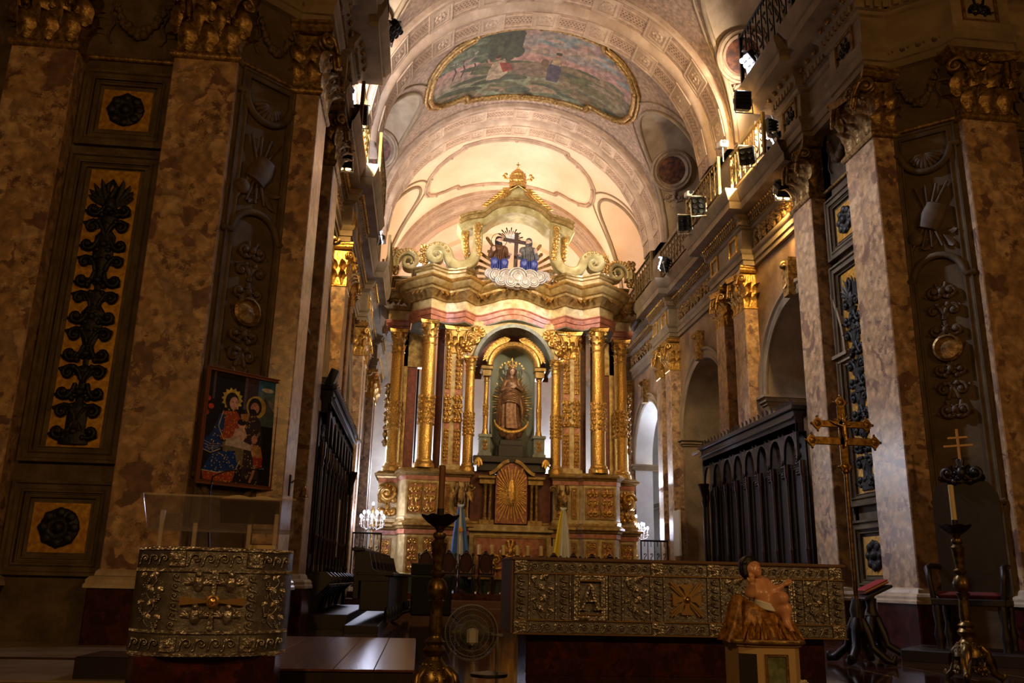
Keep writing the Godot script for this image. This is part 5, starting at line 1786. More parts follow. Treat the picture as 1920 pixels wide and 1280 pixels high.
# ---------------------------------------------------------------- figures
# bones: [a, b, radius at a, radius at b]; blended field meshed as surface nets
func flesh(o: MB, bones: Array, k: float, cell: float) -> void:
	var lo := Vector3.ONE * 1e9
	var hi := -lo
	for b in bones:
		var r: float = maxf(b[2], b[3]) + 3.0 / k
		for p: Vector3 in [b[0], b[1]]:
			lo = lo.min(p - Vector3.ONE * r)
			hi = hi.max(p + Vector3.ONE * r)
	var nx := int((hi.x - lo.x) / cell) + 2
	var ny := int((hi.y - lo.y) / cell) + 2
	var nz := int((hi.z - lo.z) / cell) + 2
	var S := PackedFloat32Array()
	S.resize(nx * ny * nz)
	for b in bones:
		var A: Vector3 = b[0]
		var B: Vector3 = b[1]
		var ra: float = b[2]
		var rb: float = b[3]
		var m := maxf(ra, rb) + 3.0 / k
		var l0 := (A.min(B) - Vector3.ONE * m - lo) / cell
		var l1 := (A.max(B) + Vector3.ONE * m - lo) / cell
		var d := B - A
		var dd := maxf(d.length_squared(), 1e-9)
		for iz in range(maxi(0, int(l0.z)), mini(nz - 1, int(l1.z) + 1) + 1):
			for iy in range(maxi(0, int(l0.y)), mini(ny - 1, int(l1.y) + 1) + 1):
				var row := (iz * ny + iy) * nx
				for ix in range(maxi(0, int(l0.x)), mini(nx - 1, int(l1.x) + 1) + 1):
					var p := lo + Vector3(ix, iy, iz) * cell - A
					var t := clampf(p.dot(d) / dd, 0.0, 1.0)
					var q := (p - d * t).length() - lerpf(ra, rb, t)
					S[row + ix] += exp(-k * q)
	var at := {}
	var verts := PackedVector3Array()
	var off := [0, 1, nx, nx + 1, nx * ny, nx * ny + 1, nx * ny + nx, nx * ny + nx + 1]
	for iz in nz - 1:
		for iy in ny - 1:
			var row := (iz * ny + iy) * nx
			for ix in nx - 1:
				var i := row + ix
				var inside := 0
				for c in 8:
					if S[i + off[c]] > 1.0: inside += 1
				if inside == 0 or inside == 8: continue
				var sum := Vector3.ZERO
				var cnt := 0
				for e in [[0, 1], [2, 3], [4, 5], [6, 7], [0, 2], [1, 3], [4, 6], [5, 7], [0, 4], [1, 5], [2, 6], [3, 7]]:
					var a := S[i + off[e[0]]]
					var b := S[i + off[e[1]]]
					if (a > 1.0) == (b > 1.0): continue
					var fa := -log(maxf(a, 1e-12)) / k
					var fb := -log(maxf(b, 1e-12)) / k
					var t := clampf(fa / (fa - fb), 0.0, 1.0)
					var pa := Vector3(e[0] & 1, (e[0] >> 1) & 1, (e[0] >> 2) & 1)
					var pb := Vector3(e[1] & 1, (e[1] >> 1) & 1, (e[1] >> 2) & 1)
					sum += pa.lerp(pb, t)
					cnt += 1
				at[i] = verts.size()
				verts.append(lo + (Vector3(ix, iy, iz) + sum / cnt) * cell)
	var k0 := o.v.size()
	var acc := PackedVector3Array()
	acc.resize(verts.size())
	var st := [1, nx, nx * ny]
	for i: int in at.keys():
		for ax in 3:
			var u: int = st[(ax + 1) % 3]
			var w: int = st[(ax + 2) % 3]
			var j: int = i + st[ax]
			if j >= S.size() or (S[i] > 1.0) == (S[j] > 1.0): continue
			if not (at.has(i - u) and at.has(i - w) and at.has(i - u - w)): continue
			var q := PackedInt32Array([at[i], at[i - u], at[i - u - w], at[i - w]])
			if S[i] > 1.0: q = PackedInt32Array([q[0], q[3], q[2], q[1]])
			q = PackedInt32Array([q[3], q[2], q[1], q[0]]) if false else q
			var m := (verts[q[2]] - verts[q[0]]).cross(verts[q[1]] - verts[q[3]])
			for c in q: acc[c] += m
			o.ix.append_array(PackedInt32Array([k0 + q[0], k0 + q[1], k0 + q[2], k0 + q[0], k0 + q[2], k0 + q[3]]))
	o.v.append_array(verts)
	for q in acc: o.n.append(q.normalized())
	for q in verts: o.uv.append(Vector2.ZERO)
# hanging cloth: rings of [y, centre x, centre z, radius x, radius z, depth of folds]
func drape(o: MB, rings: Array, folds: float, twist := 0.0, seg := 48) -> void:
	var rows := []
	for i in rings.size():
		var g: Array = rings[i]
		var r := PackedVector3Array()
		for k in seg:
			var a := TAU * k / seg
			var f: float = 1.0 + g[5] * (sin(a * folds + twist * i) * 0.6 + sin(a * folds * 1.7 + 1.3 + twist * 0.6 * i) * 0.4)
			r.append(V(g[1] + cos(a) * g[3] * f, g[0], g[2] + sin(a) * g[4] * f))
		rows.append(r)
	o.smooth(rows, true)
# adult head, chin to crown about 0.22 high, facing +z
func head_bones(xf: Transform3D, s: float) -> Array:
	var out := []
	for b in [[V(0, 0.13, -0.02), V(0, 0.12, 0.0), 0.078, 0.075], [V(0, 0.06, 0.03), V(0, 0.03, 0.045), 0.052, 0.034], [V(0, 0.10, 0.078), V(0, 0.075, 0.095), 0.008, 0.013], [V(-0.03, 0.115, 0.066), V(0.03, 0.115, 0.066), 0.014, 0.014], [V(0, 0.0, -0.01), V(0, -0.08, -0.02), 0.042, 0.046], [V(-0.018, 0.05, 0.076), V(0.018, 0.05, 0.076), 0.008, 0.008], [V(-0.078, 0.09, -0.005), V(-0.076, 0.115, -0.012), 0.012, 0.015], [V(0.078, 0.09, -0.005), V(0.076, 0.115, -0.012), 0.012, 0.015]]:
		out.append([xf * (b[0] * s), xf * (b[1] * s), b[2] * s, b[3] * s])
	return out
# hand: palm at the origin pointing along +y, thumb to +x, fingers curled towards +z
func hand_bones(xf: Transform3D, s: float, curl: float) -> Array:
	var out := [[V(0, 0, 0), V(0.0, 0.05, 0), 0.022, 0.026], [V(-0.018, 0.045, 0), V(0.02, 0.045, 0), 0.014, 0.014], [V(0.02, 0.01, 0.005), V(0.045, 0.045, 0.015), 0.012, 0.010], [V(0.045, 0.045, 0.015), V(0.05, 0.07, 0.025), 0.010, 0.008]]
	for k in 4:
		var x := -0.027 + 0.018 * k
		var l: float = [0.052, 0.066, 0.072, 0.062][k]
		var p := V(x, 0.065, 0)
		for j in 3:
			var a := curl * (j + 0.6)
			var e: Vector3 = p + V(0, cos(a), sin(a)) * l * [0.45, 0.32, 0.25][j]
			out.append([p, e, 0.0095 - 0.001 * j, 0.0088 - 0.001 * j])
			p = e
	for b in out:
		b[0] = xf * (b[0] * s)
		b[1] = xf * (b[1] * s)
		b[2] *= s
		b[3] *= s
	return out
func face_parts(parent: Node3D, xf: Transform3D, s: float) -> void:
	var e := MB.new()
	for q: float in [-1.0, 1.0]: e.blob(xf * (V(q * 0.03, 0.098, 0.08) * s), V(0.012, 0.007, 0.008) * s, 7)
	part(parent, "eyes", e, M.eye_dark)
	var l := MB.new()
	l.blob(xf * (V(0, 0.048, 0.087) * s), V(0.02, 0.007, 0.006) * s, 8, xf.basis)
	part(parent, "lips", l, M.lip)
func build_statues() -> void:
	# --- the Virgin on her moon
	var t := thing("statue", "gilded wooden Virgin with crossed hands standing on a crescent moon", "statue", V(-0.03, 3.9, AZ - 0.12))
	var o := MB.new()
	o.bx(V(-0.3, 0.0, -0.2), V(0.3, 0.28, 0.16), 0.01)
	o.bx(V(-0.27, 0.28, -0.18), V(0.27, 0.42, 0.12), 0.01)
	part(t, "pedestal", o, M.altar_dark2)
	o = MB.new()
	for q in [[-0.18, 0.6, 0.13], [0.0, 0.52, 0.15], [0.17, 0.6, 0.13], [-0.1, 0.72, 0.11], [0.12, 0.72, 0.12], [0.02, 0.42, 0.1], [0.26, 0.68, 0.08], [-0.26, 0.7, 0.08]]:
		o.blob(V(q[0], q[1], 0.02), Vector3.ONE * q[2], 12)
		o.scroll(T(q[0], q[1], q[2] + 0.01), q[2] * 0.6, 1.3, 0.015)
	part(t, "cloud", o, M.robe_gilt)
	o = MB.new()
	var path := PackedVector3Array()
	var rad := PackedFloat32Array()
	for k in 17:
		var a := PI * (1.02 + 0.96 * k / 16.0)
		path.append(V(cos(a) * 0.42, 0.92 + sin(a) * 0.32, 0.12))
		rad.append(0.012 + 0.055 * sin(PI * k / 16.0))
	o.tube(path, rad, 8)
	part(t, "crescent_moon", o, M.gold)
	o = MB.new()
	drape(o, [[0.70, 0.02, 0.0, 0.26, 0.18, 0.16], [0.80, 0.0, 0.0, 0.25, 0.18, 0.16], [0.98, -0.02, 0.01, 0.235, 0.17, 0.15], [1.18, -0.03, 0.02, 0.225, 0.165, 0.13], [1.38, -0.02, 0.03, 0.215, 0.16, 0.1], [1.55, 0.0, 0.03, 0.19, 0.15, 0.07], [1.7, 0.01, 0.01, 0.155, 0.125, 0.04], [1.82, 0.01, 0.0, 0.165, 0.125, 0.03], [1.93, 0.01, -0.01, 0.16, 0.10, 0.02], [2.0, 0.01, -0.01, 0.08, 0.07, 0.0]], 7.0, 0.22)
	part(t, "robe", o, M.robe_gilt)
	o = MB.new()
	# mantle thrown across the hips and falling at one side
	for k in 7:
		var y := 1.28 + 0.05 * k
		var pth := PackedVector3Array()
		for i in 13:
			var a := PI * (1.05 - 1.15 * i / 12.0)
			pth.append(V(cos(a) * (0.24 - 0.004 * k), y + 0.14 * sin(PI * i / 12.0) - 0.01 * i, 0.02 + sin(a) * (0.19 - 0.004 * k)))
		o.tube(pth, PackedFloat32Array([0.03]), 6)
	for k in 5: o.tube(PackedVector3Array([V(0.2 + 0.02 * k, 1.5, 0.1 - 0.04 * k), V(0.26 + 0.02 * k, 1.2, 0.1 - 0.04 * k), V(0.27 + 0.025 * k, 0.95 + 0.05 * k, 0.08 - 0.04 * k)]), PackedFloat32Array([0.03, 0.045, 0.02]), 6)
	for k in 4: o.tube(PackedVector3Array([V(-0.2 - 0.02 * k, 1.6, -0.02 * k), V(-0.25 - 0.02 * k, 1.2, -0.02 * k), V(-0.28 - 0.02 * k, 0.78 + 0.05 * k, -0.02 * k)]), PackedFloat32Array([0.03, 0.045, 0.03]), 6)
	part(t, "mantle", o, M.robe_gilt)
	o = MB.new()
	flesh(o, [[V(-0.13, 1.9, 0.0), V(0.13, 1.9, 0.0), 0.06, 0.06], [V(-0.16, 1.88, 0.0), V(-0.23, 1.67, 0.07), 0.058, 0.05], [V(-0.23, 1.67, 0.07), V(-0.03, 1.72, 0.17), 0.052, 0.035], [V(0.16, 1.88, 0.0), V(0.24, 1.69, 0.07), 0.058, 0.05], [V(0.24, 1.69, 0.07), V(0.06, 1.76, 0.18), 0.052, 0.035]], 70.0, 0.012)
	part(t, "sleeves", o, M.robe_gilt)
	o = MB.new()
	var hx := Transform3D(roty(8) * rotx(8), V(0.0, 2.06, 0.02))
	flesh(o, head_bones(hx, 0.92), 90.0, 0.008)
	part(t, "head", o, M.skin_pale)
	o = MB.new()
	flesh(o, hand_bones(Transform3D(rotz(-70) * roty(10), V(-0.02, 1.73, 0.19)), 0.85, 0.1), 110.0, 0.006)
	part(t, "hand", o, M.skin_pale)
	o = MB.new()
	flesh(o, hand_bones(Transform3D(rotz(65) * roty(-10), V(0.05, 1.77, 0.2)), 0.85, 0.1), 110.0, 0.006)
	part(t, "hand", o, M.skin_pale)
	face_parts(t, hx, 0.92)
	o = MB.new()
	for k in 9:
		var a := PI * k / 8.0
		o.tube(PackedVector3Array([hx * V(cos(a) * 0.03, 0.19, 0.03), hx * V(cos(a) * 0.085, 0.13, -0.03 + 0.05 * absf(cos(a))), hx * V(cos(a) * 0.1, 0.0, -0.03), hx * V(cos(a) * 0.12, -0.1, -0.01)]), PackedFloat32Array([0.03, 0.035, 0.03, 0.02]), 6)
	part(t, "hair", o, M.hair_brown)
	o = MB.new()
	o.lathe(P2([0.085, 2.22, 0.095, 2.24, 0.09, 2.27, 0.1, 2.28]), 16)
	for k in 8:
		var b := roty(45 * k)
		o.tube(PackedVector3Array([b * V(0, 0, 0.09) + V(0, 2.27, 0), b * V(0, 0, 0.13) + V(0, 2.36, 0), b * V(0, 0, 0.03) + V(0, 2.43, 0)]), PackedFloat32Array([0.012, 0.016, 0.01]), 5)
		o.leaf(Transform3D(b, b * V(0, 0, 0.1) + V(0, 2.27, 0)), 0.08, 0.05, 0.4)
	o.bx(V(-0.008, 2.42, -0.008), V(0.008, 2.52, 0.008))
	o.bx(V(-0.03, 2.465, -0.008), V(0.03, 2.48, 0.008))
	part(t, "crown", o, M.gold)
	for k in 9:
		var a := PI * (0.08 + 0.84 * k / 8.0)
		o = MB.new()
		var st := PackedVector2Array()
		for i in 12: st.append(Vector2.from_angle(TAU * i / 12) * (0.03 if i % 2 == 0 else 0.013))
		o.prism(st, 0, 0.01)
		part(t, "star", o, M.gold, T(cos(a) * 0.3, 2.2 + sin(a) * 0.22, 0.02))
	# --- cloud bearing the two seated figures
	t = thing("cloud", "silvery carved cloud with round swirls at the top of the altarpiece", "sculpture", V(0, 8.12, AZ + 0.42))
	o = MB.new()
	for q in [[0.0, 0.24, 0.30, 0.1], [-0.3, 0.26, 0.24, 0.05], [0.32, 0.26, 0.25, 0.05], [-0.55, 0.3, 0.2, 0.0], [0.56, 0.3, 0.2, 0.0], [-0.42, 0.14, 0.16, 0.1], [0.4, 0.14, 0.16, 0.1], [-0.7, 0.36, 0.14, -0.03], [0.7, 0.34, 0.14, -0.03], [-0.18, 0.1, 0.16, 0.14], [0.18, 0.1, 0.16, 0.14]]:
		o.blob(V(q[0], q[1], q[3] - q[2] * 0.4), V(q[2], q[2], q[2] * 0.7), 14)
		for r in [1.0, 0.7, 0.4]:
			var ring := PackedVector3Array()
			for k in 16: ring.append(V(q[0] + cos(TAU * k / 16) * q[2] * r * 0.85, q[1] + sin(TAU * k / 16) * q[2] * r * 0.85, q[3] + q[2] * (0.3 - 0.22 * r * r)))
			o.tube(ring, PackedFloat32Array([0.022]), 5, 1.0, true)
	part(t, "swirls", o, M.silver_cloud)
	# --- seated figures
	for s: float in [-1.0, 1.0]:
		var c := s < 0
		t = thing("statue", "seated bearded figure in a " + ("gilded tunic and blue mantle holding the cross" if c else "grey cloak and blue robe beside the cross"), "statue", V(-0.46 if c else 0.30, 8.62, AZ + 0.1))
		o = MB.new()
		flesh(o, [[V(0, 0.12, -0.1), V(0, 0.2, 0.0), 0.17, 0.15], [V(-0.1, 0.2, 0.0), V(-0.13, 0.22, 0.24), 0.11, 0.09], [V(0.1, 0.2, 0.0), V(0.13, 0.2, 0.24), 0.11, 0.09], [V(-0.13, 0.2, 0.24), V(-0.12, -0.1, 0.22), 0.085, 0.1], [V(0.13, 0.18, 0.24), V(0.12, -0.12, 0.22), 0.085, 0.1], [V(0, -0.05, 0.1), V(0, 0.1, 0.15), 0.12, 0.1]], 40.0, 0.014)
		for k in 7: o.tube(PackedVector3Array([V(-0.18 + 0.06 * k, 0.24 - 0.02 * absf(k - 3), 0.28), V(-0.17 + 0.057 * k, 0.05, 0.345), V(-0.2 + 0.066 * k, -0.14, 0.34)]), PackedFloat32Array([0.012, 0.02, 0.014]), 5)
		part(t, "robe", o, M.robe_blue)
		o = MB.new()
		var hd := V(-s * 0.02, 0.86, 0.05)
		flesh(o, [[V(0, 0.25, -0.02), V(0, 0.62, 0.0), 0.14, 0.13], [V(-0.12, 0.66, 0.0), V(0.12, 0.66, 0.0), 0.07, 0.07], [V(-0.17, 0.64, 0.0), V(-0.22, 0.42, 0.06), 0.06, 0.055], [V(0.17, 0.64, 0.0), V(0.22, 0.42, 0.06), 0.06, 0.055], [V(-s * 0.22, 0.42, 0.06), V(-s * 0.24, 0.40, 0.22), 0.055, 0.045], [V(s * 0.22, 0.42, 0.06), V(s * 0.16, 0.5, 0.2), 0.055, 0.045]], 45.0, 0.014)
		for k in 6: o.tube(PackedVector3Array([V(-0.12 + 0.05 * k, 0.7, 0.09), V(-0.1 + 0.04 * k, 0.5, 0.15), V(-0.12 + 0.05 * k, 0.3, 0.16)]), PackedFloat32Array([0.012, 0.016, 0.012]), 5)
		part(t, "tunic", o, M.robe_tunic if c else M.robe_grey)
		o = MB.new()
		hx = Transform3D(roty(-s * 35.0), V(0, 0.76, 0.02))
		flesh(o, head_bones(hx, 0.95), 90.0, 0.01)
		part(t, "head", o, M.skin_pale)
		o = MB.new()
		flesh(o, hand_bones(Transform3D(rotx(70) * rotz(s * 20), V(-s * 0.24, 0.4, 0.24)), 0.9, 0.4), 110.0, 0.007)
		part(t, "hand", o, M.skin_pale)
		o = MB.new()
		flesh(o, hand_bones(Transform3D(rotx(40), V(s * 0.16, 0.5, 0.22)), 0.9, 0.3), 110.0, 0.007)
		part(t, "hand", o, M.skin_pale)
		face_parts(t, hx, 0.95)
		o = MB.new()
		flesh(o, [[hx * V(0, 0.15, -0.03), hx * V(0, 0.1, -0.05), 0.085, 0.085], [hx * V(0, 0.03, -0.06), hx * V(0, -0.08, -0.05), 0.07, 0.06], [hx * V(0, 0.015, 0.05), hx * V(0, -0.07, 0.07), 0.04, 0.02], [hx * V(-0.07, 0.06, 0.0), hx * V(-0.03, 0.0, 0.05), 0.018, 0.03], [hx * V(0.07, 0.06, 0.0), hx * V(0.03, 0.0, 0.05), 0.018, 0.03]], 80.0, 0.011)
		part(t, "hair", o, M.hair_grey if not c else M.hair_dark)
		if c:
			o = MB.new()
			var ring := PackedVector3Array()
			for k in 24: ring.append(V(cos(TAU * k / 24) * 0.2, 0.9 + sin(TAU * k / 24) * 0.2, -0.06))
			o.tube(ring, PackedFloat32Array([0.008]), 5, 1.0, true)
			part(t, "halo", o, M.bronze_dark)
	t = thing("wooden_cross", "dark wooden cross standing on the cloud between two seated figures", "cross", V(-0.02, 8.55, AZ + 0.12))
	o = MB.new()
	o.box(V(0, 0.58, 0), V(0.1, 1.2, 0.06), rotz(-1), 0.008)
	part(t, "post", o, M.cross_wood)
	o = MB.new()
	o.box(V(0.02, 0.93, 0.01), V(0.72, 0.09, 0.06), rotz(-7), 0.008)
	part(t, "beam", o, M.cross_wood)
	t = thing("dove", "white dove with dark rays around it above the wooden cross", "sculpture", V(-0.16, 9.62, AZ - 0.1))
	for k in 18:
		o = MB.new()
		var a := deg_to_rad(-8.0 + 196.0 * k / 17.0)
		var l := 0.34 if k % 2 == 0 else 0.26
		o.prism(PackedVector2Array([Vector2(cos(a), sin(a)) * 0.1, Vector2(cos(a - 0.05), sin(a - 0.05)) * l, Vector2(cos(a), sin(a)) * (l + 0.02), Vector2(cos(a + 0.05), sin(a + 0.05)) * l]), -0.02, 0.0)
		part(t, "ray", o, M.bronze_dark)
	o = MB.new()
	o.blob(V(0, 0.02, 0.03), V(0.04, 0.09, 0.04), 10)
	o.blob(V(0, 0.12, 0.05), V(0.028, 0.03, 0.03), 8)
	for s: float in [-1.0, 1.0]:
		for k in 4: o.leaf(Transform3D(rotz(-s * (35 + 22 * k)), V(s * 0.02, 0.04, 0.04)), 0.15, 0.05, 0.3)
	for k in 3: o.leaf(Transform3D(rotz(160 + 20 * k), V(0, -0.03, 0.03)), 0.1, 0.04, 0.3)
	part(t, "bird", o, M.white_cloth)
# --- the painted wooden child on golden drapery
func build_child() -> void:
	var base := V(-0.154, 0.716, -5.0)
	var p := thing("pedestal", "cream painted pedestal with a green marbled panel and gilt moulding", "pedestal", V(base.x, 0.3, base.z))
	var o := MB.new()
	var ph := base.y - 0.3
	var oct := P2([-0.17, -0.11, -0.09, -0.17, 0.13, -0.17, 0.17, -0.13, 0.17, 0.13, 0.13, 0.17, -0.09, 0.17, -0.17, 0.11])
	for k in oct.size(): oct[k] = oct[k]
	var R := Transform3D(rotx(-90), Vector3.ZERO)
	o.prism(oct, 0.0, ph - 0.04, R)
	part(p, "body", o, M.cream_paint)
	var path := PackedVector2Array()
	for q in oct: path.append(Vector2(q.x, -q.y))
	o = MB.new()
	o.mould(path, ph - 0.045, P2([0.0, 0.0, 0.012, 0.008, 0.014, 0.02, 0.03, 0.026, 0.03, 0.042, -0.15, 0.044]), 1.0, true)
	part(p, "cap", o, M.cream_paint)
	o = MB.new()
	o.mould(path, ph - 0.022, P2([0.02, 0.0, 0.034, 0.0, 0.036, 0.008, 0.034, 0.016, 0.02, 0.016]), 1.0, true)
	part(p, "gilt_moulding", o, M.gold_old)
	for q in [[0.02, 0.17, 0.0, 0.12]]:
		o = MB.new()
		o.bx(V(-0.055, -0.16, 0), V(0.055, 0.14, 0.004))
		var g := part(p, "marbled_panel", o, M.green_faux, T(q[0], 0.19, q[1]))
		part(g, "panel_frame", rect_frame(0.13, 0.32, frame_prof(0.012, 0.012)), M.gold_old, T(0, -0.01, 0))
	o = MB.new()
	o.bx(V(-0.05, -0.15, 0), V(0.05, 0.15, 0.004))
	part(p, "side_panel", o, M.altar_dark2, Transform3D(roty(-36), V(-0.131, 0.19, 0.141)))
	# drapery
	var d := thing("golden_drapery", "crumpled gold brocade cloth heaped under the painted child figure", "cloth", base)
	o = MB.new()
	var rows := []
	for i in 15:
		var t := i / 14.0
		var r := PackedVector3Array()
		for k in 72:
			var a := TAU * k / 72
			var f := 1.0 + (0.16 * sin(a * 9.0 + t * 1.2) + 0.07 * sin(a * 17.0 + 2.0 - t * 2.0)) * pow(t, 0.8)
			var rx := lerpf(0.05, 0.205, pow(t, 0.75)) * f
			var rz := lerpf(0.05, 0.175, pow(t, 0.75)) * f
			var y := 0.19 * (1.0 - pow(t, 1.7)) - 0.005
			y += 0.10 * maxf(0.0, -cos(a)) * sin(PI * minf(1.0, t * 1.3)) * (1.0 - t * 0.55)
			if t > 0.95: y -= 0.012 + 0.02 * maxf(0, sin(a * 3.0 + 1.0))
			r.append(V(-0.005 + cos(a) * rx - 0.03 * (1.0 - t), y, sin(a) * rz))
		rows.append(r)
	o.smooth(rows, true)
	part(d, "cloth", o, M.robe_gold)
	o = MB.new()
	for k in 9: o.tube(PackedVector3Array([V(-0.11 + 0.032 * k, 0.14 - 0.004 * absf(k - 4), 0.07), V(-0.14 + 0.036 * k, 0.06, 0.15), V(-0.17 + 0.043 * k, 0.004, 0.19)]), PackedFloat32Array([0.008, 0.013, 0.008]), 6)
	part(d, "folds", o, M.robe_gold)
	# child: reclining, one hand raised to the cheek, looking up
	var c := thing("child_statue", "painted wooden infant reclining on gold cloth with a hand raised to its cheek", "statue", base)
	o = MB.new()
	flesh(o, [
		[V(0.0, 0.295, 0.03), V(0.008, 0.24, 0.045), 0.045, 0.05], [V(0.008, 0.24, 0.045), V(0.022, 0.185, 0.05), 0.052, 0.05], [V(-0.03, 0.31, 0.03), V(0.04, 0.30, 0.025), 0.026, 0.026],
		[V(-0.042, 0.305, 0.035), V(-0.072, 0.245, 0.07), 0.026, 0.025], [V(-0.072, 0.245, 0.07), V(-0.072, 0.295, 0.105), 0.025, 0.016],
		[V(0.045, 0.295, 0.025), V(0.08, 0.262, 0.06), 0.025, 0.022], [V(0.08, 0.262, 0.06), V(0.112, 0.285, 0.085), 0.021, 0.014],
		[V(0.04, 0.185, 0.065), V(0.092, 0.222, 0.125), 0.042, 0.034], [V(0.092, 0.222, 0.125), V(0.118, 0.205, 0.075), 0.03, 0.019], [V(0.118, 0.205, 0.075), V(0.134, 0.232, 0.085), 0.016, 0.013],
		[V(0.05, 0.17, 0.05), V(0.112, 0.16, 0.115), 0.042, 0.034], [V(0.112, 0.16, 0.115), V(0.11, 0.085, 0.13), 0.03, 0.02], [V(0.11, 0.085, 0.13), V(0.12, 0.055, 0.165), 0.018, 0.012],
		[V(-0.008, 0.32, 0.025), V(-0.025, 0.345, 0.03), 0.026, 0.027],
	], 130.0, 0.005)
	for k in 5:
		o.blob(V(0.113 + 0.006 * k - 0.004, 0.05, 0.176 - 0.002 * k), Vector3.ONE * (0.0065 - 0.0006 * k), 6)
	flesh(o, hand_bones(Transform3D(rotz(4) * rotx(14) * roty(200), V(-0.072, 0.297, 0.107)), 0.46, 0.25), 300.0, 0.003)
	flesh(o, hand_bones(Transform3D(rotz(-52) * rotx(10) * roty(120), V(0.114, 0.287, 0.088)), 0.46, 0.3), 300.0, 0.003)
	var f := V(0.42, 0.34, 0.84).normalized()
	var u := (V(-0.28, 0.95, -0.2) - f * f.dot(V(-0.28, 0.95, -0.2))).normalized()
	var hx := Transform3D(Basis(u.cross(f), u, f), V(-0.048, 0.378, 0.04))
	var hb := []
	for b in [[V(0, 0.012, -0.008), V(0, 0.006, -0.004), 0.054, 0.052], [V(0, -0.022, 0.018), V(0, -0.03, 0.022), 0.034, 0.026], [V(-0.022, -0.016, 0.026), V(0.022, -0.016, 0.026), 0.019, 0.019], [V(0, -0.002, 0.05), V(0, -0.012, 0.055), 0.005, 0.0085], [V(0, -0.043, 0.036), V(0, -0.043, 0.037), 0.012, 0.012], [V(-0.012, -0.028, 0.047), V(0.012, -0.028, 0.047), 0.0055, 0.0055], [V(-0.02, 0.012, 0.043), V(0.02, 0.012, 0.043), 0.009, 0.009], [V(-0.054, -0.012, -0.006), V(-0.055, 0.004, -0.008), 0.008, 0.01], [V(0.054, -0.012, -0.006), V(0.055, 0.004, -0.008), 0.008, 0.01]]:
		hb.append([hx * b[0], hx * b[1], b[2], b[3]])
	flesh(o, hb, 190.0, 0.0032)
	part(c, "body", o, M.skin)
	var e := MB.new()
	var w := MB.new()
	var br := MB.new()
	for q: float in [-1.0, 1.0]:
		w.blob(hx * V(q * 0.0205, 0.001, 0.0455), V(0.008, 0.0045, 0.005), 8, hx.basis)
		e.blob(hx * V(q * 0.0195, 0.0015, 0.0492), V(0.0035, 0.0038, 0.0025), 7, hx.basis)
		br.tube(PackedVector3Array([hx * V(q * 0.010, 0.0135, 0.0535), hx * V(q * 0.02, 0.0165, 0.0515), hx * V(q * 0.031, 0.0125, 0.045)]), PackedFloat32Array([0.0012, 0.0014, 0.0008]), 5)
		br.tube(PackedVector3Array([hx * V(q * 0.0135, 0.003, 0.0505), hx * V(q * 0.021, 0.0058, 0.0505), hx * V(q * 0.029, 0.002, 0.0455)]), PackedFloat32Array([0.001]), 5)
	part(c, "eye_white", w, M.petal)
	part(c, "iris", e, M.eye_dark)
	part(c, "brow", br, M.hair_dark)
	var lp := MB.new()
	lp.blob(hx * V(0, -0.0265, 0.0525), V(0.010, 0.0022, 0.0028), 8, hx.basis)
	lp.blob(hx * V(0, -0.0305, 0.0515), V(0.008, 0.0024, 0.003), 8, hx.basis)
	part(c, "lips", lp, M.lip)
	var hr := MB.new()
	var bones := [[hx * V(0, 0.024, -0.012), hx * V(0, 0.0, -0.022), 0.055, 0.053], [hx * V(0, 0.055, 0.022), hx * V(0, 0.06, 0.008), 0.012, 0.014]]
	for k in 12:
		var a := TAU * k / 12.0
		bones.append([hx * V(cos(a) * 0.046, 0.02 + sin(a) * 0.036, -0.018), hx * V(cos(a + 0.4) * 0.054, 0.014 + sin(a + 0.4) * 0.042, -0.005), 0.011, 0.009])
	for q: float in [-1.0, 1.0]:
		bones.append([hx * V(q * 0.057, 0.014, 0.004), hx * V(q * 0.06, -0.024, -0.006), 0.014, 0.015])
		bones.append([hx * V(q * 0.02, 0.062, 0.022), hx * V(q * 0.05, 0.04, 0.014), 0.012, 0.014])
	flesh(hr, bones, 220.0, 0.004)
	part(c, "hair", hr, M.hair_dark)
	var dp := MB.new()
	# white cloth wound round the hips
	for k in 4:
		var path3 := PackedVector3Array()
		for i in 25:
			var a := TAU * i / 24.0
			path3.append(V(0.026 + cos(a) * 0.06, 0.168 + 0.009 * k + 0.016 * cos(a + 2.4), 0.052 + sin(a) * 0.056))
		dp.tube(path3, PackedFloat32Array([0.009]), 6)
	part(c, "loincloth", dp, M.white_cloth)

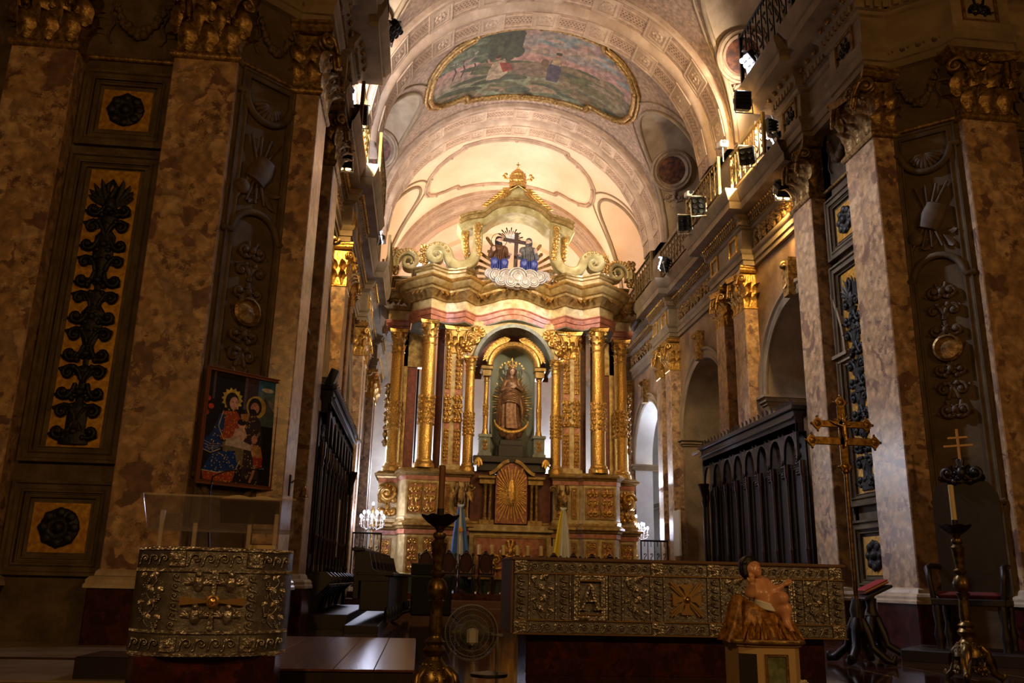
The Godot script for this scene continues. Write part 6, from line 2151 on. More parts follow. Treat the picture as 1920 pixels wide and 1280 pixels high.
# ---------------------------------------------------------------- furniture and fittings
func wave_band(l: float, h: float, m: int) -> MB:
	var o := MB.new()
	for k in m:
		var w := l / m
		var x := -l / 2 + w * (k + 0.5)
		o.scroll(T(x + w * 0.05, 0, 0.006), minf(h * 0.40, w * 0.44), 1.5, h * 0.06, PI, -1.0, PackedVector2Array([Vector2(-w * 0.62, -h * 0.36), Vector2(-w * 0.5, -h * 0.3)]))
		o.leaf(Transform3D(rotz(-50), V(x - w * 0.38, h * 0.1, 0.004)), h * 0.3, h * 0.2, 0.8)
	return o
func grapes(w: float, h: float, sd: int) -> MB:
	var o := MB.new()
	var r := RandomNumberGenerator.new()
	r.seed = sd
	var n := 4
	for k in n:
		var c := Vector2((-0.24 if k % 2 == 0 else 0.24) * w, h * (0.36 - 0.24 * k))
		for i in 12:
			var row := int(sqrt(i * 1.6))
			o.blob(V(c.x + (r.randf() - 0.5) * w * 0.3 * (1.0 - row * 0.16), c.y - row * h * 0.035, 0.008), Vector3.ONE * w * 0.042, 6)
		o.leaf(Transform3D(rotz(-60 if k % 2 == 0 else 60), V(c.x * 0.3, c.y + h * 0.03, 0.004)), w * 0.42, w * 0.3, 0.7, 4.0)
		o.leaf(Transform3D(rotz(110 if k % 2 == 0 else -110), V(c.x * 0.9, c.y + h * 0.09, 0.004)), w * 0.3, w * 0.22, 0.7, 4.0)
	var p := PackedVector3Array()
	for i in 17: p.append(V(sin(i * 0.8) * w * 0.16, h * (0.46 - 0.92 * i / 16.0), 0.006))
	o.tube(p, PackedFloat32Array([w * 0.022]), 5)
	for k in 4: o.scroll(T((0.3 if k % 2 == 0 else -0.3) * w, h * (0.3 - 0.22 * k), 0.004), w * 0.1, 1.4, w * 0.014, k * 1.0, 1.0 if k % 2 == 0 else -1.0)
	return o
func stud_square(w: float) -> MB:
	var o := MB.new()
	o.bx(V(-w / 2, -w / 2, 0), V(w / 2, w / 2, 0.012), 0.003)
	o.add(rosette(w * 0.24, 8, 0.014), T(0, 0, 0.012))
	for k in 6:
		for q in [Vector2((k - 2.5) * w * 0.16, w * 0.42), Vector2((k - 2.5) * w * 0.16, -w * 0.42), Vector2(w * 0.42, (k - 2.5) * w * 0.16), Vector2(-w * 0.42, (k - 2.5) * w * 0.16)]: o.blob(V(q.x, q.y, 0.012), Vector3.ONE * w * 0.045, 6)
	return o
func ray_cross(r: float) -> Array:
	var out := []
	for k in 4:
		var a := MB.new()
		a.prism(PackedVector2Array([Vector2(-r * 0.08, r * 0.1), Vector2(r * 0.08, r * 0.1), Vector2(r * 0.16, r * 0.5), Vector2(r * 0.36, r * 0.72), Vector2(r * 0.3, r * 0.82), Vector2(-r * 0.3, r * 0.82), Vector2(-r * 0.36, r * 0.72), Vector2(-r * 0.16, r * 0.5)]), 0, 0.02, Transform3D(rotz(90 * k), Vector3.ZERO))
		a.blob(rotz(90 * k) * V(0, r * 0.9, 0.01), Vector3.ONE * r * 0.06, 6)
		out.append(["cross_arm", a])
		var b := MB.new()
		for i in 3: b.prism(PackedVector2Array([Vector2((i - 1) * r * 0.05 - r * 0.03, r * 0.15), Vector2((i - 1) * r * 0.05 + r * 0.03, r * 0.15), Vector2((i - 1) * r * 0.13 + r * 0.05, r * (1.3 - 0.16 * absf(i - 1))), Vector2((i - 1) * r * 0.13 - r * 0.05, r * (1.3 - 0.16 * absf(i - 1)))]), 0, 0.014 + 0.006 * (i % 2), Transform3D(rotz(45 + 90 * k), Vector3.ZERO))
		out.append(["cross_ray", b])
	var c := MB.new()
	c.lathe(P2([r * 0.2, 0, r * 0.2, 0.025, r * 0.14, 0.03, r * 0.12, 0.02, r * 0.08, 0.045, 0, 0.05]), 16, Transform3D(rotx(90), Vector3.ZERO))
	out.append(["cross_boss", c])
	return out
func build_table() -> void:
	# free-standing altar clad in embossed silver
	var x0 := -1.385
	var x1 := 1.275
	var t := thing("altar_table", "silver clad altar table with embossed grapes, letter A and rayed cross", "altar", V((x0 + x1) / 2, 0.3, -7.2))
	var L := x1 - x0
	var hx := L / 2
	var o := MB.new()
	o.bx(V(-hx + 0.12, 0, -0.3), V(hx - 0.15, 0.31, 0.28), 0.01)
	part(t, "base", o, M.marble_red)
	o = MB.new()
	o.bx(V(-hx, 0.31, -0.4), V(hx, 0.86, 0.385), 0.012)
	part(t, "body", o, M.silver_sheet)
	o = MB.new()
	o.bx(V(-hx - 0.02, 0.855, -0.42), V(hx + 0.015, 0.88, 0.41), 0.006)
	o.bx(V(-hx - 0.02, 0.31, -0.42), V(-hx, 0.86, 0.39), 0.006)
	part(t, "cloth", o, M.altar_linen)
	var f := T(0, 0.585, 0.386)   # middle of the front
	var px := func(p: float) -> float: return (p - 965.0) * 0.00424 - hx
	for y: float in [-1.0, 1.0]:
		for k in 3:
			var a: float = px.call([992.0, 1243.0, 1351.0][k])
			var b: float = px.call([1220.0, 1327.0, 1561.0][k])
			part(t, "scroll_border", wave_band(b - a, 0.085, int((b - a) / 0.095)), M.silver, f * T((a + b) / 2, y * 0.222, 0.004))
		for p in [978.0, 1231.5, 1339.0, 1575.0]: part(t, "corner_square", stud_square(0.1), M.silver, f * T(px.call(p), y * 0.222, 0))
		o = MB.new()
		for yy in [0.172, 0.272]: o.bx(V(-hx, y * yy - 0.006, 0), V(hx, y * yy + 0.006, 0.014), 0.004)
		part(t, "fillet", o, M.silver_gilt, f)
	for q in [[1056.5, 0.09], [1154, 0.08], [1231.5, 0.09], [1339, 0.09], [1500, 0.08], [978, 0.1], [1575, 0.1], [1422, 0.08]]:
		part(t, "scroll_strip", wave_band(0.33, q[1], 6), M.silver, f * Transform3D(rotz(90), V(px.call(q[0]), 0, 0.004)))
	for q in [[1018, 0.2], [1193, 0.21], [1382, 0.2], [1536, 0.19]]:
		part(t, "grape_panel", grapes(q[1], 0.33, int(q[0])), M.silver, f * T(px.call(q[0]), 0, 0.003))
	for q in [994, 1043, 1069, 1142, 1166, 1219, 1244, 1327, 1352, 1408, 1433, 1488, 1512, 1560]:
		o = MB.new()
		o.bx(V(-0.006, -0.17, 0), V(0.006, 0.17, 0.014), 0.003)
		part(t, "fillet", o, M.silver, f * T(px.call(float(q)), 0, 0))
	for q in [1106.0, 1461.0]:
		o = MB.new()
		o.add(rect_frame(0.26, 0.33, frame_prof(0.045, 0.03)))
		part(t, "letter_frame", o, M.silver, f * T(px.call(q), 0, 0))
		o = MB.new()
		o.bx(V(-0.09, -0.005, 0), V(0.09, 0.005, 0.03), 0.002)
		for s: float in [-1.0, 1.0]: part(t, "gilt_bar", o, M.silver_gilt, f * T(px.call(q), s * 0.125, 0.005))
	var tm := TextMesh.new()
	var sf := SystemFont.new()
	sf.font_names = PackedStringArray(["Droid Serif"])
	tm.font = sf
	tm.text = "A"
	tm.font_size = 64
	tm.pixel_size = 0.0042
	tm.depth = 0.03
	part(t, "letter", tm, M.silver, f * T(px.call(1106.0), 0.0, 0.02))
	for p in ray_cross(0.14): part(t, p[0], p[1], M.silver_gilt, f * T(px.call(1286.0), 0, 0.004))
	# ambo of the same silver work
	t = thing("ambo", "curved silver reading desk with a cross between four winged creatures", "ambo", V(-3.27, 0.3, -5.25), 12.0)
	var bulge := func(x: float) -> float: return 0.25 - 0.28 * pow(absf(x) / 0.43, 3.2)
	var rows := []
	for y in [0.27, 0.28, 0.82, 0.84]:
		var r := PackedVector3Array()
		for k in 25:
			var x := (k / 12.0 - 1.0) * 0.425
			r.append(V(x, y, bulge.call(x) - (0.01 if y < 0.275 or y > 0.83 else 0.0)))
		r.append(V(0.425, y, -0.3))
		r.append(V(-0.425, y, -0.3))
		rows.append(r)
	o = MB.new()
	o.grid(rows, true, false, 0.8)
	o.fan(rows[3], false)
	part(t, "body", o, M.silver_sheet)
	o = MB.new()
	var pl := P2([-0.36, 0.25, 0.36, 0.25, 0.4, 0.12, 0.4, -0.2, -0.4, -0.2, -0.4, 0.12])
	for k in pl.size(): pl[k].y = pl[k].y * -0.75
	o.prism(pl, 0.0, 0.27, Transform3D(rotx(-90), Vector3.ZERO))
	part(t, "base", o, M.marble_red)
	var wrap := func(m: MB, x: float, y: float) -> MB:
		for i in m.v.size():
			var p := m.v[i]
			m.v[i] = V(p.x + x, p.y + y, p.z + bulge.call(clampf(p.x + x, -0.424, 0.424)) + 0.002)
		return m
	for y in [0.775, 0.335]:
		part(t, "scroll_border", wrap.call(wave_band(0.3, 0.1, 4), 0.0, y), M.silver)
		for s: float in [-1.0, 1.0]:
			part(t, "corner_square", wrap.call(stud_square(0.085), s * 0.205, y), M.silver)
			part(t, "scroll_border", wrap.call(wave_band(0.16, 0.09, 3), s * 0.33, y), M.silver)
	for y in [0.83, 0.715, 0.395, 0.28]:
		o = MB.new()
		for k in 24: o.bx(V((k / 12.0 - 1.0) * 0.424, -0.008, 0), V(((k + 1) / 12.0 - 1.0) * 0.424, 0.008, 0.012))
		part(t, "fillet", wrap.call(o, 0.0, y), M.silver)
	for s: float in [-1.0, 1.0]:
		o = MB.new()
		o.add(wave_band(0.3, 0.07, 6), Transform3D(rotz(90), Vector3.ZERO))
		part(t, "scroll_strip", wrap.call(o, s * 0.2, 0.555), M.silver)
		part(t, "grape_panel", wrap.call(grapes(0.15, 0.3, 7 + int(s)), s * 0.325, 0.555), M.silver)
		for y: float in [-1.0, 1.0]:
			o = MB.new()
			o.blob(V(0, 0.01, 0.01), V(0.03, 0.045, 0.02), 8)
			o.blob(V(0, 0.055, 0.016), V(0.02, 0.022, 0.018), 8)
			for k in 4:
				o.leaf(Transform3D(rotz(25 + 22 * k), V(-0.01, -0.02 + 0.01 * k, 0.01)), 0.075, 0.025, 0.4)
				o.leaf(Transform3D(rotz(-25 - 22 * k), V(0.01, -0.02 + 0.01 * k, 0.01)), 0.075, 0.025, 0.4)
			part(t, "winged_creature", wrap.call(o, s * 0.085, 0.555 + y * 0.085), M.silver)
		o = MB.new()
		o.prism(PackedVector2Array([Vector2(s * 0.02, -0.006), Vector2(s * 0.17, -0.022), Vector2(s * 0.17, 0.022), Vector2(s * 0.02, 0.006)]), 0.01, 0.03)
		part(t, "cross_arm", wrap.call(o, 0.0, 0.555), M.silver_gilt)
		o = MB.new()
		o.prism(PackedVector2Array([Vector2(-0.006, s * 0.02), Vector2(-0.016, s * 0.15), Vector2(0.016, s * 0.15), Vector2(0.006, s * 0.02)]), 0.005, 0.02)
		part(t, "cross_arm", wrap.call(o, 0.0, 0.555), M.silver)
	o = MB.new()
	o.lathe(P2([0.034, 0, 0.034, 0.03, 0.024, 0.035, 0.022, 0.022, 0.014, 0.024, 0.012, 0.038, 0, 0.042]), 20, Transform3D(rotx(90), V(0, 0.555, 0.255)))
	part(t, "cross_boss", o, M.silver_gilt)
	# clear book rest
	t = thing("acrylic_book_rest", "sloping clear acrylic book rest on four clear posts", "book rest", V(-3.27, 1.14, -5.25), 8.0)
	o = MB.new()
	var sl := rotx(-32)
	o.box(V(0, 0.19, 0.08), V(0.82, 0.014, 0.34), sl, 0.003)
	part(t, "sheet", o, M.acrylic)
	o = MB.new()
	o.box(V(0, 0.108, -0.075), V(0.78, 0.03, 0.012), sl, 0.002)
	part(t, "lip", o, M.acrylic)
	for q in [[-0.31, 0.12], [0.31, 0.12], [-0.14, 0.02], [0.16, 0.02]]:
		o = MB.new()
		o.bx(V(q[0] - 0.012, 0.0, q[1] - 0.012), V(q[0] + 0.012, 0.2 if q[1] > 0.05 else 0.14, q[1] + 0.012), 0.003)
		part(t, "post", o, M.acrylic)
	t = thing("open_book", "open book with a dark red cover lying on the clear rest", "book", V(-3.1, 1.352, -5.17))
	t.rotation = Vector3(deg_to_rad(-32), deg_to_rad(8), 0)
	o = MB.new()
	o.bx(V(-0.165, -0.012, -0.11), V(0.165, 0.0, 0.11), 0.003)
	part(t, "cover", o, M.red_cover)
	for s: float in [-1.0, 1.0]:
		o = MB.new()
		var rr := []
		for z in [-0.105, 0.105]:
			var r := PackedVector3Array()
			for k in 9: r.append(V(s * 0.158 * k / 8.0, 0.004 + 0.028 * sin(PI * (0.15 + 0.8 * k / 8.0)), z))
			r.append(V(s * 0.158, 0.0, z))
			r.append(V(0, 0.0, z))
			rr.append(r)
		o.grid(rr, true)
		o.fan(rr[0], true)
		o.fan(rr[1], false)
		part(t, "pages", o, M.paper)
	t = thing("microphone", "thin black gooseneck microphone rising from the silver reading desk", "microphone", V(-3.36, 1.14, -5.4))
	o = MB.new()
	o.tube(PackedVector3Array([V(0.0, 0, 0), V(-0.01, 0.12, 0.02), V(-0.02, 0.3, 0.05), V(-0.01, 0.42, 0.07), V(0.06, 0.46, 0.05), V(0.24, 0.48, 0.0)]), PackedFloat32Array([0.006, 0.005, 0.005, 0.005, 0.005, 0.005]), 6)
	part(t, "gooseneck", o, M.lamp_black)
	o = MB.new()
	o.blob(V(0.25, 0.48, 0.0), V(0.022, 0.012, 0.012), 8)
	part(t, "capsule", o, M.lamp_black)
	t = thing("closed_book", "closed red book lying flat on top of the silver reading desk", "book", V(-3.05, 1.14, -5.42), 5.0)
	o = MB.new()
	o.bx(V(-0.08, 0.0, -0.06), V(0.08, 0.006, 0.06), 0.002)
	o.bx(V(-0.08, 0.03, -0.06), V(0.08, 0.036, 0.06), 0.002)
	part(t, "cover", o, M.red_cover)
	o = MB.new()
	o.bx(V(-0.075, 0.006, -0.055), V(0.075, 0.03, 0.058))
	part(t, "pages", o, M.paper)
func candlestick() -> Node3D:
	var t := thing("altar_candlestick", "tall bronze candlestick with a scalloped bowl and a yellowish candle", "candlestick", V(2.33, 0.3, -6.9))
	var o := MB.new()
	o.lathe(P2([0.0, 0.19, 0.115, 0.19, 0.11, 0.23, 0.085, 0.28, 0.055, 0.32]), 20)
	for k in 40: o.blob(roty(k * 27) * V(0, 0, 0.108 - 0.0009 * k) + V(0, 0.21 + 0.0022 * k, 0), Vector3.ONE * 0.014, 6)
	part(t, "base_dome", o, M.bronze)
	for k in 3:
		o = MB.new()
		var b := roty(60 + 120 * k)
		var p := PackedVector3Array()
		var rd := PackedFloat32Array()
		for q in [[0.08, 0.27, 0.035], [0.13, 0.22, 0.04], [0.14, 0.14, 0.035], [0.17, 0.07, 0.03], [0.23, 0.03, 0.025], [0.25, 0.05, 0.02], [0.24, 0.07, 0.015]]:
			p.append(b * V(0, q[1], q[0]))
			rd.append(q[2])
		o.tube(p, rd, 8)
		o.leaf(Transform3D(b * rotx(150), b * V(0, 0.25, 0.12)), 0.2, 0.09, 0.5)
		part(t, "foot", o, M.bronze)
		o = MB.new()
		o.add(carving(0.16, 0.12, 211, 0.012), Transform3D(roty(120 * k), roty(120 * k) * V(0, 0.1, 0.1)))
		part(t, "base_carving", o, M.bronze)
	o = MB.new()
	o.lathe(P2([0.055, 0.32, 0.045, 0.34, 0.07, 0.36, 0.075, 0.38, 0.05, 0.41, 0.065, 0.43, 0.045, 0.45, 0.04, 0.47, 0.046, 0.5, 0.036, 0.64, 0.05, 0.66, 0.054, 0.68, 0.035, 0.69, 0.06, 0.71, 0.066, 0.74, 0.068, 0.76, 0.055, 0.80, 0.03, 0.825, 0.045, 0.84, 0.05, 0.86, 0.034, 0.875, 0.036, 0.92, 0.05, 1.03, 0.055, 1.045, 0.042, 1.06, 0.03, 1.07, 0.045, 1.09, 0.042, 1.11, 0.022, 1.12, 0.03, 1.14, 0.05, 1.155]), 20)
	for k in 8:
		o.leaf(Transform3D(roty(45 * k), roty(45 * k) * V(0, 0, 0.05) + V(0, 0.34, 0)), 0.07, 0.05, 1.0)
		o.leaf(Transform3D(roty(45 * k), roty(45 * k) * V(0, 0, 0.036) + V(0, 0.9, 0)), 0.12, 0.03, 0.6)
	part(t, "stem", o, M.bronze)
	o = MB.new()
	var rows := []
	for q in [[0.05, 1.155], [0.085, 1.18], [0.115, 1.21], [0.128, 1.225], [0.122, 1.226], [0.08, 1.19], [0.0, 1.18]]:
		var r := PackedVector3Array()
		for k in 48: r.append(roty(7.5 * k) * V(0, q[1] + (0.006 * sin(k * TAU / 6.0) if q[0] > 0.1 else 0.0), q[0] * (1.0 + (0.03 * sin(k * TAU / 6.0) if q[0] > 0.1 else 0.0))))
		rows.append(r)
	o.grid(rows, true, false, 0.6)
	part(t, "bowl", o, M.bronze_dark)
	o = MB.new()
	o.lathe(P2([0.024, 1.18, 0.024, 1.27, 0.0, 1.27]), 14)
	part(t, "socket", o, M.bronze_dark)
	o = MB.new()
	o.lathe(P2([0.022, 1.27, 0.021, 1.46, 0.022, 1.555, 0.016, 1.56, 0.0, 1.548]), 14)
	part(t, "candle", o, M.candle)
	return t
func build_objects() -> void:
	var t := candlestick()
	t.rotation.y = 0.3
	var c := copy_of(t, V(-2.005, 0.3, -5.0), 10, "bronze candlestick with a wide scalloped bowl and a brown candle beside the fan")
	c.scale = Vector3.ONE * 0.855
	c.get_node("candle").material_override = M.candle_brown
	# processional cross on its stand
	t = thing("processional_cross", "tall brass processional cross with two crossbars and a gilt figure", "cross", V(2.1, 0.3, -8.25))
	var o := MB.new()
	for k in 4:
		var b := roty(45 + 90 * k)
		o.tube(PackedVector3Array([b * V(0, 0.42, 0.04), b * V(0, 0.3, 0.08), b * V(0, 0.16, 0.12), b * V(0, 0.06, 0.24), b * V(0, 0.05, 0.3), b * V(0, 0.1, 0.31)]), PackedFloat32Array([0.035, 0.045, 0.035, 0.04, 0.04, 0.02]), 8)
	o.lathe(P2([0.07, 0.3, 0.08, 0.34, 0.06, 0.42, 0.07, 0.5, 0.04, 0.6, 0.0, 0.6]), 16)
	part(t, "stand", o, M.wood_dark)
	o = MB.new()
	o.rod(V(0, 0.1, 0), V(0, 1.82, 0), 0.022, 10)
	o.lathe(P2([0.022, 1.8, 0.035, 1.82, 0.03, 1.85, 0.022, 1.87]), 12)
	part(t, "staff", o, M.brass)
	o = MB.new()
	o.bx(V(-0.04, 1.9, -0.012), V(0.04, 2.5, 0.012), 0.006)
	o.bx(V(-0.24, 2.27, -0.012), V(0.24, 2.34, 0.012), 0.006)
	o.bx(V(-0.30, 2.09, -0.012), V(0.30, 2.17, 0.012), 0.006)
	part(t, "cross", o, M.brass)
	for q in [[0, 1.87], [0, 2.53], [-0.26, 2.305], [0.26, 2.305], [-0.33, 2.13], [0.33, 2.13]]:
		o = MB.new()
		o.prism(P2([-0.06, 0, -0.035, 0.035, 0, 0.07, 0.035, 0.035, 0.06, 0, 0.035, -0.035, 0, -0.07, -0.035, -0.035]), -0.014, 0.014, T(q[0], q[1], 0))
		o.add(rosette(0.035, 6, 0.015), T(q[0], q[1], 0.014))
		for k in 4: o.blob(V(q[0] + cos(PI / 2 * k) * 0.065, q[1] + sin(PI / 2 * k) * 0.07, 0), Vector3.ONE * 0.016, 6)
		part(t, "arm_finial", o, M.brass)
	o = MB.new()
	flesh(o, [[V(0, 2.28, 0.04), V(0, 2.2, 0.045), 0.024, 0.02], [V(0, 2.2, 0.045), V(0.01, 2.14, 0.05), 0.02, 0.016], [V(0.01, 2.14, 0.05), V(-0.005, 2.07, 0.045), 0.014, 0.011], [V(0, 2.345, 0.05), V(0.005, 2.325, 0.05), 0.02, 0.018], [V(-0.02, 2.285, 0.04), V(-0.08, 2.305, 0.03), 0.011, 0.009], [V(-0.08, 2.305, 0.03), V(-0.135, 2.335, 0.02), 0.009, 0.007], [V(0.02, 2.285, 0.04), V(0.08, 2.305, 0.03), 0.011, 0.009], [V(0.08, 2.305, 0.03), V(0.135, 2.335, 0.02), 0.009, 0.007]], 180.0, 0.006)
	for k in 5:
		var a := PI * (0.15 + 0.175 * k)
		o.rod(V(cos(a) * 0.04, 2.31 + sin(a) * 0.04, 0.02), V(cos(a) * 0.1, 2.31 + sin(a) * 0.1, 0.02), 0.005)
	part(t, "figure", o, M.gold)
	# lectern with the red book
	t = thing("wooden_lectern", "low dark wooden stand on scrolled feet beside the marble pier", "lectern", V(2.8, 0.3, -9.3))
	o = MB.new()
	for k in 4:
		var b := roty(45 + 90 * k)
		o.tube(PackedVector3Array([b * V(0, 0.4, 0.05), b * V(0, 0.25, 0.1), b * V(0, 0.12, 0.14), b * V(0, 0.05, 0.28), b * V(0, 0.06, 0.32)]), PackedFloat32Array([0.04, 0.05, 0.04, 0.04, 0.025]), 8)
	o.lathe(P2([0.06, 0.38, 0.08, 0.42, 0.05, 0.5, 0.06, 0.6, 0.0, 0.6]), 12)
	part(t, "foot", o, M.wood_dark)
	o = MB.new()
	o.box(V(0.02, 0.66, 0), V(0.36, 0.03, 0.3), rotz(24), 0.005)
	part(t, "desk", o, M.wood_dark)
	t = thing("red_missal", "bright red book tilted on the low dark stand", "book", V(2.82, 1.0, -9.3))
	o = MB.new()
	o.box(V(0, 0.035, 0), V(0.3, 0.012, 0.22), rotz(24), 0.003)
	o.box(V(0.012, 0.01, 0), V(0.3, 0.008, 0.22), rotz(24), 0.003)
	part(t, "cover", o, M.red_book)
	o = MB.new()
	o.box(V(0.007, 0.022, 0), V(0.29, 0.016, 0.205), rotz(24))
	part(t, "pages", o, M.paper)
	# throne
	t = thing("throne", "dark carved high-backed throne with a red seat against the marble pier", "chair", V(3.62, 0.3, -8.75), -42)
	o = MB.new()
	o.bx(V(-0.62, 0, -0.42), V(0.62, 0.12, 0.6), 0.01)
	part(t, "platform", o, M.wood_dark)
	for q in [[-0.3, 0.26], [0.3, 0.26], [-0.3, -0.26], [0.3, -0.26]]:
		o = MB.new()
		o.lathe(P2([0.0, 0.12, 0.04, 0.12, 0.035, 0.2, 0.05, 0.26, 0.03, 0.36, 0.045, 0.5, 0.03, 0.6]), 10, T(q[0], 0, q[1]))
		part(t, "leg", o, M.wood_dark)
	o = MB.new()
	o.bx(V(-0.34, 0.55, -0.3), V(0.34, 0.62, 0.3), 0.01)
	part(t, "seat_rail", o, M.wood_dark)
	o = MB.new()
	o.bx(V(-0.3, 0.62, -0.26), V(0.3, 0.69, 0.28), 0.03)
	part(t, "seat_cushion", o, M.velvet_red)
	var bp := P2([-0.33, 0.62, 0.33, 0.62, 0.33, 1.65])
	for k in 13: bp.append(Vector2(0.33 * cos(PI * k / 12), 1.65 + 0.28 * sin(PI * k / 12)))
	o = MB.new()
	o.prism(bp, -0.32, -0.26)
	part(t, "backrest", o, M.wood_dark)
	o = MB.new()
	o.add(carving(0.5, 0.32, 221, 0.03), T(0, 1.95, -0.25))
	for k in 7: o.leaf(Transform3D(rotz(-75 + 25 * k), V(0, 1.85, -0.25)), 0.24, 0.1, 0.6)
	part(t, "crest", o, M.wood_dark)
	for s: float in [-1.0, 1.0]:
		o = MB.new()
		o.tube(PackedVector3Array([V(s * 0.33, 0.95, -0.28), V(s * 0.35, 0.95, 0.1), V(s * 0.35, 0.92, 0.26), V(s * 0.34, 0.8, 0.27), V(s * 0.32, 0.62, 0.26)]), PackedFloat32Array([0.03, 0.03, 0.035, 0.025, 0.03]), 8)
		part(t, "armrest", o, M.wood_dark)
	o = MB.new()
	o.bx(V(-0.014, 2.1, -0.27), V(0.014, 2.44, -0.25), 0.003)
	o.bx(V(-0.10, 2.33, -0.27), V(0.10, 2.355, -0.25), 0.003)
	o.bx(V(-0.15, 2.24, -0.27), V(0.15, 2.265, -0.25), 0.003)
	var pc := part(t, "double_cross", o, M.gilt_cross)
	pc.set_meta("label", "plain gilt cross with two bars")
	# pedestal fan seen from behind
	t = thing("fan", "grey pedestal fan with a round wire guard beside the silver altar", "fan", V(-1.69, 0.3, -6.9))
	o = MB.new()
	o.lathe(P2([0.0, 0.0, 0.15, 0.0, 0.14, 0.02, 0.03, 0.035, 0.0, 0.035]), 20, T(0.14, 0, 0))
	part(t, "base", o, M.lamp_black)
	o = MB.new()
	o.rod(V(0.2, 0.02, 0.0), V(0.2, 0.28, 0.0), 0.012, 8)
	o.rod(V(0.24, 0.29, 0.0), V(0.0, 0.31, -0.02), 0.016, 8)
	part(t, "stem", o, M.plastic_grey)
	for ring in [[0.2, 0.0, 0.007], [0.2, -0.06, 0.006], [0.17, 0.045, 0.003], [0.13, 0.06, 0.003], [0.09, 0.07, 0.003], [0.05, 0.074, 0.003]]:
		o = MB.new()
		var p := PackedVector3Array()
		for k in 32: p.append(V(cos(TAU * k / 32) * ring[0], 0.31 + sin(TAU * k / 32) * ring[0], ring[1]))
		o.tube(p, PackedFloat32Array([ring[2]]), 5, 1.0, true)
		part(t, "guard_ring", o, M.plastic_grey)
	o = MB.new()
	for k in 64:
		var a := TAU * k / 64
		var d := V(cos(a), sin(a), 0)
		o.tube(PackedVector3Array([V(0, 0.31, 0.075) + d * 0.05, V(0, 0.31, 0.06) + d * 0.13, V(0, 0.31, 0.03) + d * 0.185, V(0, 0.31, 0.0) + d * 0.2]), PackedFloat32Array([0.0018]), 4)
		o.tube(PackedVector3Array([V(0, 0.31, -0.1) + d * 0.04, V(0, 0.31, -0.09) + d * 0.16, V(0, 0.31, -0.06) + d * 0.2]), PackedFloat32Array([0.0018]), 4)
	var gw := part(t, "guard_wires", o, M.wire)
	gw.set_meta("kind", "stuff")
	for k in 4:
		o = MB.new()
		o.leaf(Transform3D(rotz(90 * k) * rotx(15), V(0, 0.31, -0.03)), 0.165, 0.13, 0.2, 1.0)
		part(t, "blade", o, M.plastic_grey)
	o = MB.new()
	o.box(V(0, 0.285, 0.1), V(0.085, 0.125, 0.1), rotx(-6), 0.02)
	part(t, "motor", o, M.fan_motor)
	# wood dais and step beside the ambo
	t = thing("wooden_dais", "low polished wooden dais on the sanctuary floor beside the ambo", "platform", V(-2.75, 0.3, -7.25))
	o = MB.new()
	o.bx(V(-0.62, 0.0, -1.5), V(0.64, 0.13, 1.48), 0.008)
	part(t, "body", o, M.wood_dark)
	for k in 5:
		o = MB.new()
		o.bx(V(-0.62 + 0.252 * k + 0.002, 0.13, -1.5), V(-0.62 + 0.252 * (k + 1) - 0.002, 0.145, 1.49), 0.002)
		part(t, "board", o, M.wood_floor)
	t = thing("wooden_step", "dark wooden box step standing behind the ambo on pale paving", "step", V(-4.05, 0.3, -6.55))
	o = MB.new()
	o.bx(V(-0.3, 0.0, -0.25), V(0.35, 0.15, 0.25), 0.006)
	part(t, "box", o, M.wood_dark)
	# carnation at the edge of an arrangement
	t = thing("white_carnation", "single white carnation with feathery leaves at the foot of the pedestal", "flower", V(-0.02, 0.3, -4.75))
	o = MB.new()
	rng.seed = 9
	for k in 34:
		var d := V(rng.randf_range(-1, 1), rng.randf_range(-0.1, 1), rng.randf_range(-1, 1)).normalized()
		o.leaf(Transform3D(Basis(d.cross(V(0.3, 0.2, 0.9)).normalized(), d, d.cross(V(0.3, 0.2, 0.9)).normalized().cross(d)), V(0, 0.195, 0)), 0.032, 0.026, 0.8)
	part(t, "bloom", o, M.petal)
	o = MB.new()
	o.rod(V(0, 0.0, 0), V(0, 0.2, 0), 0.004)
	for k in 16:
		var d := Vector3(rng.randf_range(0.2, 1.0), rng.randf_range(0.1, 0.8), rng.randf_range(-0.5, 0.5)).normalized()
		o.tube(PackedVector3Array([V(0.02, 0.1, 0), V(0.02, 0.1, 0) + d * 0.06, V(0.02, 0.1, 0) + d * 0.13 + V(0, -0.01, 0)]), PackedFloat32Array([0.003, 0.004, 0.001]), 4)
	part(t, "leaves", o, M.leaf_green)
	# framed painting on the canted wall
	var a := V(-3.93, 0, -9.85)
	var b := V(-4.53, 0, -9.3)
	var nrm := V(0.675, 0, 0.737).normalized()
	t = thing("painting", "framed painting of a robed mother with an infant, hung on the canted pier", "painting", (a + b) / 2 + nrm * 0.1 + V(0.045, 1.9, 0.0))
	t.basis = Basis(V(0, 1, 0).cross(nrm), V(0, 1, 0), nrm) * rotx(-1)
	o = MB.new()
	o.bx(V(-0.44, 0.02, -0.03), V(0.44, 1.22, 0.0))
	part(t, "backing", o, M.wood_dark)
	o = MB.new()
	o.quad(V(-0.44, 0.02, 0.004), V(-0.44, 1.22, 0.004), V(0.44, 1.22, 0.004), V(0.44, 0.02, 0.004))
	var pm := StandardMaterial3D.new()
	pm.resource_name = "painted_canvas"
	pm.albedo_texture = canvas()
	pm.roughness = 0.35
	pm.cull_mode = BaseMaterial3D.CULL_DISABLED
	part(t, "canvas", o, pm)
	part(t, "frame", rect_frame(0.93, 1.25, frame_prof(0.04, 0.035)), M.frame_wood, T(0, 0.62, 0))
	# hand bell on the pier
	t = thing("sacristy_bell", "small brass bell on a scrolled bracket beside the dark stalls", "bell", V(-3.63, 1.98, -10.2))
	o = MB.new()
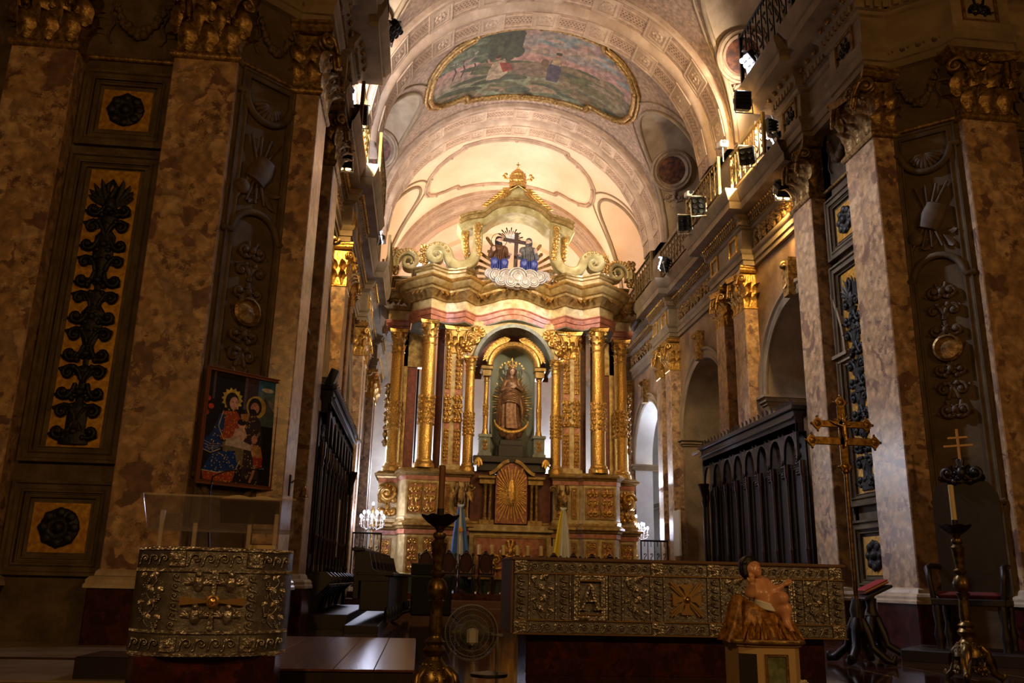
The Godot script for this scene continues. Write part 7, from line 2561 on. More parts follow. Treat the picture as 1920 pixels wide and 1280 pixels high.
	o.bx(V(-0.04, -0.1, -0.05), V(0.0, 0.14, 0.05), 0.005)
	part(t, "wall_plate", o, M.wood_red)
	o = MB.new()
	o.tube(PackedVector3Array([V(0, 0.05, 0), V(0.06, 0.1, 0), V(0.14, 0.09, 0), V(0.17, 0.05, 0), V(0.15, 0.02, 0)]), PackedFloat32Array([0.012, 0.01, 0.01, 0.008, 0.006]), 6)
	part(t, "bracket", o, M.bronze)
	o = MB.new()
	o.lathe(P2([0.0, 0.03, 0.02, 0.03, 0.035, 0.01, 0.04, -0.04, 0.055, -0.075, 0.062, -0.085, 0.05, -0.085]), 16, T(0.15, -0.02, 0))
	part(t, "bell", o, M.brass)
func canvas() -> ImageTexture:
	var w := 440
	var h := 600
	var im := Image.create_empty(w, h, false, Image.FORMAT_RGB8)
	im.fill(Color(0.10, 0.07, 0.07))
	for y in 200: im.fill_rect(Rect2i(310, y, 130, 1), Color(0.12, 0.35, 0.55).lerp(Color(0.65, 0.55, 0.45), y / 200.0))
	iell(im, Vector2(370, 60), Vector2(40, 12), Color(0.75, 0.72, 0.68))
	ipoly(im, P2([330, 190, 355, 90, 390, 150, 440, 195, 440, 215, 320, 215]), Color(0.30, 0.33, 0.36))
	im.fill_rect(Rect2i(310, 215, 130, 50), Color(0.30, 0.36, 0.38))
	im.fill_rect(Rect2i(36, 0, 14, 160), Color(0.34, 0.28, 0.28))
	im.fill_rect(Rect2i(225, 0, 16, 190), Color(0.36, 0.30, 0.30))
	im.fill_rect(Rect2i(241, 0, 69, 230), Color(0.26, 0.19, 0.20))
	for q in [[14, 160], [36, 200], [12, 235]]: iell(im, Vector2(q[0], q[1]), Vector2(16, 15), Color(0.72, 0.24, 0.20))
	# rayed halo and face of the mother
	var st := PackedVector2Array()
	for k in 28: st.append(Vector2(155, 145) + Vector2.from_angle(TAU * k / 28) * (66 if k % 2 == 0 else 52))
	ipoly(im, st, Color(0.78, 0.66, 0.28))
	iell(im, Vector2(155, 155), Vector2(40, 48), Color(0.16, 0.10, 0.08))
	iell(im, Vector2(168, 165), Vector2(27, 36), Color(0.80, 0.60, 0.50))
	iell(im, Vector2(180, 188), Vector2(6, 3), Color(0.75, 0.20, 0.20))
	iell(im, Vector2(160, 158), Vector2(6, 2), Color(0.2, 0.12, 0.1))
	iell(im, Vector2(183, 160), Vector2(6, 2), Color(0.2, 0.12, 0.1))
	# halo and face of the bearded man
	iell(im, Vector2(305, 165), Vector2(62, 62), Color(0.70, 0.58, 0.26))
	iell(im, Vector2(298, 165), Vector2(42, 50), Color(0.12, 0.08, 0.07))
	iell(im, Vector2(298, 172), Vector2(27, 32), Color(0.72, 0.48, 0.36))
	iell(im, Vector2(288, 202), Vector2(24, 24), Color(0.14, 0.09, 0.08))
	ipoly(im, P2([220, 215, 300, 205, 340, 240, 360, 330, 350, 560, 250, 560, 240, 330]), Color(0.20, 0.14, 0.10))
	ipoly(im, P2([215, 218, 270, 205, 262, 250, 222, 262]), Color(0.66, 0.46, 0.20))
	# dress: red bodice, blue mantle, orange hem
	ipoly(im, P2([110, 215, 190, 205, 235, 270, 225, 360, 110, 370, 90, 300]), Color(0.62, 0.26, 0.10))
	ipoly(im, P2([95, 230, 125, 235, 120, 330, 60, 400, 10, 430, 20, 380, 60, 330]), Color(0.12, 0.22, 0.45))
	ipoly(im, P2([4, 380, 60, 345, 120, 380, 110, 420, 60, 445, 10, 430]), Color(0.10, 0.20, 0.44))
	for k in 3: iline(im, P2([12 + k * 8, 385 + k * 18, 60, 400 + k * 12, 112 - k * 6, 395 + k * 10]), 3, Color(0.62, 0.56, 0.40))
	ipoly(im, P2([70, 440, 190, 420, 235, 470, 215, 520, 110, 545, 20, 540]), Color(0.08, 0.20, 0.44))
	ipoly(im, P2([20, 545, 110, 548, 215, 525, 200, 585, 120, 590, 30, 585]), Color(0.62, 0.24, 0.08))
	ipoly(im, P2([120, 380, 220, 360, 255, 420, 250, 500, 215, 480, 200, 420, 130, 430]), Color(0.46, 0.40, 0.28))
	# infant
	ipoly(im, P2([190, 300, 245, 290, 265, 330, 240, 370, 150, 400, 140, 370, 180, 345]), Color(0.78, 0.62, 0.52))
	iell(im, Vector2(228, 275), Vector2(24, 26), Color(0.80, 0.62, 0.50))
	iell(im, Vector2(226, 262), Vector2(26, 17), Color(0.16, 0.10, 0.08))
	ipoly(im, P2([140, 360, 200, 350, 300, 380, 296, 410, 200, 400, 140, 395]), Color(0.72, 0.64, 0.56))
	# praying child
	iell(im, Vector2(320, 340), Vector2(26, 30), Color(0.16, 0.10, 0.08))
	iell(im, Vector2(312, 345), Vector2(19, 24), Color(0.74, 0.50, 0.38))
	ipoly(im, P2([310, 372, 355, 380, 372, 440, 350, 470, 310, 440]), Color(0.64, 0.46, 0.20))
	ipoly(im, P2([310, 440, 372, 440, 370, 510, 320, 490]), Color(0.60, 0.20, 0.08))
	iline(im, P2([300, 375, 306, 420, 340, 425]), 12, Color(0.72, 0.50, 0.38))
	iline(im, P2([330, 490, 318, 540, 306, 575]), 16, Color(0.66, 0.44, 0.34))
	rng.seed = 21
	for k in 260:
		var p := Vector2(rng.randf_range(15, 380), rng.randf_range(215, 590))
		var cc := im.get_pixelv(Vector2i(p))
		if cc.b > cc.r * 1.6 or (cc.r > 0.5 and cc.b < 0.2) or cc.r < 0.22 and p.x > 100 and p.x < 350: iell(im, p, Vector2(3.4, 3.4), Color(0.72, 0.60, 0.30))
	for q in [P2([110, 215, 90, 300, 130, 370]), P2([20, 540, 110, 545, 215, 520, 235, 470]), P2([4, 380, 10, 430, 60, 445, 112, 420])]: iline(im, q, 5, Color(0.74, 0.66, 0.42))
	brush(im, 33, 0.25)
	return itex(im)
# row of choir stalls under a carved canopy; s: side of the chancel
func build_stalls(s: float) -> void:
	var z0 := -12.45
	var n := 8
	var w := 0.56
	var t := thing("choir_stalls", "dark carved choir stalls with an arched canopy " + ("next to the small brass bell" if s < 0 else "behind the silver altar"), "stalls", V(s * 3.5, 0.3, z0), 0.0)
	var zl := n * w
	var o := MB.new()
	o.bx(V(-s * 0.02, 3.22, 0.0), V(s * 0.2, 3.32, -zl), 0.01)
	o.bx(V(-s * 0.07, 3.32, 0.05), V(s * 0.2, 3.4, -zl - 0.06), 0.015)
	o.bx(V(0, 2.98, 0.0), V(s * 0.14, 3.24, -zl), 0.005)
	part(t, "canopy", o, M.wood_dark)
	o = MB.new()
	for k in n * 3:
		var z := -(k + 0.5) * zl / (n * 3)
		o.leaf(Transform3D(roty(-90.0 * s), V(-s * 0.02, 3.4, z)), 0.12, 0.1, 0.6)
	o.rod(V(-s * 0.04, 3.2, 0), V(-s * 0.04, 3.2, -zl), 0.02)
	part(t, "cresting", o, M.wood_dark)
	var arch := MB.new()
	var poly := PackedVector2Array([Vector2(-w / 2, 0.0), Vector2(-w / 2, 0.5), Vector2(w / 2, 0.5), Vector2(w / 2, 0.0), Vector2(w * 0.44, -0.08), Vector2(w * 0.40, 0.0)])
	for k in 13: poly.append(Vector2(cos(PI * k / 12) * w * 0.38, 0.06 + sin(PI * k / 12) * w * 0.5))
	poly.append(Vector2(-w * 0.40, 0.0))
	poly.append(Vector2(-w * 0.44, -0.08))
	arch.prism(poly, -0.04, 0.0)
	for q: float in [-1.0, 1.0]: arch.leaf(T(q * w * 0.36, 0.26, 0.0), 0.16, 0.1, 0.6)
	var am := arch.mesh()
	var col := MB.new()
	col.lathe(P2([0.05, 0.75, 0.05, 0.82, 0.03, 0.86, 0.034, 1.2, 0.045, 1.24, 0.03, 1.28, 0.028, 2.2, 0.04, 2.24, 0.03, 2.28, 0.05, 2.36, 0.05, 2.55]), 10)
	var cm := col.mesh()
	var pan := MB.new()
	pan.bx(V(-w / 2, 0.8, -0.03), V(w / 2, 3.0, 0.0))
	pan.add(rect_frame(w * 0.8, 1.5, frame_prof(0.05, 0.03)), T(0, 1.75, 0))
	pan.add(carving(w * 0.4, 0.5, 231, 0.02), T(0, 2.6, 0.0))
	var pnm := pan.mesh()
	var arm := MB.new()
	arm.prism(P2([-0.12, 0.0, 0.0, 0.0, 0.06, 0.2, 0.28, 0.42, 0.3, 0.5, 0.22, 0.56, 0.0, 0.56, -0.12, 0.8]), -0.03, 0.03)
	var arm_m := arm.mesh()
	var seat := MB.new()
	seat.bx(V(-w / 2 + 0.03, 0.36, 0.0), V(w / 2 - 0.03, 0.4, 0.32), 0.01)
	var sm := seat.mesh()
	var bs := roty(-90.0 * s)
	for k in n:
		var z := -(k + 0.5) * w
		part(t, "arch", am, M.wood_dark, Transform3D(bs, V(0, 2.62, z)))
		part(t, "back_panel", pnm, M.wood_dark, Transform3D(bs, V(s * 0.14, 0, z)))
		part(t, "seat", sm, M.wood_dark, Transform3D(bs, V(s * 0.14, 0.2, z)))
	for k in n + 1:
		part(t, "colonnette", cm, M.wood_red, Transform3D(bs, V(s * 0.07, 0, -k * w)))
		part(t, "armrest", arm_m, M.wood_dark, Transform3D(bs * roty(-90), V(s * 0.1, 0.2, -k * w)))
	o = MB.new()
	o.lathe(P2([0.06, 0.0, 0.06, 0.1, 0.035, 0.14, 0.03, 0.8, 0.045, 0.84, 0.03, 0.88, 0.03, 2.2, 0.06, 2.3, 0.04, 2.35, 0.09, 2.55, 0.12, 2.65]), 12, T(-s * 0.0, 0, -zl + 0.02))
	part(t, "end_column", o, M.wood_red)
	o = MB.new()
	o.bx(V(-s * 0.45, 0.0, 0.05), V(s * 0.2, 0.2, -zl), 0.01)
	part(t, "floor_board", o, M.wood_dark)
	o = MB.new()
	o.box(V(-s * 0.08, 3.3, -zl - 0.15), V(0.06, 0.06, 0.4), rotx(0), 0.01)
	var tb := part(t, "strip_light_housing", o, M.lamp_white)
	tb.set_meta("label", "white strip lamp housing at the canopy end")
func build_bench() -> void:
	var t := thing("choir_bench", "long dark bench with carved seat dividers in front of the stalls", "bench", V(-2.86, 0.4, -12.6), -3.0)
	var L := 4.2
	var o := MB.new()
	o.bx(V(-0.16, 0.3, 0), V(-0.08, 0.95, -L), 0.008)
	part(t, "back", o, M.wood_dark)
	o = MB.new()
	o.bx(V(-0.2, 0.95, 0.05), V(-0.02, 1.0, -L), 0.012)
	part(t, "back_rail", o, M.wood_dark)
	for k in 8:
		o = MB.new()
		o.prism(P2([-0.1, 0.55, 0.3, 0.55, 0.28, 0.62, 0.1, 0.72, 0.04, 0.95, -0.1, 0.97]), -0.025, 0.025, T(0, 0, -L * k / 7.0))
		part(t, "divider", o, M.wood_dark)
	o = MB.new()
	o.bx(V(-0.12, 0.62, 0.03), V(0.4, 0.67, -L), 0.012)
	part(t, "seat", o, M.wood_dark)
	o = MB.new()
	o.bx(V(-0.06, 0.15, 0.0), V(0.34, 0.62, -L), 0.01)
	part(t, "front", o, M.wood_dark)
	for k in 9:
		o = MB.new()
		o.lathe(P2([0.0, 0.0, 0.04, 0.0, 0.035, 0.06, 0.05, 0.12, 0.03, 0.2]), 8, T(0.34, 0, -L * k / 8.0))
		part(t, "foot", o, M.wood_dark)
	t = thing("stall_platform", "dark stepped wooden platform carrying the stalls and long bench", "platform", V(-3.2, 0.3, -12.0))
	o = MB.new()
	o.bx(V(0.16, 0.0, 0.3), V(0.6, 0.1, -5.3), 0.01)
	part(t, "lower_step", o, M.wood_dark)
func build_chancel_things() -> void:
	# armchairs
	var t := thing("armchair", "carved mahogany armchair with dark red velvet in the row by the white and blue flag", "chair", V(-1.97, 0.71, -19.2), 4, "armchairs set before the high altar")
	var o := MB.new()
	for q in [[-0.2, 0.2], [0.2, 0.2], [-0.2, -0.2], [0.2, -0.2]]:
		o = MB.new()
		o.tube(PackedVector3Array([V(q[0], 0.38, q[1]), V(q[0] * 1.1, 0.28, q[1] * 1.15), V(q[0] * 0.95, 0.1, q[1]), V(q[0] * 1.1, 0.0, q[1] * 1.15)]), PackedFloat32Array([0.03, 0.035, 0.018, 0.025]), 7)
		part(t, "leg", o, M.wood_red)
	o = MB.new()
	o.bx(V(-0.23, 0.34, -0.22), V(0.23, 0.39, 0.23), 0.01)
	part(t, "seat_rail", o, M.wood_red)
	o = MB.new()
	o.bx(V(-0.21, 0.39, -0.19), V(0.21, 0.43, 0.21), 0.018)
	part(t, "seat", o, M.velvet)
	o = MB.new()
	var op := PackedVector2Array()
	for k in 24: op.append(Vector2(cos(TAU * k / 24) * 0.15, 0.64 + sin(TAU * k / 24) * 0.19))
	o.prism(op, -0.22, -0.19)
	part(t, "back_pad", o, M.velvet)
	o = MB.new()
	var ring := PackedVector3Array()
	for k in 24: ring.append(V(cos(TAU * k / 24) * 0.17, 0.64 + sin(TAU * k / 24) * 0.21, -0.2))
	o.tube(ring, PackedFloat32Array([0.025]), 6, 1.0, true)
	for s: float in [-1.0, 1.0]:
		o.rod(V(s * 0.19, 0.38, -0.2), V(s * 0.21, 0.78, -0.22), 0.022)
		o.scroll(T(s * 0.2, 0.8, -0.2), 0.05, 1.2, 0.015, 0.0, s)
	for k in 5: o.leaf(Transform3D(rotz(-60 + 30 * k), V(0, 0.82, -0.2)), 0.1, 0.06, 0.5)
	part(t, "back_frame", o, M.wood_red)
	for s: float in [-1.0, 1.0]:
		o = MB.new()
		o.tube(PackedVector3Array([V(s * 0.22, 0.6, -0.2), V(s * 0.25, 0.6, 0.05), V(s * 0.25, 0.57, 0.15), V(s * 0.23, 0.4, 0.12)]), PackedFloat32Array([0.02]), 6)
		part(t, "arm", o, M.wood_red)
	t.scale = Vector3(0.72, 1.0, 0.9)
	var cl := [[-1.48, ""], [-1.1, ""], [-0.67, ""], [0.84, "r"], [1.28, "r"], [1.7, "r"], [2.1, "r"]]
	for q in cl: copy_of(t, V(q[0], 0.71, -19.2), 0, "carved mahogany armchair with a dark back in the row by the yellow and white flag" if q[1] == "r" else "", "")
	# candles of the high altar
	t = thing("altar_candle", "pale candle on a gilt holder in the row before the gilded altar front", "candle", V(-0.76, 0.71, -20.2), 0, "candles before the high altar")
	o = MB.new()
	o.lathe(P2([0.0, 0.0, 0.1, 0.0, 0.09, 0.03, 0.03, 0.06, 0.02, 0.2, 0.035, 0.3, 0.02, 0.36, 0.018, 0.6, 0.03, 0.7, 0.015, 0.76, 0.02, 0.8, 0.07, 0.84, 0.06, 0.845, 0.0, 0.83]), 14)
	part(t, "holder", o, M.bronze)
	o = MB.new()
	o.lathe(P2([0.045, 0.84, 0.045, 1.06, 0.03, 1.07, 0.0, 1.06]), 12)
	part(t, "wax", o, M.candle)
	for x in [-0.47, -0.205, 0.115, 0.36, 0.67, 0.945]: copy_of(t, V(x, 0.71, -20.2), 0)
	# flags
	for q in [[-1.25, 0], [1.1, 1]]:
		t = thing("flag", "furled light blue and white flag with a gold sun on a pole" if q[1] == 0 else "furled yellow and white flag on a pole", "flag", V(q[0], 0.71, -19.7))
		o = MB.new()
		o.lathe(P2([0.0, 0.0, 0.16, 0.0, 0.14, 0.05, 0.04, 0.1, 0.025, 0.14]), 16)
		part(t, "base", o, M.wood_red)
		o = MB.new()
		o.rod(V(0, 0.05, 0), V(0, 1.92, 0), 0.018, 8)
		part(t, "pole", o, M.lamp_white)
		o = MB.new()
		o.lathe(P2([0.018, 1.9, 0.03, 1.93, 0.01, 1.97, 0.03, 2.0, 0.0, 2.1]), 10)
		part(t, "finial", o, M.bronze)
		# cloth: three hanging strips
		for b in 3:
			o = MB.new()
			var rows := []
			for i in 15:
				var y := 1.86 - 1.12 * i / 14.0
				var r := PackedVector3Array()
				var wd := lerpf(0.05, 0.25, pow(i / 14.0, 0.75))
				for k in 9:
					var u := (b + k / 8.0) / 3.0
					var tw := 0.5 * i / 14.0
					r.append(V((u - 0.5 + tw * 0.16 * (1 if q[1] == 0 else -1)) * wd * 1.9, y - 0.22 * (i / 14.0) * absf(u - 0.5 + (0.3 if q[1] == 0 else 0.0)), 0.06 * sin(u * 17.0) * (0.3 + i / 14.0) + 0.03))
				rows.append(r)
			o.smooth(rows)
			var mm: Material = [M.flag_blue, M.white_cloth, M.flag_blue][b] if q[1] == 0 else [M.flag_yellow, M.white_cloth, M.white_cloth][b]
			part(t, "stripe", o, mm)
		if q[1] == 0:
			o = MB.new()
			var st := PackedVector2Array()
			for i in 32: st.append(Vector2.from_angle(TAU * i / 32) * (0.075 if i % 2 == 0 else 0.04))
			o.prism(st, 0, 0.01, T(0.02, 1.36, 0.11))
			part(t, "sun_emblem", o, M.gold_ground)
		o = MB.new()
		o.lathe(P2([0.03, 1.84, 0.05, 1.87, 0.03, 1.92]), 10)
		for s: float in [-1.0, 1.0]: o.leaf(Transform3D(rotz(s * 70), V(0, 1.88, 0.03)), 0.1, 0.06, 0.6)
		part(t, "bow", o, M.flag_pale if q[1] == 0 else M.white_cloth)
	# wrought-iron gates between the altarpiece and the walls
	for s: float in [-1.0, 1.0]:
		t = thing("iron_gate", "black wrought-iron gate panel beside the altarpiece below the " + ("candelabrum with a full crown of bulbs" if s < 0 else "half hidden candelabrum"), "gate", V(s * 3.32, 0.71, -20.1))
		o = MB.new()
		for q in [[-0.33, -0.31], [0.31, 0.33]]: o.bx(V(q[0], 0.0, -0.02), V(q[1], 1.27, 0.02), 0.004)
		o.bx(V(-0.33, 1.23, -0.02), V(0.33, 1.27, 0.02), 0.004)
		o.bx(V(-0.33, 0.08, -0.02), V(0.33, 0.12, 0.02), 0.004)
		part(t, "frame", o, M.iron)
		part(t, "scrollwork", scroll_panel(0.62, 1.12, 0.155, 0.012), M.iron, T(-0.31, 0.11, 0))
		build_candelabrum(s)
	# plaques leaning by the pilasters
	for q in [[3.6, 2.1, -19.15, 1.0], [-3.6, 1.82, -15.7, -1.0]]:
		t = thing("wall_board", "tall narrow white board fixed to the marble pilaster " + ("past the stall screen" if q[3] > 0 else "behind the bell"), "board", V(q[0], q[1] - 0.5, q[2]))
		o = MB.new()
		o.bx(V(-q[3] * 0.03, 0.0, -0.22), V(q[3] * 0.02, 1.0, 0.22), 0.006)
		part(t, "panel", o, M.white_cloth)
	t = thing("speaker_box", "small black speaker box on the pale edge of the pier", "speaker", V(-3.6, 3.68, -12.4))
	o = MB.new()
	o.box(V(0.09, 0.1, 0), V(0.12, 0.26, 0.16), rotz(-20), 0.01)
	part(t, "cabinet", o, M.lamp_black)
	t = thing("prayer_desk", "small black draped desk with a curved wooden foot before the altar steps", "desk", V(-1.95, 0.3, -15.2))
	o = MB.new()
	o.bx(V(-0.28, 0.1, -0.2), V(0.4, 0.75, 0.2), 0.03)
	part(t, "drape", o, M.curtain_dark)
	o = MB.new()
	o.bx(V(-0.3, 0.75, -0.22), V(0.2, 0.95, 0.0), 0.02)
	part(t, "upper_box", o, M.curtain_dark)
	for s: float in [-1.0, 1.0]:
		o = MB.new()
		o.tube(PackedVector3Array([V(s * 0.2, 0.2, 0.1), V(s * 0.4, 0.16, 0.15), V(s * 0.5, 0.06, 0.18), V(s * 0.58, 0.02, 0.18)]), PackedFloat32Array([0.04, 0.035, 0.03, 0.025]), 7)
		part(t, "foot", o, M.wood_dark)
	t = thing("side_chair", "dark wooden chair back showing behind the silver altar", "chair", V(2.45, 0.3, -12.0))
	o = MB.new()
	for q in [[-0.2, 0.2], [0.2, 0.2], [-0.2, -0.2], [0.2, -0.2]]: o.rod(V(q[0], 0, q[1]), V(q[0], 0.45 if q[1] > 0 else 0.98, q[1]), 0.02)
	part(t, "frame", o, M.wood_dark)
	o = MB.new()
	o.bx(V(-0.22, 0.42, -0.22), V(0.22, 0.47, 0.22), 0.01)
	part(t, "seat", o, M.wood_dark)
	o = MB.new()
	o.bx(V(-0.2, 0.7, -0.215), V(0.2, 0.92, -0.185), 0.008)
	part(t, "backrest", o, M.wood_dark)
func build_candelabrum(s: float) -> void:
	var t := thing("candelabrum", "tall gilded candelabrum with a crown of white bulbs " + ("fully visible beside the altarpiece" if s < 0 else "half hidden by the altarpiece edge"), "candelabrum", V(-3.26 if s < 0 else 3.42, 0.71, -20.75 if s < 0 else -22.2))
	var o := MB.new()
	o.lathe(P2([0.0, 0.0, 0.2, 0.0, 0.18, 0.06, 0.06, 0.12, 0.05, 0.3, 0.08, 0.36, 0.04, 0.42, 0.035, 0.9, 0.06, 0.96, 0.03, 1.02, 0.03, 1.4, 0.07, 1.46, 0.04, 1.52, 0.03, 1.75, 0.05, 1.8, 0.02, 1.88, 0.02, 1.95]), 14)
	part(t, "stem", o, M.gold_old)
	var n := 0
	for q in [[6, 0.3, 1.62, 0.0], [6, 0.2, 1.72, 30.0], [1, 0.0, 1.92, 0.0]]:
		for k in q[0]:
			var b := roty(q[3] + 360.0 * k / q[0])
			if q[1] > 0.0:
				o = MB.new()
				o.tube(PackedVector3Array([V(0, 1.46, 0), b * V(0, 0, q[1] * 0.5) + V(0, 1.36, 0), b * V(0, 0, q[1] * 0.95) + V(0, 1.42, 0), b * V(0, 0, q[1]) + V(0, q[2] - 0.08, 0)]), PackedFloat32Array([0.014, 0.014, 0.012, 0.012]), 5)
				o.lathe(P2([0.0, -0.1, 0.035, -0.07, 0.03, -0.05, 0.015, -0.05, 0.015, 0.0]), 8, Transform3D(Basis(), b * V(0, 0, q[1]) + V(0, q[2] - 0.02, 0)))
				for i in 2: o.blob(b * V(0, 0, q[1]) + V(0.02 - 0.04 * i, q[2] - 0.14, 0), V(0.012, 0.03, 0.012), 6)
				part(t, "arm", o, M.silver)
			o = MB.new()
			o.blob(Vector3.ZERO, V(0.032, 0.05, 0.032), 10)
			part(t, "bulb", o, M.bulb_cool, Transform3D(Basis(), b * V(0, 0, q[1]) + V(0, q[2] + 0.04, 0)))
			n += 1
	var l := OmniLight3D.new()
	l.name = "candelabrum_light"
	l.light_color = Color(0.86, 0.88, 1.0)
	l.light_energy = CANDELABRUM
	l.light_size = 0.25
	l.omni_range = 30
	l.omni_attenuation = 2.0
	l.shadow_enabled = true
	l.position = t.position + V(0, 1.62, 0.42)
	add_child(l)
# iron railings on the cornices
func build_railings() -> void:
	for s: float in [-1.0, 1.0]:
		for q in [[3.42, -12.75, -14.35, 8.11, 0.74, 0], [3.2, -14.42, -16.4, 8.11, 0.74, 0], [3.42, -16.5, -19.3, 8.11, 0.74, 0], [3.2, -19.35, -20.95, 8.11, 0.74, 0], [3.42, -21.0, -24.0, 8.11, 0.74, 0], [3.12, -10.7, -12.8, 9.36, 1.05, 1]]:
			var lb: String = ["gilt iron railing between plain walls and rib", "gilt iron railing breaking forward under the first rib", "gilt iron railing below the painted lunette", "gilt iron railing beside the altarpiece top", "gilt iron railing behind the altarpiece", "black iron railing high on the crossing pier"][[-12.75, -14.42, -16.5, -19.35, -21.0, -10.7].find(q[1])]
			var t := thing("iron_railing", lb + (" on the bell side" if s < 0 else " on the throne side"), "railing", V(s * q[0], q[3], q[1]))
			var L: float = q[1] - q[2]
			var m: Material = M.iron_gilt if q[5] == 0 else M.iron
			var o := MB.new()
			o.bx(V(-0.03, q[4] - 0.03, 0.0), V(0.03, q[4], -L), 0.008)
			part(t, "top_rail", o, m)
			o = MB.new()
			o.bx(V(-0.02, 0.05, 0.0), V(0.02, 0.08, -L), 0.004)
			part(t, "bottom_rail", o, m)
			part(t, "scrollwork", scroll_panel(L, q[4] - 0.1, 0.24, 0.016), m, Transform3D(roty(90), V(0, 0.07, 0)))
			for z in [0.0, -L]:
				o = MB.new()
				o.bx(V(-0.03, 0.0, z - 0.03), V(0.03, q[4] + 0.06, z + 0.03), 0.006)
				part(t, "post", o, m)
# stage projector at p, aimed at a point; lit ones carry a spot light
func projector(p: Vector3, aim: Vector3, lit: int, label: String, e := 0.0, angle := 45.0, col := Color.WHITE) -> void:
	var t := thing("projector_lamp", label, "lamp", p)
	var d := (aim - p).normalized()
	var bs := Basis.looking_at(d, Vector3.UP)
	var o := MB.new()
	o.box(Vector3.ZERO, V(0.26, 0.32, 0.14), bs, 0.015)
	for k in 5: o.box(bs * V(0, -0.12 + 0.06 * k, 0.09), V(0.22, 0.012, 0.05), bs)
	part(t, "housing", o, M.lamp_black)
	o = MB.new()
	for q: float in [-1.0, 1.0]: o.box(bs * V(q * 0.15, 0.0, 0), V(0.015, 0.06, 0.05), bs)
	o.tube(PackedVector3Array([bs * V(-0.15, 0, 0), V(0, -0.24, 0) + bs * V(-0.15, 0, 0.05), V(0, -0.24, 0) + bs * V(0.15, 0, 0.05), bs * V(0.15, 0, 0)]), PackedFloat32Array([0.014]), 5)
	o.bx(V(-0.15, 0.17, -0.02), V(0.15, 0.19, 0.02))
	part(t, "yoke", o, M.lamp_white)
	for i in 2:
		for k in 3:
			o = MB.new()
			o.lathe(P2([0.045, 0.02, 0.04, 0.0, 0.0, 0.004]), 12, Transform3D(bs * rotx(-90), bs * V(-0.06 + 0.12 * i, -0.1 + 0.1 * k, -0.085)))
			part(t, "lens", o, M.led_cool if lit == 1 else (M.led_warm if lit == 2 else M.lamp_reflector))
	if e > 0.0:
		var l := SpotLight3D.new()
		l.name = "projector_beam"
		l.light_energy = e
		l.light_color = col
		l.spot_angle = angle
		l.spot_angle_attenuation = 0.6
		l.spot_range = 60
		l.spot_attenuation = 2.0
		l.light_size = 0.12
		l.shadow_enabled = true
		l.transform = Transform3D(bs, p + d * 0.16)
		add_child(l)

func camera_box(p: Vector3, label: String) -> void:
	var t := thing("security_camera", label, "camera", p)
	var o := MB.new()
	o.rod(V(0, -0.3, 0), V(0, 0.0, 0), 0.012)
	part(t, "post", o, M.lamp_white)
	o = MB.new()
	o.box(V(0, 0.05, 0), V(0.16, 0.12, 0.24), rotx(12), 0.015)
	part(t, "housing", o, M.lamp_white)
	o = MB.new()
	o.lathe(P2([0.04, 0.0, 0.04, 0.02, 0.0, 0.02]), 12, Transform3D(rotx(90), V(0, 0.05, 0.12)))
	part(t, "lens", o, M.lamp_black)

# light levels, in one place
const CANDELABRUM := 2.0

func lamp(kind: String, called: String, p: Vector3, aim: Vector3, e: float, col: Color, angle := 60.0, size := 0.15) -> void:
	var l: Light3D
	if kind == "spot":
		var sp := SpotLight3D.new()
		sp.spot_angle = angle
		sp.spot_angle_attenuation = 0.8
		sp.spot_range = 60
		sp.spot_attenuation = 2.0
		l = sp
	else:
		var om := OmniLight3D.new()
		om.omni_range = 60
		om.omni_attenuation = 2.0
		l = om
	l.name = called
	l.light_energy = e
	l.light_color = col
	l.light_size = size
	l.shadow_enabled = true
	add_child(l)
	l.position = p
	if kind == "spot": l.basis = Basis.looking_at((aim - p).normalized(), Vector3.UP if absf((aim - p).normalized().y) < 0.95 else Vector3.RIGHT)

func _ready() -> void:
	var cam := Camera3D.new()
	cam.name = "camera"
	cam.fov = 43.42
	cam.near = 0.05
	cam.far = 200.0
	cam.position = V(-2.111, 1.0, 0.0)
	cam.basis = roty(-5.636) * rotx(15.563) * rotz(1.306)
	cam.current = true
	add_child(cam)
	var we := WorldEnvironment.new()
	we.name = "environment"
	var en := Environment.new()
	en.background_mode = Environment.BG_COLOR
	en.background_color = Color(0.0, 0.0, 0.0)
	en.tonemap_mode = Environment.TONE_MAPPER_LINEAR
	en.tonemap_exposure = 1.0
	en.sdfgi_enabled = true
	en.ssao_enabled = true
	en.ssil_enabled = true
	we.environment = en
	add_child(we)
	make_materials()
	more_materials()
	build_structure()
	build_lights()
	build_altarpiece()
	build_statues()
	build_table()
	build_child()
	build_objects()
	build_stalls(-1.0)
	build_stalls(1.0)
	build_bench()
	build_chancel_things()
	build_railings()

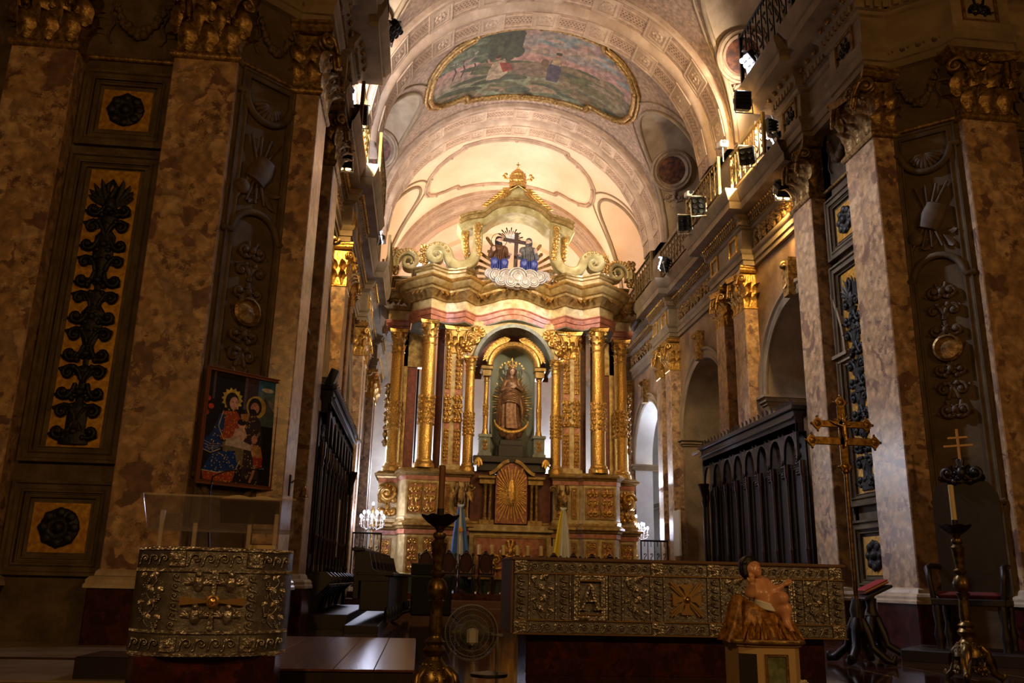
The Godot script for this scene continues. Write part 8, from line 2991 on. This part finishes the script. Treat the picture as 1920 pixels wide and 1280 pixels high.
func build_lights() -> void:
	var warm := Color(1.0, 0.91, 0.76)
	var amber := Color(1.0, 0.82, 0.52)
	var cool := Color(0.90, 0.92, 1.0)
	var here := V(-1.0, 2.0, -5.0)
	# projectors on the cornices: place, aim, lens, label, energy, half angle, colour
	projector(V(3.08, 9.6, -12.3), V(-3.7, 2.6, -10.6), 1, "bright white projector on the high pier cornice on the throne side", 11.0, 30.0, cool)
	projector(V(-3.0, 9.75, -12.5), V(3.7, 2.4, -11.0), 0, "black projector hung over the vault edge on the bell side", 55.0, 30.0, cool)
	projector(V(2.85, 8.75, -12.2), V(2.9, 9.2, -15.0), 2, "white stage lamp turned to the gilt railing under the pier cornice", 12.0, 55.0, amber)
	projector(V(3.24, 8.25, -13.1), here, 0, "dark projector on the cornice next to the bright railing")
	projector(V(3.04, 8.25, -15.2), here, 0, "dark projector hung below the camera box on the cornice")
	projector(V(3.04, 8.25, -16.1), here, 0, "dark projector beyond the forward break of the throne side cornice")
	projector(V(3.26, 8.2, -18.4), V(-0.5, 9.6, -20.8), 1, "lit projector on the throne side cornice close to the altarpiece", 8.0, 50.0, cool)
	projector(V(-3.46, 8.4, -12.95), V(-3.5, 10.5, -17.0), 1, "lit projector behind the capital on the bell side cornice", 24.0, 60.0, cool)
	projector(V(-3.45, 8.38, -15.15), here, 0, "dark projector below the white lunette on the bell side")
	projector(V(-3.45, 8.38, -16.1), here, 0, "second dark projector below the white lunette on the bell side")
	projector(V(-3.46, 8.38, -18.3), V(-0.5, 9.6, -20.8), 1, "lit projector on the bell side cornice close to the altarpiece", 8.0, 50.0, cool)
	# projectors tucked behind the piers, turned to the altarpiece and to the vault
	for s: float in [-1.0, 1.0]:
		var sd := " on the bell side" if s < 0 else " on the throne side"
		projector(V(s * 3.77, 8.42, -12.85), V(-s * 0.6, 4.9, -20.8), 1, "projector tucked behind the pier, turned to the altarpiece columns" + sd, 120.0, 30.0, warm)
		projector(V(s * 3.75, 8.9, -13.25), V(-s * 0.4, 9.3, -20.8), 1, "upper projector tucked behind the pier, turned to the altarpiece crest" + sd, 36.0, 26.0, warm)
		projector(V(s * 3.75, 9.42, -13.25), V(-s * 2.0, 12.5, -17.5), 1, "topmost projector tucked behind the pier, turned up to the vault" + sd, 11.0, 60.0, Color(1.0, 0.93, 0.86))
	for s: float in [-1.0, 1.0]:
		projector(V(s * 3.6, 7.35, -12.56), V(s * 3.75, 4.2, -15.6), 2, "warm projector turned to the marble pilaster pairs" + (" on the bell side" if s < 0 else " on the throne side"), 9.0, 45.0, amber)
	projector(V(-3.4, 8.4, -16.55), V(-3.75, 10.8, -18.3), 1, "small upturned projector lighting the white lunette", 20.0, 60.0, cool)
	for s: float in [-1.0, 1.0]:
		projector(V(s * 2.55, 8.96, -21.75), V(-s * 0.4, 12.6, -16.4), 1, "upturned projector behind the altarpiece scrolls lighting the vault" + (" on the bell side" if s < 0 else " on the throne side"), 14.0, 45.0, Color(1.0, 0.93, 0.86))
	camera_box(V(3.22, 9.0, -14.2), "white camera box on a post above the gilt railing")
	camera_box(V(3.22, 8.95, -16.3), "white camera box on a post beyond the first rib")
	# floodlights standing behind the crest of the altarpiece, washing the apse
	for q in [[-2.4, 8.5, -22.95], [0.0, 7.0, -22.95], [2.4, 7.5, -22.95], [0.6, 10.0, -26.3]]:
		var k := int(q[0])
		var t := thing("floodlight", {-2: "warm floodlight standing behind the altarpiece on the bell side", 2: "amber floodlight standing behind the altarpiece on the throne side"}.get(k, "pale floodlight standing behind the altarpiece crest" if q[0] == 0.0 else "pale floodlight standing close to the apse wall"), "lamp", V(q[0], 8.0, q[2]))
		var o := MB.new()
		o.box(V(0, 0.1, 0), V(0.4, 0.12, 0.3), rotx(-20), 0.01)
		part(t, "housing", o, M.lamp_black)
		o = MB.new()
		o.rod(V(0, -7.29, 0), V(0, 0.1, 0), 0.03)
		part(t, "stand", o, M.lamp_black)
		o = MB.new()
		o.box(V(0, 0.165, 0.0), V(0.36, 0.01, 0.26), rotx(-20))
		part(t, "lamp_glass", o, M.led_warm)
		lamp("spot", "floodlight_beam", V(q[0], 8.25, q[2]), V(q[0] * 0.5, 12.0, q[2] - 1.0), q[1], Color(1.0, 0.90, 0.78) if k != 2 else Color(1.0, 0.85, 0.68), 85.0, 0.2)
	# warm lamps of the nave, above and behind the photographer
	for x: float in [-1.0, 1.0]:
		var t := thing("nave_lamp", "hanging warm glass lamp in the nave " + ("over the aisle of the bell" if x < 0 else "over the aisle of the throne"), "lamp", V(x * 4.5, 5.2, 3.0))
		var o := MB.new()
		o.blob(Vector3.ZERO, V(0.2, 0.22, 0.2), 12)
		part(t, "lamp_globe", o, M.bulb_warm)
		o = MB.new()
		o.rod(V(0, 0.2, 0), V(0, 8.6, 0), 0.012)
		part(t, "chain", o, M.iron)
		lamp("omni", "nave_lamp_light", V(x * 4.5, 5.2, 3.0), Vector3.ZERO, 14.0, Color(1.0, 0.77, 0.47), 0, 0.2)
	# white light of the ambulatory on both sides, and behind the altarpiece
	for q in [[-1.0, 5.5, 3.4, -25.0, 5.0, 4.6, -24.2, 9.0], [1.0, 5.5, 3.1, -25.0, 5.0, 4.6, -24.2, 9.0], [-1.0, 2.0, 4.0, -29.45, 2.0, 4.2, -29.0, 9.0], [1.0, 2.0, 4.0, -29.45, 2.0, 4.2, -29.0, 9.0]]:
		var s: float = q[0]
		var t := thing("wall_sconce", "white glass wall lamp " + ("in the ambulatory " if q[1] > 4 else "on the wall behind the altarpiece ") + ("past the bell" if s < 0 else "past the throne"), "lamp", V(s * q[1], q[2], q[3]))
		var o := MB.new()
		o.blob(Vector3.ZERO, V(0.12, 0.14, 0.12), 12)
		part(t, "lamp_globe", o, M.bulb_cool)
		o = MB.new()
		o.rod(V(s * 0.12, -0.1, 0), V(0, -0.12, 0), 0.02)
		part(t, "bracket", o, M.bronze)
		lamp("omni", "sconce_light", V(s * q[4], q[5], q[6]), Vector3.ZERO, q[7], Color(0.92, 0.94, 1.0), 0, 0.2)
